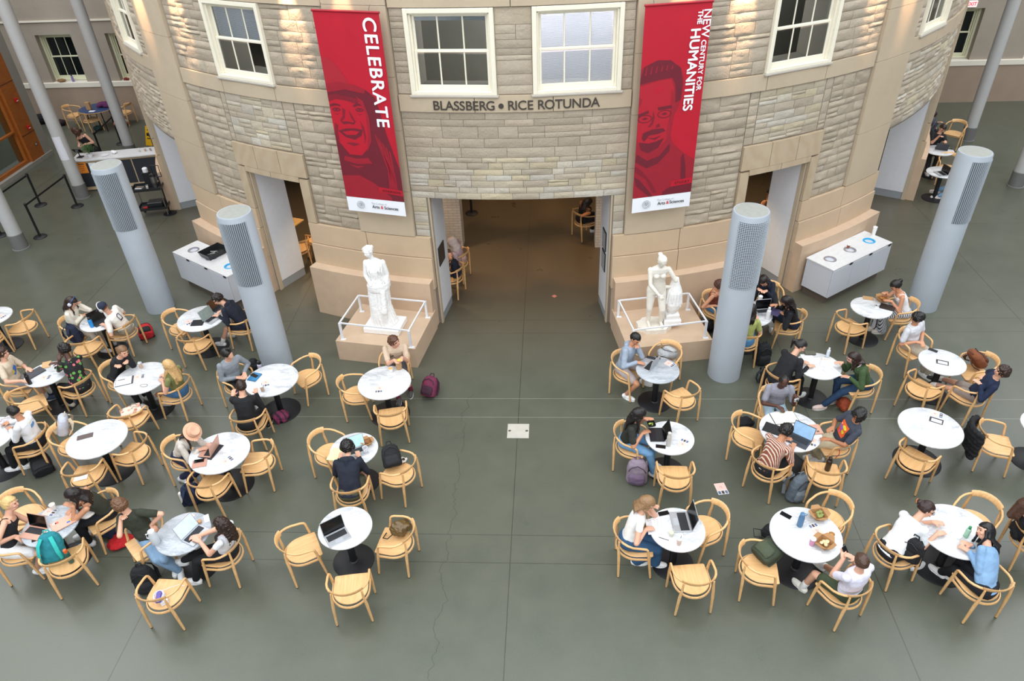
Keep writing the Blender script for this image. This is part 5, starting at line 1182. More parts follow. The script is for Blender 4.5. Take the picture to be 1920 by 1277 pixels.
        if hs == 'dreads':
            for i in range(40):
                a = R_.uniform(.15 * pi, 1.95 * pi) + pi / 2 * 0; x0, y0 = cos(a) * .07, sin(a) * .08
                p0 = hp(x0 * .6, y0 * .6, .1); p1 = hp(x0 * 1.35, y0 * 1.3, .06); p2 = p1 + V((0, 0, -.09)) + (p1 - hp(0, 0, .06)) * .25
                if y0 > .05: p2 = p1 + V((0, 0, -.03))
                b.tube([p0, p1, p2], [.012, .012, .009], 6)
        if hs in ('bun', 'clip'): b.ell(hp(0, -.115, .03), (.045, .04, .045))
        if hs == 'pony':
            cap(b, hp(0, -.1, .03), hp(0, -.15, -.01), .03, .028); e0 = hp(0, -.15, -.01); cap(b, e0, e0 + V((0, 0, -.17)) - cf * .03, .03, .012)
        organic(b, 'hair', hairm(hc), root, .008 if hs != 'dreads' else .007, 1 if hs in ('curly', 'afro', 'dreads', 'longcurly') else 2, {'short': .012, 'curly': .03, 'afro': .035, 'longcurly': .03, 'dreads': .01}.get(hs, .008), {'longcurly': .02}.get(hs, .025))
        if hs == 'clip':
            b = MB(); b.tube([hp(-.03, -.15, .05), hp(0, -.165, .03), hp(.02, -.15, .0)], .01, 8); b.obj('hair_clip', mat('amber_clip', '#9a5a2c', .3), root)
    if hs == 'hijab':
        b = MB(); b.ell(hp(0, -.012, .012), (.1, .118, .122), Mh, 16, 12); cap(b, hp(0, -.02, -.04), neck - tu * .0, .1, .13)
        for q in (-1, 1): cap(b, hp(q * .06, .01, -.05), neck - tu * .05 + cr * q * .08, .06, .06)
        organic(b, 'headscarf', cloth(hc), root, .01, 3, .012, .06)
    # ---- top
    tc, sl = top[0], top[1]
    b = MB(); g = .018 if sl in ('l', 'h') else .010; gg = {'l': .014, 'h': .022, 's': .014, 'n': .004, 'c': .006}[sl]
    torso(b, gg - .006, sl not in ('n',), -.005)
    for k in (0, 1):
        sg = (-1, 1)[k]
        if sl in ('l', 'h'): cap(b, S[k], EL[k], .06 * wd, .05); cap(b, EL[k], EL[k].lerp(WR[k], .93), .049, .037)
        elif sl == 's': cap(b, S[k], S[k].lerp(EL[k], .7), .06 * wd, .056)
        elif sl == 'c': cap(b, S[k], S[k].lerp(EL[k], .35), .057 * wd, .052)
        elif sl == 'n':
            p = neck - tu * .02 + cr * sg * .085; b.tube([p - cf * .09 - tu * .1, p - cf * .05, p + cf * .0 + tu * .012, p + cf * .055 - tu * .02, p + cf * .1 - tu * .1], .012, 6)
    if sl == 'h': cap(b, neck - cf * .06 + cr * .07, neck - cf * .06 - cr * .07, .045, .045); cap(b, neck - cf * .09 - tu * .02, neck - cf * .1 - tu * .1, .05, .025)
    shirt = organic(b, 'shirt', fabric(tc), root, .0105, 3, .016 if sl in ('l', 'h', 's') else .006, .09)
    if sl in ('s', 'l') and tc != top[-1] and len(top) > 2:
        b = MB(); b.tube([neck - tu * .004 + cr * (.066 * cos(a * pi / 8)) + cf * (.064 * sin(a * pi / 8)) for a in range(16)], .008, 6, closed=True); b.obj('collar', cloth(top[2]), shirt)
    # ---- trousers, shorts
    lc, ll = legs[0], legs[1]
    b = MB(); gl = .012
    loft(b, [(hip + V((0, 0, -.1)), Rt, F, .15 * wd, .11), (hip + V((0, 0, -.03)), Rt, F, .178 * wd, .128), (hip.lerp(neck, .1), Rt, F, .17 * wd, .128), (hip.lerp(neck, .16), Rt, F, .155 * wd, .118)], 20)
    for k in (0, 1):
        hj, kn = KN[k]
        if ll == 'l': cap(b, hj, kn, .097, .069); cap(b, kn, kn.lerp(AN[k], .93), .067, .055)
        elif ll == 'w': cap(b, hj, kn, .1, .085); cap(b, kn, kn.lerp(AN[k], .95), .085, .09)
        elif ll == 's': cap(b, hj, hj.lerp(kn, .72), .1, .086)
    organic(b, 'trousers' if ll != 's' else 'shorts', fabric(lc), root, .0105, 3, .014, .08)
    # ---- shoes
    for k in (0, 1):
        a = AN[k]; tf = (AN[k] - KN[k][1]); fd = V((F.x, F.y, 0)) + V((tf.x, tf.y, 0)) * .9; fd.normalize(); r = V((fd.y, -fd.x, 0)); z0 = a.z - .085
        b = MB(); c0 = V((a.x, a.y, z0))
        cap(b, c0 - fd * .035 + V((0, 0, .045)), c0 + fd * .15 + V((0, 0, .035)), .045, .036); cap(b, c0 + V((0, 0, .06)), c0 + V((0, 0, .085)), .045, .043); cap(b, c0 + fd * .06 + V((0, 0, .045)), c0 + fd * .13 + V((0, 0, .035)), .046, .042)
        sh = organic(b, 'shoe', mat('shoe_' + shoe.strip('#'), shoe, .6, var=.05, vs=30), root, .009, 1)
        b = MB(); pts = []
        for q in range(20):
            an = 2 * pi * q / 20; rr = .05 if cos(an) > 0 else .045; pts.append((c0 + fd * (.057 + .125 * cos(an)) + r * (rr * sin(an) * (1 + .12 * cos(an)))).xy)
        b.prism([tuple(p) for p in pts][::-1], z0, z0 + .022); b.obj('sole', mat('sole_rubber', '#dcdad4' if shoe != '#f2f2f2' else '#f4f4f2', .6), sh)
        if sock:
            b = MB(); cap(b, c0 + V((0, 0, .07)), a.lerp(KN[k][1], .28), .045, .047); b.obj('sock', cloth(sock), root)
    PEOPLE[key] = dict(root=root, head=head, M=Mh, o=o, neck=neck, cf=cf, cr=cr, tu=tu, wr=WR, H=H, hip=hip)
    return root
def on_chest(key, u, v, back=False, d=.0):
    p = PEOPLE[key]; f = p['cf'] * (-1 if back else 1); r = p['cr'] * (-1 if back else 1)
    c = p['hip'].lerp(p['neck'], v) + r * u + f * (.128 + d); y = p['tu']; z = f; x = y.cross(z)
    return Matrix(((x.x, y.x, z.x, c.x), (x.y, y.y, z.y, c.y), (x.z, y.z, z.z, c.z), (0, 0, 0, 1)))
person('p1', 'person in cream cardigan with headphones, hand on cheek, at the table with the blue bottle', (-9.857, 11.722, 0.55), (-9.651, 11.724, 1.172), 6.283, (-9.398, 11.779, 0.8), ((-9.556, 11.813, 1.08), (-9.554, 11.845, 0.79)), ((-9.447, 11.832, 0.0), (-9.347, 11.612, 0.0)), hair=('long', '#2a1a14', 0.18), top=('#e4dccb', 'l'), legs=('#cfc6b4', 'l'), sk='l', wd=0.88)
person('p2', 'person in white tee and navy cap bent over the black laptop', (-8.723, 11.702, 0.55), (-8.903, 11.538, 1.158), 3.037, (-9.254, 11.58, 0.8), ((-9.025, 11.464, 0.79), (-9.027, 11.691, 0.79)), ((-9.27, 11.853, 0.0), (-9.154, 11.984, 0.0)), hair=('short', '#7a4424'), top=('#ece7e0', 's'), legs=('#9a8f7c', 's'), sk='l', sock='#eeeeee')
person('p3', 'person in beige tee with a blue and yellow print at the left edge', (-10.034, 9.951, 0.55), (-9.972, 9.998, 1.2), 6.44, (-9.016, 10.064, 1.2), ((-9.649, 10.034, 0.79), (-9.508, 9.675, 0.79)), ((-9.686, 10.245, -0.0), (-9.691, 10.096, 0.0)), hair=('curly', '#3a241a'), top=('#cdbda6', 's'), legs=('#8b8a8c', 's'), shoe='#2c3f5c', sk='l', sock='#e8e8e8')
person('p4', 'person in black shirt with green and pink flowers, talking with open hands', (-8.679, 9.878, 0.55), (-8.908, 10.142, 1.172), 2.775, (-9.886, 10.067, 1.2), ((-9.013, 10.069, 1.05), (-9.125, 9.993, 0.95)), ((-9.102, 9.922, 0.0), (-9.116, 10.164, 0.0)), hair=('curly', '#15100e'), top=(('floral', '#17161a', '#5f9a4a', '#c96a74'), 's'), legs=('#17171b', 'l'), shoe='#d8cfbe', sk='d')
person('p5', 'person in black sweater gesturing with both hands over a binder', (-8.182, 10.184, 0.55), (-7.835, 10.159, 1.105), 5.917, (-7.115, 9.844, 0.95), ((-7.736, 10.018, 0.95), (-7.891, 9.948, 0.9)), ((-7.759, 10.14, 0.0), (-7.745, 9.898, 0.0)), hair=('pony', '#7a5a3e'), top=('#17181d', 'l'), legs=('#17181d', 'l'), wd=0.9)
person('p6', 'person with long blond hair and olive top, back to the camera', (-6.763, 9.754, 0.55), (-6.717, 9.64, 1.193), 2.985, (-7.726, 9.914, 1.0), ((-7.049, 9.741, 0.78), (-7.068, 9.886, 0.79)), ((-7.751, 10.102, 0.0), (-7.232, 9.946, 0.0)), hair=('long', '#c9a26c', 0.3), top=('#7f8350', 'c'), legs=('#3f6a94', 's'), wd=0.88, sock='#eeeeee')
person('p7', 'person in grey quarter-zip sweatshirt with black tied hair, beside the second fat column', (-5.907, 10.077, 0.55), (-5.79, 9.977, 1.187), -0.698, (-6.094, 10.112, 0.3), ((-5.576, 9.957, 0.7), (-5.647, 9.892, 0.7)), ((-5.522, 9.898, 0.0), (-5.587, 9.665, 0.0)), hair=('pony', '#17130f'), top=('#868c93', 'l', '#9aa0a6'), legs=('#1a1a1e', 'l'), sk='l')
person('p8', 'person in black with both hands raised, seen from behind, striped bag beside', (-5.214, 8.888, 0.55), (-5.239, 9.114, 1.164), 1.623, (-5.579, 9.924, 1.0), ((-5.437, 9.153, 0.98), (-5.125, 9.333, 0.88)), ((-5.346, 9.292, 0.0), (-5.131, 9.403, 0.0)), hair=('short', '#2a1a14'), top=('#121216', 'l', '#d8b49c'), legs=('#121216', 'l'), sk='l', shoe='#1a1a1a')
person('p9', 'person in navy hoodie and shorts leaning to two laptops, back to the camera', (-6.264, 11.884, 0.55), (-6.75, 11.947, 1.077), 2.932, (-6.992, 11.725, 0.8), ((-6.817, 11.755, 0.79), (-6.77, 11.888, 0.8)), ((-6.894, 11.827, 0.0), (-6.817, 12.154, 0.0)), hair=('curly', '#1e1512'), top=('#141a2a', 'h'), legs=('#161b2a', 's'), sk='l', sock='#f0f0f0', shoe='#eceef2')
person('p10', 'person in peach felt hat and oatmeal sweater at the rose gold laptop', (-6.105, 8.171, 0.55), (-5.697, 8.075, 1.054), 6.231, (-5.453, 7.927, 0.8), ((-5.607, 8.018, 0.98), (-5.544, 7.997, 0.79)), ((-6.163, 8.062, 0.0), (-6.0, 7.972, 0.0)), hair=('long', '#241713', 0.2), top=('#cdc5ba', 'l'), legs=('#1b2240', 'l'), sk='l', wd=0.9)
person('p11', 'person in navy hoodie seen from behind before a lit laptop', (-3.096, 7.353, 0.55), (-3.155, 7.814, 1.041), 1.623, (-3.186, 8.224, 0.9), ((-3.317, 7.887, 0.79), (-3.051, 7.929, 0.79)), ((-3.228, 7.757, 0.0), (-3.013, 7.868, 0.0)), hair=('curly', '#15110f'), top=('#151b2b', 'h'), legs=('#4a4a38', 's'), sk='l')
person('p12', 'person in beige tee eating in front of the draped statue, looking right', (-2.967, 10.598, 0.55), (-2.876, 10.375, 1.159), 4.765, (-2.024, 9.856, 1.35), ((-2.713, 10.053, 0.98), (-2.803, 10.02, 0.96)), ((-2.697, 10.317, 0.0), (-2.883, 10.079, 0.0)), hair=('curly', '#5a3826'), top=('#cbb49c', 's'), legs=('#4a4a50', 's'), sk='l', shoe='#4a4a4a', sock='#6a1a30')
person('p13', 'person in white sweatshirt with a blue back print at the left edge', (-8.676, 8.448, 0.55), (-8.764, 8.417, 1.198), 3.299, (-9.245, 8.55, 0.79), ((-9.077, 8.462, 0.79), (-9.21, 8.595, 0.79)), ((-9.175, 8.269, 0.0), (-9.019, 8.335, 0.0)), hair=('short', '#17120f'), top=('#dfe0e4', 'l'), legs=('#121318', 'l'), sk='m', shoe='#f2f2f2')
person('p14', 'blonde person in black tank top and white shorts with a laptop', (-7.793, 6.267, 0.55), (-7.684, 6.556, 1.127), 0.262, (-6.969, 6.715, 1.15), ((-7.376, 6.539, 0.79), (-7.552, 6.251, 0.72)), ((-7.647, 6.608, 0.0), (-7.559, 6.241, 0.0)), hair=('bun', '#d3b176'), top=('#15161c', 'n'), legs=('#e8e8e8', 's'), sk='l', wd=0.9, shoe='#f2f2f2')
person('p15', 'dark-haired person in olive tank top holding food over the greyish table', (-6.683, 6.978, 0.55), (-6.852, 6.738, 1.136), 3.491, (-7.121, 6.678, 0.8), ((-6.956, 6.652, 0.98), (-6.988, 6.662, 0.85)), ((-7.03, 6.735, 0.0), (-7.199, 6.907, 0.0)), hair=('long', '#1c1211', 0.22), top=('#33362c', 'n'), legs=('#14161e', 'l'), sk='m', wd=0.95)
person('p16', 'person in dark green tee and jeans waving an open hand', (-5.82, 6.5, 0.55), (-6.059, 6.526, 1.159), -1.309, (-7.034, 6.794, 1.1), ((-5.659, 6.507, 0.72), (-6.029, 6.421, 0.98)), ((-5.529, 6.35, 0.0), (-5.417, 6.251, 0.0)), hair=('curly', '#6a4a32'), top=('#2e3226', 's'), legs=('#7f9dbb', 'l'), sk='l', shoe='#eef0f2')
person('p17', 'curly-haired person in white cap-sleeve top typing on the lit laptop', (-4.574, 6.28, 0.55), (-4.46, 6.19, 1.189), 3.089, (-5.118, 6.338, 0.8), ((-4.963, 6.238, 0.79), (-5.029, 6.297, 0.79)), ((-5.115, 6.109, 0.0), (-5.479, 6.307, 0.1)), hair=('longcurly', '#2c1b14'), top=('#e6e7ec', 'c'), legs=('#14151a', 'l'), sk='l', wd=0.88, shoe='#f2f2f2')
person('p18', 'person in light blue hoodie and shorts, chin in hand, by the urn statue', (1.239, 10.441, 0.55), (1.421, 10.424, 1.179), 5.707, (1.628, 10.171, 0.8), ((1.462, 10.298, 1.06), (1.534, 10.184, 0.79)), ((1.663, 10.606, 0.0), (1.303, 10.183, 0.0)), hair=('short', '#14110f'), top=('#97a3b3', 'h'), legs=('#b7aaa6', 's'), sk='m', shoe='#f2f2f2')
person('p19', 'person with long black hair and dark tee eating from a black box', (1.146, 8.537, 0.55), (1.297, 8.436, 1.179), 5.917, (1.509, 8.501, 0.85), ((1.506, 8.585, 0.92), (1.45, 8.397, 0.82)), ((1.569, 8.493, 0.0), (1.583, 8.251, 0.0)), hair=('long', '#161111', 0.3), top=('#2c2e28', 's'), legs=('#6f9cc4', 'l'), sk='m', wd=0.95)
person('p20', 'person in white crop tee and jeans resting their head on a hand over papers', (1.007, 6.562, 0.55), (1.237, 6.668, 1.154), 6.283, (1.469, 6.584, 0.78), ((1.368, 6.71, 1.02), (1.314, 6.517, 0.79)), ((1.405, 6.525, 0.0), (1.154, 6.557, 0.0)), hair=('long', '#8a6a48', 0.16), top=('#eeeeec', 'c'), legs=('#2f5478', 'w'), sk='l', wd=0.88, shoe='#f2f2f2')
person('p21', 'person with bare shoulders and brown hair half hidden behind the right middle column', (3.197, 12.483, 0.55), (3.224, 12.226, 1.152), 5.498, (3.678, 12.337, 0.8), (None, None), ((3.564, 12.271, 0.0), (3.479, 12.045, 0.0)), hair=('curly', '#4a2a1c'), top=('#7a3a2a', 'n'), legs=('#4a7aa8', 's'), sk='m', wd=0.9)
person('p22', 'person in yellow-green tee with raised hands at the edge of the right middle column', (3.591, 11.231, 0.55), (3.618, 11.273, 1.203), 7.645, (4.034, 12.166, 0.8), ((3.639, 11.209, 0.98), (3.777, 11.357, 0.95)), ((3.568, 11.655, 0.0), (3.804, 11.707, 0.0)), hair=('long', '#20140f', 0.2), top=('#a5ad66', 's'), legs=('#4f86b4', 'l'), sk='l', wd=0.88)
person('p23', 'person with long dark hair writing on a tablet, legs drawn up', (4.647, 11.815, 0.55), (4.372, 11.675, 1.128), 2.88, (4.188, 11.733, 0.85), ((4.326, 11.714, 0.82), (4.167, 11.789, 0.95)), ((4.45, 12.229, 0.18), (4.504, 12.207, 0.15)), hair=('long', '#1a1110', 0.25), top=('#15161d', 'l', '#c58c6b'), legs=('#1c2338', 'l'), sk='m', wd=0.88)
person('p24', 'person in navy hoodie looking down at a phone beyond the shared table', (4.391, 12.805, 0.55), (4.139, 12.508, 1.076), 4.555, (4.113, 12.389, 0.85), ((4.137, 12.296, 0.92), (4.046, 12.365, 0.92)), ((4.435, 12.383, 0.0), (4.202, 12.319, 0.0)), hair=('long', '#18110f', 0.15), top=('#141a2a', 'h'), legs=('#15161d', 'l'), sk='l', wd=0.9)
person('p25', 'person in black with tied hair writing on the white papers', (3.904, 10.042, 0.55), (4.256, 10.301, 1.094), 6.807, (4.506, 10.156, 0.78), ((4.384, 10.219, 0.79), (4.467, 10.106, 0.79)), ((4.204, 10.342, 0.0), (4.4, 10.202, 0.0)), hair=('pony', '#181414'), top=('#18191e', 'l'), legs=('#121216', 'l'), sk='l', wd=1.08)
person('p26', 'person with dark bob and glasses in green jacket and jeans, legs crossed', (5.397, 10.007, 0.55), (5.044, 9.949, 1.099), 3.246, (4.427, 9.966, 0.9), ((4.948, 9.873, 0.74), (4.883, 10.109, 0.86)), ((4.743, 9.901, 0.0), (4.99, 10.064, 0.0)), hair=('bob', '#2a1916'), top=('#3c5230', 'l', '#e8e8ee'), legs=('#1f3a58', 'l'), sk='l', wd=0.95, shoe='#dcc3bc')
person('p27', 'person in white tank top and striped trousers eating a salad near the right column', (6.89, 12.183, 0.55), (6.575, 12.207, 1.124), 3.089, (6.391, 12.206, 0.8), ((6.431, 12.078, 0.84), (6.384, 12.187, 0.95)), ((6.567, 12.197, 0.0), (6.489, 12.31, 0.0)), hair=('bun', '#17120f'), top=('#ecebee', 'n'), legs=(('stripe', '#d9dbe2', '#2c3038', 90), 'w'), sk='m', wd=0.9, shoe='#d8cfc4')
person('p28', 'person in white tee and beige trousers with folded hands, looking down', (6.572, 11.143, 0.55), (6.481, 11.007, 1.184), 5.131, (6.81, 11.058, 0.7), ((6.669, 10.86, 0.7), (6.638, 10.894, 0.7)), ((6.888, 10.787, 0.0), (6.832, 10.855, 0.0)), hair=('curly', '#120f0f'), top=('#d5d6dc', 's'), legs=('#b5aa98', 'l'), sk='m')
person('p29', 'person in navy sweatshirt slouching with folded arms and stretched bare legs', (7.093, 9.669, 0.55), (7.221, 9.492, 1.167), 2.793, (6.486, 9.662, 1.3), ((6.951, 9.599, 0.86), (7.116, 9.727, 0.88)), ((6.449, 10.729, 0.0), (6.841, 10.815, 0.0)), hair=('curly', '#33221a'), top=('#15233f', 'l'), legs=('#8d8078', 's'), sk='l', shoe='#1c1d22', sock='#eeeeee')
person('p30', 'person in grey short-sleeved shirt reading the open notebook', (3.69, 9.448, 0.55), (3.691, 9.239, 1.171), 4.66, (3.663, 8.807, 0.78), ((3.899, 9.067, 0.95), (3.65, 8.972, 0.79)), ((3.778, 9.033, 0.0), (3.553, 8.944, 0.0)), hair=('buzz', '#14100f'), top=('#8a8a94', 's'), legs=('#a3bccb', 'l'), sk='d')
person('p31', 'person in brown and white striped shirt at the lit laptop', (3.216, 7.947, 0.55), (3.446, 8.113, 1.14), 7.016, (3.781, 8.327, 0.8), ((3.506, 8.094, 0.98), (3.648, 8.161, 0.79)), ((3.447, 8.303, 0.0), (3.668, 8.206, 0.0)), hair=('curly', '#14100f'), top=(('stripe', '#8a4f3a', '#d9cdc0', 110), 's'), legs=('#15151a', 'l'), sk='m')
person('p32', 'person with dark locs in grey tee with an orange print and cream trousers', (4.526, 8.552, 0.55), (4.619, 8.437, 1.188), 3.246, (4.255, 8.433, 0.9), ((4.125, 8.277, 0.8), (4.248, 8.467, 0.84)), ((4.241, 8.663, 0.0), (4.309, 8.603, 0.0)), hair=('dreads', '#100d0d'), top=('#3a3f4c', 's'), legs=('#c9bb9c', 'l'), sk='t')
person('p33', 'person in lilac-white shirt photographing lunch with a phone', (3.759, 5.774, 0.55), (3.736, 5.729, 1.203), 2.094, (3.71, 6.125, 0.95), ((3.641, 6.013, 1.0), (3.702, 5.945, 1.02)), ((3.375, 6.165, 0.0), (3.72, 6.542, 0.0)), hair=('short', '#4a3326'), top=('#dcd9ea', 's'), legs=('#39452f', 's'), sk='l', sock='#f0f0f0', shoe='#e6e4dc')
person('p34', 'person in white blouse with hair clip and glasses talking at the large right table', (4.501, 6.431, 0.55), (4.931, 6.697, 1.058), 6.702, (5.195, 6.548, 0.9), ((5.174, 6.679, 0.8), (5.142, 6.505, 0.79)), ((4.831, 6.698, 0.0), (5.012, 6.538, 0.0)), hair=('clip', '#2c1714'), top=('#e4e7ea', 's'), legs=('#131318', 'l'), sk='l', shoe='#e8e8e8')
person('p35', 'person with long black hair and light blue sweatshirt, back to the camera', (5.503, 5.867, 0.55), (5.563, 6.376, 1.012), 2.182, (4.99, 6.418, 1.1), ((5.293, 6.267, 0.79), (5.36, 6.352, 0.79)), ((5.31, 6.428, 0.0), (5.4, 6.382, 0.0)), hair=('long', '#121114', 0.3), top=('#7fa3c8', 'l'), legs=('#14151c', 'l'), sk='l', wd=0.9, shoe='#f2f2f2')
person('p36', 'brown-haired person cut off by the right edge beside a black bag', (6.434, 6.733, 0.55), (6.19, 6.698, 1.157), 6.126, (6.657, 6.668, 0.9), (None, None), ((6.856, 6.777, 0.0), (6.92, 6.544, 0.0)), hair=('long', '#4a2f22', 0.2), top=('#1a1a1e', 'l'), legs=('#1a1a1e', 'l'), sk='l')
person('p39', 'person in black tee leaning chin on hand behind a laptop at the right rear', (10.72, 20.43, 0.55), (10.853, 20.376, 1.189), -1.658, (10.835, 20.132, 0.8), ((10.775, 19.852, 0.98), (10.699, 20.022, 1.06)), ((10.794, 20.012, 0.0), (10.566, 19.932, 0.0)), hair=('short', '#2a1a12'), top=('#101116', 's'), legs=('#2a2a30', 'l'), sk='l', fine=0.01)
person('p40', 'person in grey hoodie with dark ponytail at the rotunda corner, right rear', (11.3, 22.1, 0.55), (11.179, 21.737, 1.082), -1.047, (11.556, 21.911, 0.8), (None, (11.309, 21.429, 0.95)), ((11.6, 21.8, 0.0), (11.46, 21.603, 0.0)), hair=('pony', '#2a1418'), top=('#4c4c58', 'h'), legs=('#22222a', 'l'), sk='l', fine=0.01)
person('p41', 'person in light jeans and white sneakers almost hidden by the right rear column', (10.85, 18.05, 0.55), (10.549, 18.433, 1.055), 2.793, (10.045, 18.246, 0.8), (None, None), ((10.219, 18.342, 0.0), (10.184, 18.613, 0.02)), hair=('short', '#2a1a12'), top=('#5a6a8a', 's'), legs=('#7fa6c8', 'l'), sk='l', fine=0.01, shoe='#e8dcd8')
person('p42', 'person in pink headscarf and mauve top sitting just inside the opening', (-2.152, 14.437, 0.55), (-2.264, 14.144, 1.125), 2.88, (-2.609, 13.921, 0.9), (None, None), ((-2.576, 14.437, 0.0), (-2.616, 14.675, 0.0)), hair=('hijab', '#e3cfc8'), top=('#c9aeb4', 'l'), legs=('#c9aeb4', 'l'), sk='m', fine=0.009)
person('p43', 'person in black with bare arms holding a phone inside the right of the opening', (0.677, 16.395, 0.55), (0.808, 16.097, 1.118), 6.807, (0.969, 16.275, 0.8), ((0.811, 16.081, 0.95), (0.764, 16.033, 0.85)), ((0.977, 16.695, 0.0), (1.173, 16.555, 0.0)), hair=('long', '#1c1210', 0.2), top=('#121216', 'n'), legs=('#1a1a20', 'l'), sk='t', fine=0.009)
person('p44', 'person in peach top with black hair seen inside the right doorway', (4.98, 16.0, 0.55), (5.137, 16.254, 1.205), 2.094, (4.787, 15.663, 0.7), (None, None), ((4.68, 16.3, 0.0), (4.82, 16.497, 0.0)), hair=('short', '#120e0c'), top=('#d0926a', 's'), legs=('#2a2a2a', 'l'), sk='m', fine=0.009)
person('p37', 'person in black camisole working behind the coffee bar', (-14.1, 20.75, 0.92), (-14.344, 20.634, 1.522), -1.484, (-14.529, 20.771, 1.0), ((-14.273, 20.552, 1.08), (-14.404, 20.602, 1.08)), ((-14.0, 20.759, 0.0), (-14.2, 20.741, 0.0)), stand=True, hair=('bob', '#4a2f22'), top=('#121216', 'n'), legs=('#1a1a20', 'l'), sk='l', wd=0.9, fine=0.009, shoe='#222222')
person('p38', 'person in white and orange top and navy trousers behind the slender column', (-14.25, 22.95, 0.92), (-14.196, 22.607, 1.481), -1.92, (-15.497, 23.649, 0.9), (None, None), ((-14.156, 22.916, 0.0), (-14.344, 22.984, 0.0)), stand=True, hair=('short', '#3a1a14'), top=('#e4dcd2', 's'), legs=('#1c2440', 'l'), sk='t', fine=0.01, shoe='#222222')
# ---- things worn
def worn(key, name, b, m, local=True, par=None):
    p = PEOPLE[key]; return b.obj(name, m, p['root'])
def headphones(key, cup, band):
    p = PEOPLE[key]; h = lambda x, y, z: p['head'] + p['M'] @ V((x, y, z))
    b = MB(); b.tube([h(.105 * cos(a * pi / 12), -.005, .01 + .125 * sin(a * pi / 12)) for a in range(13)], .01, 8, flat=None); hp_ = worn(key, 'headphones', b, mat('band_' + band[1:], band, .4))
    for q in (-1, 1): b = MB(); b.ell(h(q * .1, -.002, 0), (.022, .036, .044), p['M'], 14, 10); o = b.obj('ear_cup', mat('cup_' + cup[1:], cup, .35), hp_)
def graphic(key, polys, back=False):
    # a print that lies on the shirt: a finely divided patch wrapped onto the cloth
    p = PEOPLE[key]; sh = [c for c in p['root'].children if c.name.split('.')[0] == 'shirt'][0]
    for n_, (u, v, pts, c) in enumerate(polys):
        b = MB(); M = on_chest(key, u, v, back, .02); cx = sum(q[0] for q in pts) / len(pts); cy = sum(q[1] for q in pts) / len(pts)
        ed = []
        for i in range(len(pts)):
            q0, q1 = V((*pts[i], 0)), V((*pts[(i + 1) % len(pts)], 0))
            for t in (0, .25, .5, .75): ed.append(q0.lerp(q1, t))
        m = len(ed); vs = []; cc = V((cx, cy, 0))
        for k in (1, .75, .5, .25): vs += [M @ cc.lerp(q, k) for q in ed]
        vs.append(M @ cc); fs = []
        for k in range(3): fs += [(k * m + i, k * m + (i + 1) % m, (k + 1) * m + (i + 1) % m, (k + 1) * m + i) for i in range(m)]
        fs += [(3 * m + i, 3 * m + (i + 1) % m, 4 * m) for i in range(m)]
        b.add(vs, fs); o = b.obj('shirt_print', mat('print_' + c[1:], c, .8), sh)
        w = o.modifiers.new('wrap', 'SHRINKWRAP'); w.target = sh; w.wrap_method = 'NEAREST_SURFACEPOINT'; w.wrap_mode = 'ABOVE_SURFACE'; w.offset = .004 + .0015 * n_
def glasses(key, c='#1c1a1a'):
    p = PEOPLE[key]; h = lambda x, y, z: p['head'] + p['M'] @ V((x, y, z)); b = MB()
    for q in (-1, 1):
        b.tube([h(q * .033 + .024 * cos(a * pi / 6), .098, .012 + .018 * sin(a * pi / 6)) for a in range(12)], .003, 5, closed=True); b.tube([h(q * .057, .096, .014), h(q * .083, .0, .012)], .003, 5)
    b.tube([h(-.01, .1, .014), h(.01, .1, .014)], .003, 5); worn(key, 'glasses', b, mat('frame_' + c[1:], c, .3))

headphones('p1', '#d8dbe6', '#2c4a78'); headphones('p2', '#d6d2cc', '#d6d2cc'); headphones('p11', '#16171a', '#16171a')
glasses('p26', '#b08a8a'); glasses('p34')


# ------------------------------------------------------------------ hats, prints
p = PEOPLE['p2']; h = lambda x, y, z: p['head'] + p['M'] @ V((x, y, z))
b = MB(); b.ell(h(0, -.01, .035), (.098, .115, .09), p['M'], 18, 12); k = b.obj('cap', cloth('#222a3e'), p['root'])
b = MB(); b.ell(h(0, .1, .045), (.075, .07, .01), p['M'], 16, 6); b.obj('cap_brim', cloth('#222a3e'), k)
p = PEOPLE['p10']; hc = p['head'] + p['M'] @ V((0, -.01, .06)); fz = (p['M'] @ V((0, .25, 1))).normalized(); fx = fz.orthogonal().normalized(); fy = fz.cross(fx)
MM = Matrix((fx, fy, fz)).transposed().to_4x4(); MM.translation = hc
b = MB(); b.lathe([(.145, .0), (.15, .006), (.105, .012), (.1, .03), (.096, .075), (.08, .1), (.03, .095), (.01, .088)], n=32, M=MM); k = b.obj('felt_hat', cloth('#dfae90'), p['root'])
b = MB(); b.lathe([(.104, .013), (.103, .036), (.1, .036)], n=32, M=MM, cap=False); b.obj('hat_band', cloth('#c6957a'), k)
arch = [(-.05, -.09), (.05, -.09), (.05, .04), (.035, .075), (0, .09), (-.035, .075), (-.05, .04)]
inner = [(x * .72, y * .72) for x, y in arch]
def ring_print(key, u, v, outer, inner, c, back):
    n = len(outer); graphic(key, [(u, v, [outer[i], outer[(i + 1) % n], inner[(i + 1) % n], inner[i]], c) for i in range(n)], back)
ring_print('p2', .0, .72, arch, inner, '#27305a', True)
graphic('p2', [(0, .62, [(-.036, -.03), (.036, -.03), (.036, -.012), (-.036, -.012)], '#27305a')], True)
graphic('p13', [(0, .74, [(-.07, -.03), (-.03, -.045), (.04, -.035), (.075, .0), (.05, .02), (-.04, .01)], '#5f86b8'), (0, .86, [(-.04, -.01), (.04, -.01), (.04, .01), (-.04, .01)], '#d9cf9a')], True)
graphic('p3', [(0, .62, [(-.06, -.08), (.0, -.09), (.05, -.04), (.07, .03), (.02, .09), (-.05, .06)], '#3b74c4'), (.06, .55, [(-.03, -.04), (.04, -.02), (.03, .05), (-.02, .04)], '#e0c23a')])
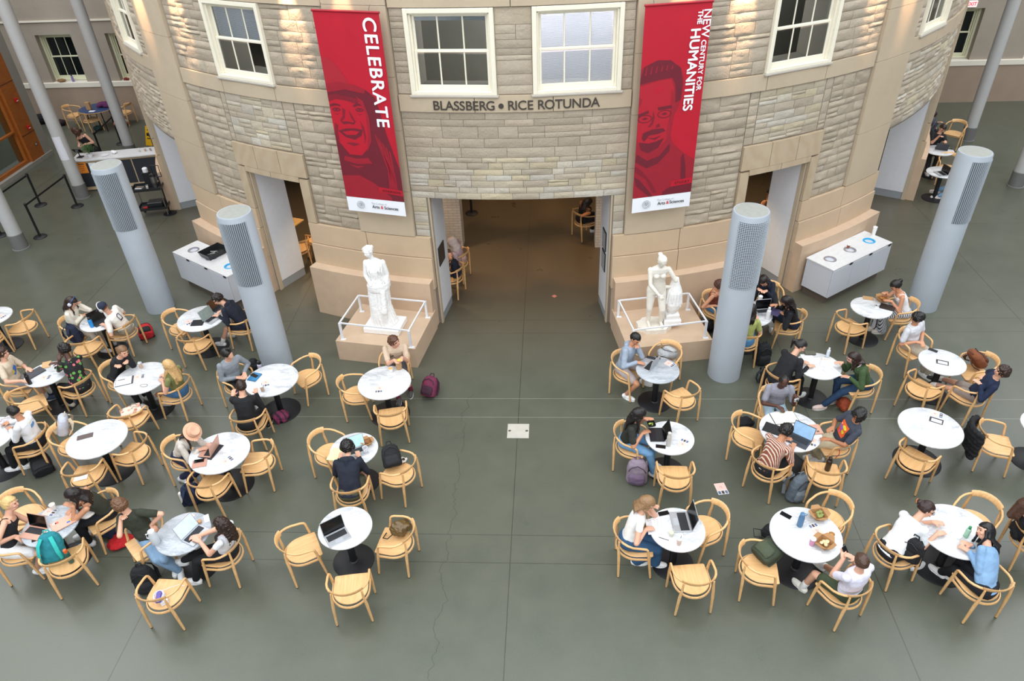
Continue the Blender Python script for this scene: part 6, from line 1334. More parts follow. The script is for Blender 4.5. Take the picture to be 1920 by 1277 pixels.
graphic('p12', [(.07, .72, [(-.022, -.022), (.022, -.022), (.022, .022), (-.022, .022)], '#55483e')])
rnd_ = lambda r: [(r * cos(a * pi / 6), r * .8 * sin(a * pi / 6)) for a in range(12)]
graphic('p32', [(0, .6, [(-.12, -.12), (.12, -.13), (.12, .12), (-.11, .13)], '#e8642a'), (-.04, .7, rnd_(.05), '#e6d43a'), (.03, .58, rnd_(.055), '#9a6ac8'), (-.05, .5, rnd_(.04), '#e6d43a'), (.06, .72, rnd_(.018), '#f2ece6'), (.02, .45, rnd_(.03), '#e6559a')])

# ------------------------------------------------------------------ things on tables, chairs and floor
def ang(p, q): return atan2(q[1] - p[1], q[0] - p[0])
M_ALU = mat('aluminium', '#b9bbbf', .35, .6); M_KEYS = mat('black_keys', '#17181b', .5); M_ROSE = mat('rose_gold', '#d0a08c', .4, .3); M_SCR = mat('black_screen', '#08090b', .15)
def screen_mat(c, es): return mat('lit_screen_' + c[1:] + str(es), c, .3, emis=c, es=es * .5, var=.12, vs=14)
def laptop(label, c, hinge, color='alu', lid=105, lit=None, w=.31, d=.215, z=.751):
    m = {'alu': M_ALU, 'rose': M_ROSE, 'black': mat('black_laptop', '#1b1c20', .4), 'dark': mat('dark_grey_laptop', '#3c3f46', .45)}[color]
    rz = ang(c, hinge) - pi / 2; root = thing('laptop', label, 'laptop', (c[0], c[1], z), rz)
    b = MB(); b.box((0, 0, .007), (w, d, .013), b=.004); part('base', b, m, root)
    if lid > 20:
        b = MB(); b.box((0, .035, .0142), (w * .86, d * .48, .001)); kb = part('keyboard', b, M_KEYS, root, smooth=False)
        b = MB()
        for j in range(5):
            for i in range(13): b.box(((i - 6) * w * .064, .035 + (j - 2) * d * .09, .0155), (w * .054, d * .07, .002))
        part('keys', b, mat('key_caps', '#2a2b2f', .5), kb, smooth=False)
        b = MB(); b.box((0, -.062, .0138), (w * .34, d * .3, .001)); part('trackpad', b, mat('trackpad_' + color, {'alu': '#a9abb0', 'rose': '#c69a88', 'black': '#242529', 'dark': '#34373d'}[color], .3), root, smooth=False)
    T = Matrix.Translation((0, d / 2 - .004, .012)) @ Matrix.Rotation(radians(lid), 4, 'X')
    b = MB(); b.box((0, 0, 0), (w, d, .006), M=Matrix.Translation((0, d / 2 - .004, .012)) @ Matrix.Rotation(-radians(lid), 4, 'X') @ Matrix.Translation((0, -d / 2, .004)), b=.002)
    L = part('lid', b, m, root)
    if lid > 20:
        b = MB(); b.box((0, 0, 0), (w * .95, d * .9, .001), M=Matrix.Translation((0, d / 2 - .004, .012)) @ Matrix.Rotation(-radians(lid), 4, 'X') @ Matrix.Translation((0, -d / 2, .0002)))
        part('screen', b, screen_mat(*lit) if lit else M_SCR, L, smooth=False)
    return root
def flat(name, label, cat, c, rz, w, d, h, m, z=.751, sub=None, bev=.002):
    root = thing(name, label, cat, (c[0], c[1], z), rz); b = MB(); b.box((0, 0, h / 2), (w, d, h), b=bev); part('body' if name != 'flyer' else 'sheet', b, m, root)
    if sub: sub(root, w, d, h)
    return root
def phone(label, c, rz, m=None, z=.751):
    def s(root, w, d, h):
        if m is M_WHITE:
            b = MB(); b.box((-w * .25, d * .36, h + .001), (w * .4, d * .18, .003), b=.001); part('camera_bump', b, mat('pale_grey_plastic', '#b9babd', .4), root)
        else: b = MB(); b.box((0, 0, h + .0005), (w * .9, d * .94, .001)); part('screen', b, M_SCR, root, smooth=False)
    return flat('phone', label, 'phone', c, rz, .072, .15, .008, m or mat('black_phone', '#1a1a1e', .3), z, s)
M_PINK = mat('pale_pink_paper', '#ecc4ba', .8); M_PAPER = mat('white_paper', '#eeeef0', .8); M_INK = mat('dark_print', '#3a3a3e', .8); M_KRAFT = mat('kraft_paper', '#b08a62', .8, var=.08, vs=30)
def flyer(label, c, rz, kind='pink', z=.7515, s=1.0):
    root = thing('flyer', label, 'flyer', (c[0], c[1], z), rz, None)
    if kind == 'pink':
        b = MB(); b.box((0, .03 * s, .0006), (.13 * s, .12 * s, .0012)); part('pink_half', b, M_PINK, root, smooth=False)
        b = MB(); b.box((0, -.06 * s, .0006), (.13 * s, .06 * s, .0012)); part('picture_half', b, M_PAPER, root, smooth=False)
        for i, c_ in enumerate(('#5a6a86', '#4c3a30', '#66728c')): b = MB(); b.box(((i - 1) * .042 * s, -.06 * s, .0016), (.034 * s, .05 * s, .0006)); part('small_picture', b, mat('pic_' + c_[1:], c_, .7, var=.4, vs=60), root, smooth=False)
        b = MB(); b.tube([(-.015 * s, .02 * s, .0016), (.0, .045 * s, .0016), (.015 * s, .035 * s, .0016), (0, .015 * s, .0016), (.02 * s, .01 * s, .0016)], .0025, 4); part('scribble', b, mat('red_ink', '#b05a58', .7), root)
    elif kind == 'bw':
        b = MB(); b.box((0, 0, .0006), (.22, .15, .0012)); part('sheet', b, M_PAPER, root, smooth=False)
        b = MB(); b.box((0, .052, .0016), (.2, .03, .0006)); b.box((0, -.055, .0016), (.2, .024, .0006)); b.box((-.085, 0, .0016), (.03, .08, .0006)); b.box((.09, 0, .0016), (.02, .08, .0006)); part('printed_frame', b, M_INK, root, smooth=False)
        b = MB()
        for j in range(4): b.box((0, .024 - j * .016, .0016), (.11, .006, .0006))
        part('printed_lines', b, mat('grey_print', '#77777c', .8), root, smooth=False)
    else:
        b = MB(); b.box((0, 0, .0006), (.2, .27, .0012)); part('sheet', b, M_PAPER, root, smooth=False)
        b = MB()
        for j in range(12): b.box((0, .1 - j * .018, .0014), (.15 - (j * 37 % 5) * .01, .004, .0003))
        part('handwriting', b, mat('grey_print', '#77777c', .8), root, smooth=False)
    return root
def cup(label, c, z=.751, col='#c08a5a', clear=True, h=.11, r=.036, lid=True):
    root = thing('iced_coffee_cup' if clear else 'paper_cup', label, 'cup', (c[0], c[1], z))
    b = MB(); b.lathe([(r * .75, 0), (r * .92, h * .62)], n=18); part('drink' if clear else 'cup', b, mat('drink_' + col[1:], col, .3), root)
    b = MB(); b.lathe([(r * .78, .001), (r * 1.03, h), (r, h)], n=20, cap=False); part('cup_wall', b, mat('clear_plastic', '#dfe4e6', .1, alpha=.28) if clear else mat('cup_' + col[1:], col, .5), root)
    if lid:
        b = MB(); b.lathe([(r * 1.06, h), (r * 1.06, h + .006), (r * .8, h + .018), (.004, h + .02)], n=20); part('lid', b, mat('clear_lid', '#e6eaec', .15, alpha=.45) if clear else M_WHITE, root)
        if clear: b = MB(); b.tube([(0, 0, h * .4), (.02, 0, h + .07)], .003, 6); part('straw', b, M_BLACK, root)
    return root
def bottle(label, c, col, r=.036, h=.23, capc='#1a1a1c', z=.751, loop=False, neck=.6, m=None):
    root = thing('water_bottle', label, 'bottle', (c[0], c[1], z)); b = MB(); hh = h * .8
    b.lathe([(r * .93, 0), (r, .008), (r, hh * .86), (r * .92, hh * .94), (r * neck, hh)], n=22); part('bottle_body', b, m or mat('bottle_' + col[1:], col, .35), root)
    b = MB(); b.lathe([(r * neck * 1.1, hh), (r * neck * 1.1, h), (r * neck * .7, h + .006), (.004, h + .006)], n=20)
    part('cap', b, mat('cap_' + capc[1:], capc, .4), root)
    if loop: b = MB(); b.tube([(.0 + .03 * cos(a * pi / 6) + r * neck, 0, h - .02 + .02 * sin(a * pi / 6)) for a in range(12)], .005, 6, closed=True); part('cap_loop', b, mat('cap_' + capc[1:], capc, .4), root)
    return root
def food_box(label, c, rz=0, food='#c9a85e', z=.751, s=1.0):
    root = thing('food_box', label, 'food box', (c[0], c[1], z), rz); k = mat('kraft_board', '#a67c50', .75, var=.06, vs=20)
    a, t, h = .05 * s, .065 * s, .05 * s; b = MB(); lo = [(-a, -a, 0), (a, -a, 0), (a, a, 0), (-a, a, 0)]; hi = [(-t, -t, h), (t, -t, h), (t, t, h), (-t, t, h)]
    b.add(lo + hi, [(3, 2, 1, 0)] + [(i, (i + 1) % 4, 4 + (i + 1) % 4, 4 + i) for i in range(4)]); part('carton', b, k, root, smooth=False)
    for i, (dx, dy) in enumerate(((0, -1), (1, 0), (0, 1), (-1, 0))):
        b = MB(); p, q = V(hi[i]), V(hi[(i + 1) % 4]); o = V((dx, dy, .45)) * .04 * s; b.add([p, q, q.lerp(p, .2) + o, p.lerp(q, .2) + o, p - V((0, 0, .002)), q - V((0, 0, .002)), q.lerp(p, .2) + o - V((0, 0, .002)), p.lerp(q, .2) + o - V((0, 0, .002))], [(0, 1, 2, 3), (7, 6, 5, 4), (0, 3, 7, 4), (3, 2, 6, 7), (2, 1, 5, 6), (1, 0, 4, 5)]); part('flap', b, k, root, smooth=False)
    b = MB(); 
    for i in range(8): b.ell((R_.uniform(-.035, .035) * s, R_.uniform(-.035, .035) * s, .035 * s + R_.uniform(0, .012)), (.02 * s, .018 * s, .013 * s), None, 8, 5)
    part('food', b, mat('food_' + food[1:], food, .6, var=.2, vs=60), root); return root
def backpack(label, c, rz, col, col2=None, z=0, w=.3, h=.44, d=.2, tilt=0, name='backpack', straps=True, cat='backpack', side=None, roll=0):
    root = thing(name, label, cat, (c[0], c[1], z), rz); m, m2 = cloth(col), cloth(col2 or col)
    T = Matrix.Translation((0, 0, 0)) @ Matrix.Rotation(radians(tilt), 4, 'X')
    if tilt: T = Matrix.Translation((0, 0, d * .5 * abs(sin(radians(tilt))))) @ T
    if roll: T = T @ Matrix.Rotation(radians(roll), 4, 'Y')
    def g(v): return [T @ V(p) for p in v]
    b = MB(); b.v = []; 
    X, Y = V((1, 0, 0)), V((0, 1, 0))
    loft(b, [(V((0, 0, .0)), X, Y, w * .44, d * .42), (V((0, 0, .03)), X, Y, w * .5, d * .5), (V((0, 0, h * .6)), X, Y, w * .49, d * .47), (V((0, .005, h * .85)), X, Y, w * .42, d * .38), (V((0, .01, h * .96)), X, Y, w * .3, d * .26), (V((0, .01, h)), X, Y, w * .14, d * .12)], 24); b.v = g(b.v)
    organic(b, 'bag_body', m, root, .011, 2, .022, .09)
    b = MB(); loft(b, [(V((0, -d * .42, .03)), X, Y, w * .36, d * .2), (V((0, -d * .46, h * .2)), X, Y, w * .4, d * .24), (V((0, -d * .44, h * .42)), X, Y, w * .38, d * .22), (V((0, -d * .38, h * .52)), X, Y, w * .3, d * .14)], 20); b.v = g(b.v); organic(b, 'front_pocket', m2, root, .011, 2, .014, .06)
    b = MB(); b.tube(g([(-w * .4, -d * .42, h * .62), (-w * .3, -d * .45, h * .78), (0, -d * .38, h * .88), (w * .3, -d * .45, h * .78), (w * .4, -d * .42, h * .62)]), .006, 6); part('zip', b, M_BLACK, root)
    b = MB(); b.tube(g([(-.045, .02, h * .97), (-.03, .03, h + .045), (.03, .03, h + .045), (.045, .02, h * .97)]), .01, 6); part('top_handle', b, m2, root)
    if straps:
        for s in (-1, 1):
            b = MB(); b.tube(g([(s * .06, d * .45, h * .9), (s * .1, d * .7, h * .7), (s * .12, d * .72, h * .4), (s * w * .42, d * .5, h * .1)]), .5, 8, flat=(.055, .018)); part('shoulder_strap', b, m2, root)
    if side: b = MB(); q = g([(w * .52, 0, .03), (w * .52, 0, .24)]); cap(b, q[0], q[1], .035, .033); part('side_bottle', b, mat('side_' + side[1:], side, .4), root)
    return root
def heap(name, label, cat, c, rz, col, size, z=0, lumps=9, seed=1, disp=.05, m=None, cords=()):
    root = thing(name, label, cat, (c[0], c[1], z), rz); rnd = random.Random(seed); b = MB(); X, Y, Z = size
    b.ell((0, 0, Z * .45), (X * .42, Y * .42, Z * .45), None, 16, 10)
    for i in range(lumps):
        a = rnd.uniform(0, 6.28); r = rnd.uniform(.2, .75); sx = rnd.uniform(.2, .4); b.ell((cos(a) * X * .5 * r, sin(a) * Y * .5 * r, Z * rnd.uniform(.2, .6)), (X * sx * .6, Y * sx * .6, Z * rnd.uniform(.18, .34)), Matrix.Rotation(rnd.uniform(0, 3), 3, 'Z'), 10, 7)
    b.v = [(x, y, max(z_, .003)) for x, y, z_ in b.v]
    organic(b, 'fabric_folds', m or cloth(col), root, .011, 2, disp, .07)
    for pts, r_, cc in cords: b = MB(); b.tube(pts, r_, 6); part('strap', b, mat('strap_' + cc[1:], cc, .7), root)
    return root

# upper left group
laptop('open black laptop between the two people at the table with the blue bottle', (-9.140, 11.619, 0.7500), (-9.382, 11.785, 0.7500), 'black', 110)
bottle('bright blue bottle near the edge of the table of the girl with headphones', (-9.237, 11.458, 0.7500), '#2a8ad0', .04, .22, '#2a2a2e')
backpack('navy backpack with red tag slumped on an oak armchair, upper left', (-9.638, 11.396, 0.4550), radians(150), '#161f38', z=.458, h=.4, w=.3, d=.2)
backpack('glossy red and black backpack lying on the floor at the upper left', (-8.608, 12.036, 0.0800), radians(30), '#b01a22', '#141416', 0, .3, .4, .2, tilt=-80)
flyer('pink flyer on the marble table cut off by the left edge, rear row', (-11.393, 11.852, 0.7500), 1.2)
laptop('closed dark laptop in front of the person in beige graphic tee', (-9.543, 9.976, 0.7500), (-9.759, 10.098, 0.7500), 'dark', 0.5)
bottle('black bottle standing on the table corner by the person in beige graphic tee', (-9.446, 9.671, 0.7500), '#16171a', .036, .25)
flat('notebook', 'tan notebook on the table of the person in floral shirt', 'notebook', (-9.468, 10.222, 0.7500), radians(25), .15, .21, .01, mat('tan_cover', '#c8a274', .7))
phone('dark phone by the hand of the person in floral shirt', (-9.195, 10.166, 0.7500), radians(-60))
flyer('pink flyer on the table between the beige tee and floral shirt people', (-9.270, 9.855, 0.7500), radians(100))
# binder, iced coffee, camera strap on table 5
r = flat('binder', 'open binder with white pages before the person in black sweater', 'binder', (-7.722, 9.738, 0.7500), radians(22), .3, .24, .008, mat('grey_cover', '#4a4c52', .6))
b = MB(); b.box((-.01, .0, .01), (.26, .22, .006)); part('pages', b, M_PAPER, r, smooth=False)
b = MB(); b.box((-.05, .05, .0165), (.12, .012, .006)); part('pen', b, M_BLACK, r)
cup('iced coffee by the elbow of the person in black sweater', (-7.595, 10.137, 0.7500))
flyer('pink flyer beside the open binder', (-7.511, 9.869, 0.7500), radians(110))
b = MB(); b.tube([(.06 * cos(a * pi / 8) * (1 + .2 * sin(a)), .04 * sin(a * pi / 8), .006) for a in range(16)], .004, 5, closed=True); t = thing('coiled_earphones', 'grey coiled cable on the table of the blonde person in olive top', 'cable', (-7.308, 9.621, 0.7510)); part('cable', b, mat('grey_cable', '#8e8a84', .5), t)
# table 3
laptop('open laptop with grey lit screen before the person in navy hoodie and shorts', (-6.854, 11.699, 0.7500), (-7.084, 11.799, 0.7500), 'alu', 112, ('#7f8a84', .25))
laptop('open dark laptop with brown screen, farther of two before the person in navy shorts', (-6.877, 12.082, 0.7500), (-7.053, 12.135, 0.7500), 'dark', 100, ('#5a3a22', .15), .28, .2)
flat('document_pouch', 'flat black pouch beside the laptop near the second fat column', 'pouch', (-7.115, 11.572, 0.7500), radians(5), .24, .2, .02, mat('black_pouch', '#17181b', .7), bev=.008)
flyer('pink flyer half under the black pouch', (-7.318, 11.605, 0.7500), radians(40))
# table 6
r = flat('book', 'blue book with a dark phone on it beside the person in grey sweatshirt', 'book', (-5.368, 9.856, 0.7500), radians(-15), .17, .22, .02, mat('blue_book_cover', '#2a6f9a', .5, var=.4, vs=14))
phone('dark phone lying on the blue book', (-5.381, 9.884, 0.7700), radians(60), z=.772)
cup('iced coffee on the table of the person in black with raised hands', (-5.090, 9.475, 0.7500))
flyer('pink flyer near the iced coffee at the second fat column', (-5.111, 9.689, 0.7500), radians(20))
heap('woven_bag', 'purple and red striped woven bag on the floor beside the person in black', 'bag', (-4.941, 9.551, 0.0000), radians(20), '#6a2a48', (.34, .28, .22), 0, m=stripe_cloth('#7a2a4c', '#3a2038', 30), cords=[([(-.1, .05, .18), (-.15, .15, .1), (-.2, .2, .01)], .008, '#2a1a24')])
heap('black_backpack', 'black backpack slumped at the foot of the second fat column', 'backpack', (-5.916, 10.968, 0.1500), 0, '#131418', (.3, .26, .34), 0, seed=4)
bottle('white and purple bottle standing behind the person in grey sweatshirt', (-5.762, 10.904, 0.2000), '#cfc8e0', .05, .3, '#2a2a30', z=0)
# table 7
cup('white soup cup in front of the person in beige tee', (-2.927, 10.028, 0.7500), col='#e8e6e2', clear=False, h=.075, r=.045, lid=False)
b = MB(); b.lathe([(.038, 0), (.01, .004)], n=18); t = thing('soup', 'orange-yellow soup filling the white cup by the draped statue', 'soup', (*(-2.927, 10.028, 0.7500)[:2], .818)); part('surface', b, mat('soup_orange', '#d9a860', .4), t)
t = thing('paper_bag', 'crumpled kraft paper bag before the person in beige tee', 'bag', (-2.788, 10.093, 0.7510), radians(10)); b = MB(); loft(b, [(V((0, 0, 0)), V((1, 0, 0)), V((0, 1, 0)), .05, .035), (V((0, .01, .08)), V((1, 0, 0)), V((0, 1, 0)), .055, .035), (V((.0, .02, .15)), V((1, 0, 0)), V((0, 1, 0)), .05, .02)], 12); organic(b, 'bag_paper', M_KRAFT, t, .009, 1, .015, .04)
t = thing('sandwich', 'small sandwich held by the person eating beside the draped statue', 'food', (-2.749, 10.027, 1.0000)); b = MB(); b.ell((0, 0, 0), (.045, .035, .02), None, 12, 8); part('bread', b, mat('bread', '#c9a15c', .7), t); b = MB(); b.ell((0, 0, .012), (.04, .03, .012), None, 12, 6); part('filling', b, mat('yellow_filling', '#d8c04a', .6), t)
flyer('pink flyer on the table of the person eating soup', (-3.045, 9.530, 0.7500), radians(5))
backpack('maroon backpack with black straps on the floor right of the eating person', (-2.357, 10.163, 0.1200), radians(-20), '#6a2440', '#3a1a2c', 0, .3, .38, .2, tilt=-35)
# table 8 and around
t = flat('slate', 'brown slate board lying on the otherwise empty marble table', 'board', (-7.689, 8.316, 0.7500), radians(24), .24, .11, .008, mat('brown_slate', '#5a4a48', .6)); 
backpack('open white and cream backpack on an oak armchair', (-8.391, 8.687, 0.4550), radians(-60), '#b8bcc8', '#c8b8a0', .458, .3, .36, .2, tilt=-20)
flat('paper_sheet', 'white sheet of paper lying on an oak armchair seat', 'paper', (-7.543, 7.702, 0.4550), radians(20), .2, .14, .002, M_PAPER, z=.4535)
backpack('black backpack lying on the floor behind the blonde person', (-8.558, 8.127, 0.1000), radians(40), '#121316', '#1c1d20', 0, .32, .46, .2, tilt=-78)
t = thing('floral_tote', 'pink floral paper tote with handles lying on an oak armchair', 'tote', (-7.424, 9.206, 0.4560), radians(35)); b = MB(); loft(b, [(V((-.17, 0, .06)), V((0, 1, 0)), V((0, 0, 1)), .12, .05), (V((0, 0, .07)), V((0, 1, 0)), V((0, 0, 1)), .13, .06), (V((.17, 0, .07)), V((0, 1, 0)), V((0, 0, 1)), .13, .055)], 16); organic(b, 'tote_body', floral_cloth('#dfc9b8', '#b07a6a', '#c99a80'), t, .011, 1, .01, .06)
for s in (-1, 1): b = MB(); b.tube([(.0, s * .03, .12), (.06, s * .05, .17), (.12, s * .04, .13)], .006, 6); part('handle', b, mat('grey_rope', '#9a9a8c', .7), t)
# table 9
flat('laptop_sleeve', 'dark laptop sleeve under the rose gold laptop', 'sleeve', (-5.444, 7.998, 0.7500), ang((-5.542, 8.038, 0.7500), (-5.309, 7.978, 0.7500)) - pi / 2, .34, .25, .008, mat('charcoal_sleeve', '#2a2a30', .7), bev=.003)
laptop('rose gold laptop before the person in the peach hat', (-5.482, 8.008, 0.7600), (-5.281, 7.989, 0.7600), 'rose', 100, z=.7598)
flat('notebook', 'dusty pink notebook with a phone on it near the peach hat person', 'notebook', (-5.521, 7.726, 0.7500), radians(15), .22, .17, .01, mat('dusty_pink_cover', '#b98a78', .7))
phone('black phone lying on the dusty pink notebook', (-5.544, 7.774, 0.7620), radians(-75), z=.7615)
flyer('pink flyer on the table with the rose gold laptop', (-5.108, 7.800, 0.7500), radians(140))
backpack('navy backpack with a white bottle on the floor below the peach hat person', (-5.78, 7.62, 0), radians(200), '#17243c', '#1c2c48', 0, .3, .4, .2, side='#e8e4dc')
# table 10
laptop('open laptop with a lit colourful screen before the person seen from behind', (-3.085, 7.989, 0.7500), (-3.189, 8.192, 0.7500), 'alu', 110, ('#b8dfe0', .5))
t = thing('mug', 'white mug on the table of the person in navy hoodie seen from behind', 'mug', (-2.963, 8.019, 0.7510)); b = MB(); b.lathe([(.03, 0), (.038, .01), (.042, .09), (.038, .09), (.034, .012), (.01, .01)], n=20); part('cup', b, M_WHITE, t); b = MB(); b.tube([(.0, -.04 - .025 * sin(a * pi / 6), .045 + .028 * cos(a * pi / 6)) for a in range(7)], .006, 6); part('handle', b, M_WHITE, t)
food_box('open brown paper pastry bag beside the white mug', (-2.968, 8.194, 0.7500), .6, '#8a5a30', s=1.0)
flat('legal_pad', 'yellow legal pad at the left elbow of the hoodie person seen from behind', 'notepad', (-3.425, 7.946, 0.7500), radians(-8), .2, .27, .008, mat('yellow_pad', '#e6e2a8', .7))
backpack('black backpack on an oak armchair with a black and white pouch', (-2.528, 7.904, 0.4560), radians(20), '#141518', '#1d1e22', .458, .3, .36, .2, tilt=-45)
heap('pouch', 'black and white patterned pouch tucked beside the black backpack on the armchair', 'pouch', (-2.423, 8.064, 0.4560), .4, '#888888', (.2, .14, .12), .458, m=floral_cloth('#d8cfc4', '#2a2826', '#3a3634'), seed=9)
# table 11
flat('magazine', 'magazine with pictures by the person in white sweatshirt', 'magazine', (-9.270, 8.661, 0.7500), radians(50), .2, .27, .006, mat('magazine_print', '#b9b3b6', .5, var=.5, vs=20))
# table 12
laptop('open pale laptop before the blonde person in black tank top', (-7.383, 6.350, 0.7500), (-7.363, 6.465, 0.7500), 'rose', 105)
L12 = laptop('closed rose gold laptop with stickers on the greyish table', (-7.048, 6.536, 0.7500), (-7.202, 6.685, 0.7500), 'rose', .5)
for x, y, c_ in ((.06, -.05, '#3a6ac0'), (.09, -.02, '#e0c040'), (-.07, .05, '#d85a40'), (-.1, .06, '#e8e4e0')): b = MB(); b.box((x, y, .0205), (.045, .035, .001)); part('sticker', b, mat('sticker_' + c_[1:], c_, .5), L12, smooth=False)
cup('paper coffee cup on napkins between the two people at the left', (-7.335, 6.795, 0.7500), col='#ece6dc', clear=False, h=.1, r=.042, lid=False)
flyer('pink flyer under the napkins near the paper cup', (-7.369, 6.734, 0.7500), radians(80))
phone('black phone below the pale laptop of the blonde person', (-7.265, 6.256, 0.7500), radians(-60))
backpack('teal backpack with turquoise straps on an oak armchair', (-7.015, 6.095, 0.4560), radians(200), '#1f7f8a', '#2fb0a8', .458, .32, .42, .22, tilt=25)
bottle('dark bottle with bright orange cap beside the teal backpack', (-6.802, 6.098, 0.6000), '#2a5a50', .036, .26, '#e8642a', z=.458)
heap('red_jacket', 'red and navy jacket lying on the floor by the person in dark green tee', 'jacket', (-6.576, 6.761, 0.0000), .5, '#b3161c', (.42, .34, .14), 0, seed=12)
heap('navy_jacket', 'dark navy cloth behind the red jacket on the floor', 'jacket', (-6.835, 6.930, 0.0000), .2, '#18203a', (.36, .22, .14), 0, seed=13)
backpack('black backpack with a small red emblem standing on the floor, lower left', (-5.790, 6.018, 0.0000), radians(15), '#131417', '#1a1b1f', 0, .32, .46, .22)
heap('white_cloth', 'white cloth on the lap of the dark-haired person in olive tank top', 'cloth', (-6.844, 6.749, 0.6200), .3, '#e2ddd6', (.3, .2, .08), .66, seed=15, disp=.03)
# table 13
laptop('open laptop with a pale blue lit screen before the curly-haired person', (-5.012, 6.349, 0.7500), (-5.218, 6.438, 0.7500), 'alu', 112, ('#c3d2ee', .55), .33, .23)
t = thing('water_jug', 'large clear jug with white cap at the edge of the greyish table', 'jug', (-5.526, 6.219, 0.7510)); b = MB(); b.lathe([(.055, 0), (.06, .01), (.06, .16), (.04, .2)], n=24); part('jug_body', b, mat('frosted_plastic', '#cfd6dc', .2, alpha=.75), t); b = MB(); b.lathe([(.044, .2), (.044, .245), (.03, .25), (.01, .25)], n=22); part('cap', b, M_WHITE, t); b = MB(); b.tube([(-.05, 0, .19), (-.095, 0, .17), (-.1, 0, .1), (-.06, 0, .07)], .009, 7); part('handle', b, M_WHITE, t)
flyer('pink flyer behind the pale blue lit laptop', (-5.264, 6.650, 0.7500), radians(-20))
phone('white phone beside the muffin on the greyish table', (-4.980, 6.650, 0.7500), radians(30), M_WHITE)
t = thing('muffin', 'small brown muffin near the white phone', 'food', (-5.044, 6.575, 0.7510)); b = MB(); b.lathe([(.022, 0), (.03, .03)], n=14); part('paper_case', b, M_KRAFT, t); b = MB(); b.ell((0, 0, .035), (.033, .033, .02), None, 14, 8); part('muffin_top', b, mat('baked', '#b58a60', .7, var=.15, vs=60), t)
t = thing('charger', 'purple cased charger brick wound with white cable on the lower left armchair', 'charger', (-5.233, 5.503, 0.7000), .3); b = MB(); b.box((0, 0, .02), (.07, .18, .04), b=.01); part('brick', b, mat('purple_plastic', '#5a4a9a', .4), t)
b = MB(); pts = []
for k in range(60): a = k * .55; pts.append((.06 * cos(a) * (1 + .15 * sin(k)), .085 * sin(a), .035 + .012 * sin(k * .7)))
pts += [(.1, .1, .03), (.22, .16, -.02), (.3, .12, -.02)]; b.tube(pts, .0045, 5); part('cable', b, mat('white_cable', '#dcd8e0', .5), t)
t.location.z = .53; flat('white_box', 'white card box on the seat of the lower left armchair', 'box', (-5.220, 5.527, 0.4600), ang((-5.324, 5.614, 0.4600), (-5.142, 5.423, 0.4600)), .2, .1, .06, M_WHITE, z=.4535)
# table 14
laptop('open silver laptop with black screen alone on its table', (-2.998, 6.345, 0.7500), (-3.098, 6.484, 0.7500), 'alu', 108, None, .32, .22)
heap('leather_bag', 'shiny olive brown bag slumped on an oak armchair', 'bag', (-2.205, 6.664, 0.5000), .3, '#5a4426', (.34, .28, .28), .456, m=mat('shiny_olive_leather', '#5f4a2a', .25, var=.2, vs=10), seed=21, disp=.06, cords=[([(-.1, -.05, .1), (-.2, -.08, .05), (-.26, -.02, .02), (-.2, .05, .03)], .008, '#1c1a16')])
# table 15
laptop('open silver laptop before the person in light blue hoodie', (1.659, 10.195, 0.7500), (1.785, 10.103, 0.7500), 'alu', 100)
flat('pencil_case', 'dark case lying behind the silver laptop by the urn statue', 'case', (1.730, 10.409, 0.7500), radians(-20), .16, .06, .02, mat('dark_case', '#20242c', .6), bev=.008)
t = thing('computer_mouse', 'small black mouse near the silver laptop by the urn statue', 'mouse', (1.860, 10.407, 0.7510), .5); b = MB(); b.ell((0, 0, .012), (.03, .05, .018), None, 14, 8); part('shell', b, M_BLACK, t); b = MB(); b.box((0, .02, .03), (.004, .02, .004)); part('wheel', b, M_ALU, t)
flyer('pink flyer on the grey veined marble table', (2.042, 10.234, 0.7500), radians(50))
backpack('pale grey backpack with a red patch on an oak armchair by the right pedestal', (2.163, 10.833, 0.4560), radians(140), '#a2a4a6', '#b4b5b6', .458, .3, .4, .18, tilt=-60)
# table 16
laptop('open black laptop before the long-haired person with a food box', (1.594, 8.419, 0.7500), (1.737, 8.420, 0.7500), 'black', 118)
bottle('tall pale grey bottle on the table with the black laptop', (1.753, 8.185, 0.7500), '#b9b6ae', .036, .27, '#c2bfb6', neck=.7)
phone('black phone at the near edge of the table with the tall grey bottle', (1.634, 8.158, 0.7500), radians(80))
flyer('pink flyer on the table with the tall grey bottle', (1.990, 8.238, 0.7500), radians(150))
flyer('white and blue sheet behind the tall grey bottle', (1.992, 8.453, 0.7500), radians(10), 'paper', s=.8).scale = (.6, .6, 1)
t = thing('lunch_box', 'black plastic lunch box with greens in the hands of the long-haired person', 'food box', (1.505, 8.457, 0.9300), .2); b = MB(); b.lathe([(.07, 0), (.085, .04), (.08, .04), (.068, .006), (.01, .006)], n=4, M=Matrix.Rotation(pi / 4, 4, 'Z')); part('tray', b, M_BLACK, t, smooth=False)
b = MB()
for k in range(10): b.ell((R_.uniform(-.04, .04), R_.uniform(-.04, .04), .025), (.014, .01, .01), None, 8, 5)
part('greens', b, mat('green_leaves', '#a8b84a', .6, var=.3, vs=50), t)
backpack('lavender grey backpack standing on the floor by the long-haired person', (1.308, 8.150, 0.1200), radians(-8), '#8a7c8a', '#6d5a72', 0, .34, .46, .22)
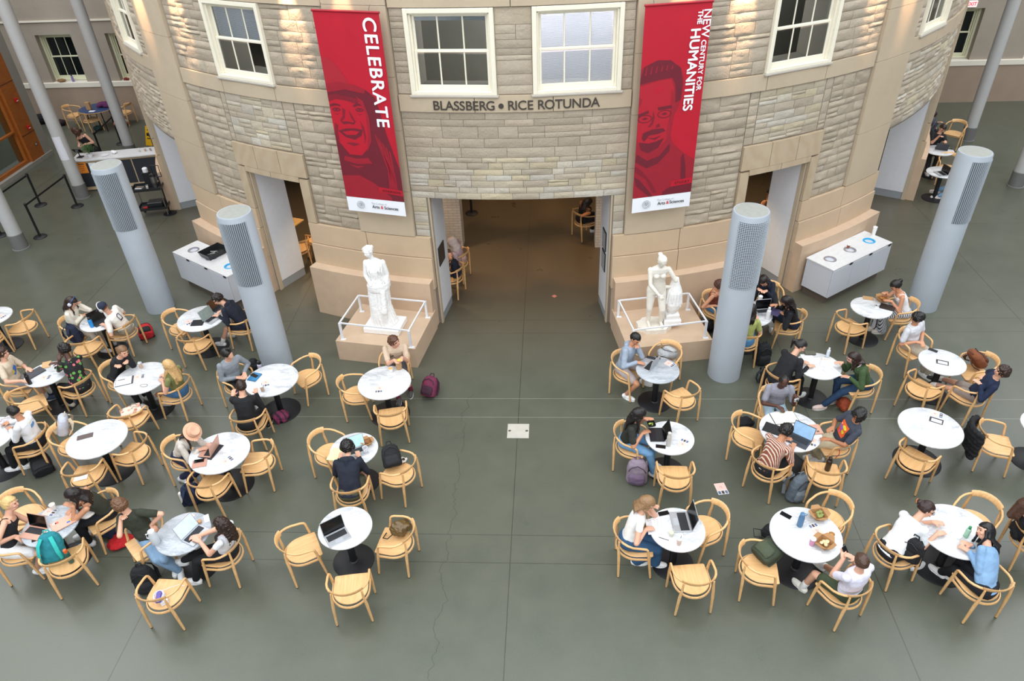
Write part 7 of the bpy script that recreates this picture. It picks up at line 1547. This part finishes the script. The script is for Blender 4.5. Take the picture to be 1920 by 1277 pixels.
# table 17
laptop('large silver laptop with its screen facing away to the right', (1.729, 6.688, 0.7500), (1.916, 6.700, 0.7500), 'alu', 105, None, .36, .25)
for k, (x, y, a) in enumerate(((520, 380, 5), (570, 360, 12))): flyer(('white sheet under the elbow of the person in white crop tee', 'white sheet stacked on another beside the silver laptop')[k], ((1.356, 6.607, 0.7500), (1.448, 6.636, 0.7500))[k], radians(a), 'paper', .7515 + k * .0015)
phone('black phone behind the white papers of the person in crop tee', (1.517, 6.838, 0.7500), radians(-75))
cup('clear cup with a pink drink on the table of the silver laptop', (1.654, 6.310, 0.7500), col='#d0a58c')
cup('clear cup with a pale drink beside the black pen', (1.572, 6.453, 0.7500), col='#d9d4b4', lid=False)
t = thing('pen', 'black pen on the marble before the person in white crop tee', 'pen', (1.466, 6.396, 0.7510), radians(-22)); b = MB(); b.tube([(-.07, 0, .005), (.05, 0, .005)], .004, 8); part('barrel', b, M_BLACK, t); b = MB(); b.tube([(.05, 0, .005), (.07, 0, .005)], .0045, 8); part('pen_cap', b, mat('dark_grey_lid', '#3a3a3e', .4), t)
# table 18
laptop('thin grey laptop half behind the right middle column', (4.059, 11.851, 0.7500), (4.033, 12.045, 0.7500), 'alu', 95)
bottle('tall white bottle on the table half behind the right middle column', (4.068, 11.631, 0.7500), '#e8e8ea', .04, .26, '#e8e8ea', neck=.55)
cup('tall white coffee cup beside the thin grey laptop', (4.045, 12.193, 0.7500), col='#e6e4e2', clear=False, h=.15, r=.04)
phone('white and black phone at the near edge of the table behind the column', (3.885, 11.509, 0.7500), radians(-30), M_WHITE)
flat('tablet', 'purple cased tablet in the hands of the person with long dark hair', 'tablet', (4.227, 11.717, 0.8500), radians(-35), .17, .24, .01, mat('purple_case', '#4a4468', .5), z=.84)
backpack('black backpack standing on the floor right of the column foot', (3.985, 11.222, 0.0000), radians(10), '#121317', '#18191d', 0, .3, .46, .2)
backpack('small black bag on the floor behind the person in grey shirt', (3.892, 10.664, 0.0000), radians(60), '#15171c', '#22262c', 0, .26, .3, .16, name='shoulder_bag', cat='bag')
heap('black_bag', 'black bag on the floor beside the right pedestal', 'bag', (3.192, 12.298, 0.0000), .2, '#14161c', (.3, .26, .3), 0, seed=31)
# table 19
for k, (x, a, lb) in enumerate((((4.485, 10.378, 0.7500), 3, 'white written sheet at the far left of the paper-covered table'), ((4.465, 10.000, 0.7500), -20, 'white sheet under the writing hand on the paper-covered table'), ((4.782, 10.258, 0.7500), -25, 'white sheet right of the middle of the paper-covered table'), ((4.783, 10.000, 0.7500), 20, 'white sheet nearest the person in green jacket'))): flyer(lb, x, radians(a), 'paper', .7512 + k * .0013)
flat('pencil_pouch', 'grey checked pencil pouch at the rear of the paper-covered table', 'pouch', (4.550, 10.525, 0.7500), radians(-3), .2, .1, .04, mat('checked_cloth', '#5a5a4c', .8, var=.3, vs=60), bev=.015)
bottle('small clear water bottle with a blue label and white cap', (4.826, 10.430, 0.7500), '#c9d2dc', .03, .2, '#eeeeee', neck=.45)
t = thing('pencil', 'yellow pencil lying on the paper-covered table', 'pencil', (4.781, 10.363, 0.7545), radians(2)); b = MB(); b.tube([(-.085, 0, .004), (.075, 0, .004)], .0036, 6); part('barrel', b, mat('yellow_pencil', '#d6a83a', .5), t); b = MB(); b.tube([(.075, 0, .004), (.09, 0, .004)], [.0036, .0008], 6); part('tip', b, M_BLACK, t)
heap('brick_red_bag', 'brick red tote on the floor below the person in green jacket', 'bag', (5.085, 9.884, 0.0000), .8, '#8a3a1c', (.24, .3, .3), 0, seed=33, disp=.03)
# table 20
food_box('salad in a brown carton before the person in white tank top', (6.411, 12.250, 0.7500), .3, '#b87a3a', s=1.25)
flat('paper_napkin_bag', 'flat kraft paper bag on the table with the dark tablet', 'bag', (6.186, 12.335, 0.7500), radians(-15), .2, .13, .006, M_KRAFT)
flat('tablet', 'dark closed tablet at the elbow of the person in white tank top', 'tablet', (6.436, 12.005, 0.7500), radians(-30), .27, .19, .012, mat('brown_black_cover', '#2c2422', .5))
b = MB(); b.tube([(-.07, 0, .012), (-.04, .02, .02), (0, 0, .012), (.04, .02, .02), (.08, 0, .01)], .003, 5); t = thing('sunglasses', 'thin dark sunglasses beside the dark tablet', 'sunglasses', (6.266, 12.037, 0.7510), radians(-20)); part('frame', b, M_BLACK, t)
for s in (-.02, .02): b = MB(); b.ell((s * 1.5, .015, .016), (.018, .012, .003), None, 10, 5); part('lens', b, M_SCR, t)
# table 21
phone('dark phone on the table before the person with folded hands', (6.722, 10.622, 0.7500), radians(50))
flyer('black and white printed flyer on the table with the phone, right rear', (6.736, 10.268, 0.7500), radians(-22), 'bw')
backpack('brown leather bag with black straps on an oak armchair at the right', (7.568, 10.551, 0.4560), radians(100), '#7a4428', '#5a3220', .458, .34, .34, .2, tilt=-40, name='leather_backpack')
# table 22
t = thing('open_notebook', 'open notebook with cream pages before the person in grey shirt', 'notebook', (3.677, 8.823, 0.7510), radians(8)); b = MB(); b.box((0, 0, .003), (.4, .27, .005), b=.001); part('cover', b, mat('black_cover', '#222222', .6), t)
b = MB()
for s in (-1, 1): b.add([(0, -.13, .007), (s * .05, -.13, .018), (s * .19, -.13, .01), (s * .19, .13, .01), (s * .05, .13, .018), (0, .13, .007)], [(0, 1, 4, 5), (1, 2, 3, 4)] if s > 0 else [(5, 4, 1, 0), (4, 3, 2, 1)])
b.box((0, 0, .006), (.38, .26, .004)); part('pages', b, mat('cream_pages', '#e6e2d2', .8), t, smooth=False)
laptop('open dark laptop with lit screen before the person in striped shirt', (3.751, 8.291, 0.7500), (3.919, 8.500, 0.7500), 'dark', 108, ('#8fb4d6', .4), .33, .23)
L22 = laptop('closed rose gold laptop with stickers beside the notebook', (4.018, 8.547, 0.7500), (3.999, 8.716, 0.7500), 'rose', .5)
for x, y, c_ in ((-.05, .02, '#4a2a4a'), (.0, -.03, '#4a2a3a'), (.08, -.06, '#5a5450'), (-.08, .05, '#b03a3a')): b = MB(); b.box((x, y, .0205), (.04, .035, .001)); part('sticker', b, mat('sticker_' + c_[1:], c_, .5), L22, smooth=False)
flat('laptop_case', 'flat black case left of the lit laptop and the striped shirt', 'case', (3.441, 8.558, 0.7500), radians(-30), .3, .22, .016, mat('black_case', '#131316', .6))
flyer('pink flyer at the near right edge of the table with the notebook', (3.959, 8.278, 0.7500), radians(-20))
bottle('dark brown bottle standing on an oak armchair seat', (4.160, 7.986, 0.4560), '#2a1c16', .042, .26, '#17120f', z=.4535)
b = MB(); b.tube([(0, 0, .2), (.02, .0, .1), (-.01, .02, .0)], .006, 5); t = thing('lanyard', 'red lanyard hanging over the armchair with the brown bottle', 'lanyard', (4.347, 8.171, 0.5000)); part('ribbon', b, mat('red_ribbon', '#b02030', .7), t)
backpack('grey backpack with red lining on the floor below the striped shirt person', (3.709, 7.824, 0.0000), radians(30), '#5c6670', '#6c757d', 0, .34, .46, .22, roll=8)
heap('black_bag', 'black bag on the floor beneath the empty armchair left of the notebook table', 'bag', (3.301, 9.425, 0.0000), .2, '#131418', (.36, .24, .18), 0, seed=36)
t = thing('hand_camera', 'small silver gadget in the raised hand of the person in grey shirt', 'gadget', (3.874, 9.011, 0.9700), .4); b = MB(); b.box((0, 0, 0), (.08, .03, .06), b=.006); part('housing', b, M_ALU, t); b = MB(); b.lathe([(.015, 0), (.012, .015)], n=12, M=Matrix.Translation((0, -.015, 0)) @ Matrix.Rotation(pi / 2, 4, 'X')); part('lens', b, M_BLACK, t)
# table 23, 26
flyer('black and white printed flyer on the large nearly empty table', (6.015, 8.774, 0.7500), radians(-30), 'bw')
flyer('pink flyer behind the printed one on the large nearly empty table', (6.087, 8.925, 0.7500), radians(60), z=.7516)
t = thing('draped_coat', 'black coat hanging over the back of an oak armchair at the right', 'coat', (6.76, 8.6, .0), radians(255)); b = MB()
P_ = [V(p) for p in rail_path()][6:-6]
for k, q in enumerate(P_):
    for j in range(6): b.ell((q.x * 1.04, q.y - .015 + j * .0, q.z + .02 - j * .07), (.06, .045 + .01 * (j % 2), .055), None, 10, 6)
for j in range(5): b.ell((.16, -.14 - j * .01, .6 - j * .075), (.13, .07, .06), None, 10, 6)
organic(b, 'coat_cloth', cloth('#111114'), t, .011, 2, .03, .07)
# table 24
bottle('matte blue bottle with a cap loop on the table with food boxes', (3.331, 6.653, 0.7500), '#4a7296', .04, .24, '#4a7296', loop=True, neck=.75)
cup('pink printed tumbler with black lid among the food boxes', (3.400, 6.332, 0.7500), col='#c88aa8', clear=False, h=.12, r=.038)
phone('dark phone at the far left edge of the table with the blue bottle', (3.191, 6.828, 0.7500), radians(50))
food_box('brown carton with greens at the far side of the table with the blue bottle', (3.627, 6.814, 0.7500), .2, '#7f8a4a', s=1.3)
food_box('open brown carton with flatbread nearest the person with the phone', (3.557, 6.335, 0.7500), .7, '#dcc79a', s=1.35)
cup('small tan sauce cup beside the flatbread carton', (3.683, 6.452, 0.7500), col='#c49a64', clear=False, h=.08, r=.04, lid=False)
flyer('pink flyer between the blue bottle and the food boxes', (3.533, 6.596, 0.7500), radians(200))
flat('napkin', 'folded white napkin near the pink tumbler', 'napkin', (3.445, 6.210, 0.7500), radians(-15), .09, .06, .004, M_PAPER)
phone('dark phone held up by the person in lilac-white shirt', (3.679, 6.017, 1.0300), radians(20), z=1.02).rotation_euler = (radians(50), 0, radians(35))
backpack('olive green backpack lying on an oak armchair', (2.726, 6.281, 0.4800), radians(-60), '#3a4232', '#434b38', .458, .32, .42, .18, tilt=-75)
heap('black_bag', 'black bag with a loop handle on the floor under the table with the blue bottle', 'bag', (3.164, 7.064, 0.0000), .3, '#15161a', (.36, .28, .26), 0, seed=41, cords=[([(-.15, .05, .15), (-.26, .08, .18), (-.28, 0, .1), (-.15, -.02, .06)], .008, '#26262a')])
# table 25
phone('white phone with camera on the large right table of two talking people', (5.337, 6.527, 0.7500), radians(30), M_WHITE)
bottle('green labelled clear bottle on the large right table', (5.453, 6.500, 0.7500), '#8fc8a4', .032, .2, '#2a8a5a', neck=.5, m=mat('clear_green_plastic', '#9fcfb0', .1, alpha=.7))
backpack('black backpack behind the person in white blouse on the armchair', (4.728, 6.377, 0.5000), radians(-50), '#131418', '#191a1e', .458, .32, .38, .16)
heap('black_bag', 'black bag on the armchair cut off by the right edge', 'bag', (6.372, 6.795, 0.5000), .2, '#131418', (.3, .3, .26), .456, seed=43)
# floor
flyer('pink flyer with pictures lying on the open floor right of the middle', (2.626, 7.993, 0.0000), radians(10), z=.001, s=1.3)
flat('paper_scrap', 'small coral paper square on the floor inside the opening', 'paper', (-0.001, 13.660, 0.0000), radians(45), .09, .09, .0015, mat('coral_paper', '#e08878', .7), z=.0)
# inside
backpack('navy backpack with a small gold emblem on the chair just inside the opening', (-2.2, 13.83, .456), radians(100), '#161c30', '#1c2338', .458, .3, .4, .2)
t = thing('wooden_table', 'square light wood table inside the left doorway', 'table', (-6.72, 15.9, 0), radians(-22)); b = MB(); b.box((0, 0, .735), (.75, .75, .03), b=.006); part('tabletop', b, wood_material('pale_wood_top', '#d9b57c', '#c49a60'), t); b = MB(); b.lathe([(.05, .02), (.05, .72)], n=16); b.lathe([(.28, 0), (.28, .02)], n=28); part('pedestal_base', b, M_BLACK, t)
# right rear tables
laptop('grey laptop seen from its back before the person in black tee, right rear', (10.775, 19.952, 0.7500), (10.62, 19.6, .75), 'dark', 110)
phone('dark phone right of the laptop at the right rear', (10.995, 19.941, 0.7500), radians(60))
laptop('thin grey laptop seen edge-on on the nearest right rear table', (10.043, 18.255, 0.7500), (10.158, 18.277, 0.7500), 'alu', 95)

# ------------------------------------------------------------------ coffee bar, barriers, cart at the left rear
t = thing('coffee_bar', 'long counter with white top and dark front panels at the left rear', 'counter', (-12.95, 19.98, 0), radians(12))
b = MB(); b.box((0, .18, .96), (2.5, .62, .05), b=.006); part('countertop', b, M_TOPW, t); b = MB(); b.box((0, .2, .48), (2.4, .5, .9)); part('cabinet_body', b, wood_material('pale_ply', '#c9b294', '#b59c7c'), t, smooth=False)
for x in (-.78, .0, .78): b = MB(); b.box((x, -.06, .5), (.74, .02, .72)); part('front_panel', b, mat('charcoal_panel', '#23272e', .6), t, smooth=False)
b = MB(); b.box((-1.02, -.075, .74), (.26, .004, .34)); t2 = part('notice_sheet', b, mat('orange_paper', '#e88a2a', .7), t, smooth=False)
b = MB()
for k in range(4): b.box((-1.02, -.079, .85 - k * .06), (.16 - k * .02, .002, .025 if k == 0 else .01))
part('printed_lines', b, M_INK, t2, smooth=False)
b = MB(); b.box((-.72, -.075, .72), (.2, .004, .3)); part('notice_sheet', b, M_PAPER, t, smooth=False)
def onbar(x, y): c, s = cos(radians(12)), sin(radians(12)); return (-12.95 + x * c - y * s, 19.98 + x * s + y * c)
t = thing('potted_herb', 'bushy green potted plant on the coffee bar', 'plant', (*onbar(-.75, .1), .985)); b = MB(); b.lathe([(.06, 0), (.085, .1)], n=18); part('pot', b, M_WHITE, t)
b = MB(); rn = random.Random(3)
for k in range(260):
    a, e, r = rn.uniform(0, 6.28), rn.uniform(-.2, 1.4), rn.uniform(.06, .2); c = V((cos(a) * cos(e) * r, sin(a) * cos(e) * r, .2 + sin(e) * r * 1.1)); d = V((cos(a) + rn.uniform(-.5, .5), sin(a) + rn.uniform(-.5, .5), rn.uniform(-.3, .8))).normalized() * .045; s_ = d.cross(V((0, 0, 1))).normalized() * .014
    b.add([c, c + d * .5 + s_, c + d, c + d * .5 - s_], [(0, 1, 2, 3)])
part('foliage', b, mat('leaf_green', '#3f6a30', .6, var=.3, vs=20), t, smooth=False); b = MB()
for k in range(8): a = k * .8; b.tube([(0, 0, .08), (.08 * cos(a), .08 * sin(a), .28)], .004, 5)
part('stem', b, mat('stem_green', '#5a7a3c', .6), t)
t = thing('payment_terminal', 'black register screen on a stand at the left end of the coffee bar', 'register', (*onbar(-1.05, .15), .985), radians(180)); b = MB(); b.box((0, 0, .01), (.16, .16, .02), b=.005); b.tube([(0, 0, .02), (0, .02, .16)], .015, 8); part('stand', b, M_BLACK, t); b = MB(); b.box((0, 0, 0), (.26, .18, .015), M=Matrix.Translation((0, .02, .2)) @ Matrix.Rotation(radians(50), 4, 'X'), b=.004); part('screen', b, M_SCR, t)
t = thing('plate', 'white plate on the coffee bar right of the plant', 'plate', (*onbar(-.35, .12), .986)); b = MB(); b.lathe([(.05, 0), (.11, .012), (.105, .015), (.05, .006)], n=24); part('dish', b, M_WHITE, t)
heap('napkin_pile', 'crumpled white napkins on the coffee bar', 'napkins', onbar(-.1, .2), 0, '#e2e2e0', (.2, .16, .1), .986, m=M_PAPER, seed=51)
for k, (x, c_) in enumerate(((.62, '#ddd6cc'), (.8, '#b98a60'), (.95, '#8a5a44'))): cup(('clear empty cup on the coffee bar, left of two filled ones', 'tan coffee cup on the coffee bar, left of the darker one', 'darker brown coffee cup on the coffee bar')[k], onbar(x, .15), .986, c_, lid=False)
t = thing('coffee_grinder', 'tall black coffee urn at the right end of the coffee bar', 'coffee machine', (*onbar(1.0, .62), .0)); b = MB(); b.box((0, 0, .4), (.3, .3, .8), b=.01); part('stand', b, M_BLACK, t); b = MB(); b.lathe([(.1, .8), (.1, 1.25), (.12, 1.27), (.12, 1.36), (.06, 1.42)], n=22); part('urn', b, mat('dark_urn', '#2a2426', .35), t)
# cart
t = thing('service_cart', 'black two-shelf cart with coffee gear against the rotunda jamb', 'cart', (-11.15, 18.05, 0), radians(12))
for z, nm in ((.24, 'lower_shelf'), (.8, 'upper_shelf')):
    b = MB(); b.box((0, 0, z), (.78, .46, .02)); 
    for (x, y, sx, sy) in ((0, .225, .78, .02), (0, -.225, .78, .02), (.385, 0, .02, .46), (-.385, 0, .02, .46)): b.box((x, y, z + .03), (sx, sy, .06))
    part(nm, b, mat('black_plastic', '#1b1c1e', .35), t, smooth=False)
for x in (-.36, .36):
    for y in (-.2, .2):
        b = MB(); b.tube([(x, y, .06), (x, y, .88)], .014, 8); l = part('upright', b, mat('brushed_steel', '#a8a8a6', .35, 1), t); b = MB(); b.lathe([(.035, -.012), (.035, .012)], n=14, M=Matrix.Translation((x, y, .036)) @ Matrix.Rotation(pi / 2, 4, 'X')); part('caster', b, M_BLACK, l)
def oncart(x, y): c, s = cos(radians(12)), sin(radians(12)); return (-11.15 + x * c - y * s, 18.05 + x * s + y * c)
t = thing('coffee_airpot', 'steel airpot with black pump on the service cart', 'airpot', (*oncart(.22, .02), .812)); b = MB(); b.lathe([(.08, 0), (.085, .02), (.085, .3)], n=22); part('body', b, mat('brushed_steel', '#a8a8a6', .35, 1), t); b = MB(); b.lathe([(.085, .3), (.075, .36), (.04, .38)], n=22); b.box((0, -.08, .36), (.04, .1, .03)); part('pump_lid', b, M_BLACK, t)
t = thing('coffee_brewer', 'black brewer with white head standing behind the cart shelf', 'brewer', (*oncart(.05, .12), .812)); b = MB(); b.box((0, .0, .2), (.2, .12, .4), b=.01); part('housing', b, M_BLACK, t); b = MB(); b.lathe([(.07, .4), (.07, .5), (.05, .52)], n=18); part('head', b, M_WHITE, t)
t = thing('metal_pan', 'small steel pan on the left of the service cart', 'pan', (*oncart(-.18, -.08), .812)); b = MB(); b.box((0, 0, .03), (.2, .16, .06), b=.01); part('pan_body', b, M_ALU, t); b = MB(); b.box((0, 0, .062), (.17, .13, .004)); part('pan_food', b, mat('dark_food', '#6a5a4a', .6), t)
cup('milky cup in front of the steel airpot on the cart', oncart(.03, -.1), .812, '#d8cbb8', lid=False)
flat('red_case', 'small red box on the lower shelf of the service cart', 'box', oncart(-.2, -.1), radians(12), .12, .06, .04, M_RED, z=.252)
flat('storage_bin', 'black storage bin on the lower shelf of the service cart', 'bin', oncart(.08, 0), radians(12), .4, .3, .16, mat('black_plastic', '#1b1c1e', .35), z=.252, bev=.01)
# wet floor sign
t = thing('wet_floor_sign', 'yellow folding wet floor sign behind the coffee bar', 'sign', (-13.75, 23.55, 0), radians(-12))
for s, m_ in ((-1, mat('yellow_plastic', '#e8b21c', .45)), (1, mat('orange_plastic', '#e07a1c', .45))):
    Mx = Matrix.Translation((0, s * .13, .32)) @ Matrix.Rotation(radians(-s * -20), 4, 'X'); b = MB(); b.prism([(-.15, -.32), (.15, -.32), (.12, .32), (-.12, .32)], -.008, .008, M=Mx @ Matrix.Rotation(pi / 2, 4, 'X')); pnl = part('panel', b, m_, t, smooth=False)
    if s < 0:
        b = MB(); b.box((0, 0, 0), (.16, .006, .1), M=Mx @ Matrix.Translation((0, -.01, .05))); b.box((0, 0, 0), (.14, .006, .03), M=Mx @ Matrix.Translation((0, -.01, -.08))); b.box((0, 0, 0), (.1, .006, .03), M=Mx @ Matrix.Translation((0, -.01, .2))); part('warning_print', b, M_BLACK, pnl, smooth=False)
# queue barriers
def stanchion(x, y, label):
    t = thing('queue_stanchion', label, 'stanchion', (x, y, 0), 0, 'black belt stanchions'); b = MB(); b.lathe([(.17, 0), (.17, .012), (.15, .03), (.04, .045)], n=28); part('base', b, M_BLACK, t); b = MB(); b.lathe([(.03, .04), (.03, .9), (.036, .91), (.036, .98), (.02, .99)], n=16); part('post', b, M_BLACK, t); return t
SP = [(-14.98, 18.76, 'black belt stanchion left rear, second from the left edge'), (-13.81, 18.65, 'black belt stanchion beside the column with paper notices'), (-13.81, 16.77, 'black belt stanchion nearest of the queue line'), (-14.98, 16.88, 'black belt stanchion cut by the left edge'), (-14.95, 23.6, 'black belt stanchion farthest behind the coffee bar'), (-14.72, 22.0, 'black belt stanchion behind the coffee bar worker'), (-2.24, 17.85, 'black belt stanchion deep inside the opening')]
for s in SP: stanchion(*s)
for a, c, lb in ((3, 0, 'black belt strung from the left edge to the queue stanchion'), (2, 1, 'black belt strung between the two middle queue stanchions'), (5, 4, 'black belt strung between the stanchions behind the coffee bar')):
    p, q = V((*SP[a][:2], .93)), V((*SP[c][:2], .93)); d = (q - p).normalized(); t = thing('barrier_belt', lb, 'belt', p); b = MB(); b.box(((q - p) / 2), ((q - p).length - .07, .004, .05), rz=atan2(d.y, d.x)); part('webbing', b, M_BLACK, t, smooth=False); b = MB(); b.box((q - p) - d * .045, (.03, .03, .06), rz=atan2(d.y, d.x)); part('clip', b, mat('dark_grey_lid', '#3a3a3e', .4), t)
t = thing('sign_stand', 'black floor stand with an empty frame against the left rotunda jamb', 'sign stand', (-10.79, 18.1, 0)); b = MB(); b.lathe([(.18, 0), (.18, .012), (.15, .03), (.03, .045)], n=28); part('base', b, M_BLACK, t); b = MB(); b.lathe([(.018, .04), (.018, 1.1)], n=12); part('post', b, M_BLACK, t); b = MB()
for a, c in (((-.11, 0, 1.1), (.11, 0, 1.1)), ((.11, 0, 1.1), (.11, 0, 1.42)), ((.11, 0, 1.42), (-.11, 0, 1.42)), ((-.11, 0, 1.42), (-.11, 0, 1.1))): b.tube([a, c], .011, 6)
part('frame', b, M_BLACK, t)
# far left rear
t = thing('blue_table', 'round table with blue top and black legs at the far left rear', 'table', (-16.4, 25.2, 0)); b = MB(); b.lathe([(.58, .72), (.6, .73), (.6, .745), (.58, .75)], n=44); part('tabletop', b, mat('blue_laminate', '#28406a', .4), t); b = MB(); b.lathe([(.602, .722), (.602, .744)], n=44, cap=False); part('edge_band', b, M_WOOD, t)
for k in range(4): b = MB(); a = pi / 4 + k * pi / 2; b.tube([(.35 * cos(a), .35 * sin(a), .72), (.45 * cos(a), .45 * sin(a), 0)], .018, 8); part('leg', b, M_BLACK, t)
heap('purple_jacket', 'purple jacket bundled on the blue table at the far left rear', 'jacket', (-16.15, 25.3), 0, '#5a2050', (.6, .35, .2), .751, seed=61)
t = thing('paper_bag', 'brown paper bag standing on the blue table', 'bag', (-16.55, 25.0, .751)); b = MB(); b.box((0, 0, .13), (.16, .1, .26), b=.01); part('bag_paper', b, M_KRAFT, t); b = MB(); b.box((0, 0, .265), (.15, .09, .01)); part('folded_top', b, M_KRAFT, t)
flat('paper_plate', 'white paper tray at the near edge of the blue table', 'tray', (-16.35, 24.8, .751), 0, .2, .12, .015, M_PAPER)
heap('black_bag', 'black bag leaning on the back wall at the far left', 'bag', (-19.1, 25.82), 0, '#131218', (.5, .35, .42), 0, seed=63); heap('black_bag', 'dark maroon bag on the floor left of the blue table', 'bag', (-18.2, 25.6), 0, '#2a1620', (.4, .3, .25), 0, seed=64)
heap('teal_bag', 'dark teal bag on the floor under the armchair by the blue table', 'bag', (-16.5, 25.0), 0, '#1f3c40', (.4, .3, .18), 0, seed=65)
heap('brown_bag', 'brown bag lying on the cream ledge under the left rear window', 'bag', (-17.9, 26.12), 0, '#8a6a46', (.4, .14, .13), 1.425, seed=66)
bottle('purple bottle on the cream ledge under the left rear window', (-17.5, 26.14), '#8a7ab0', .04, .26, '#2a2a30', z=1.42)
heap('red_pouch', 'small dark red pouch on the ledge beside the rotunda, left rear', 'pouch', (-15.5, 26.14), 0, '#7a2018', (.22, .14, .12), 1.42, seed=67)
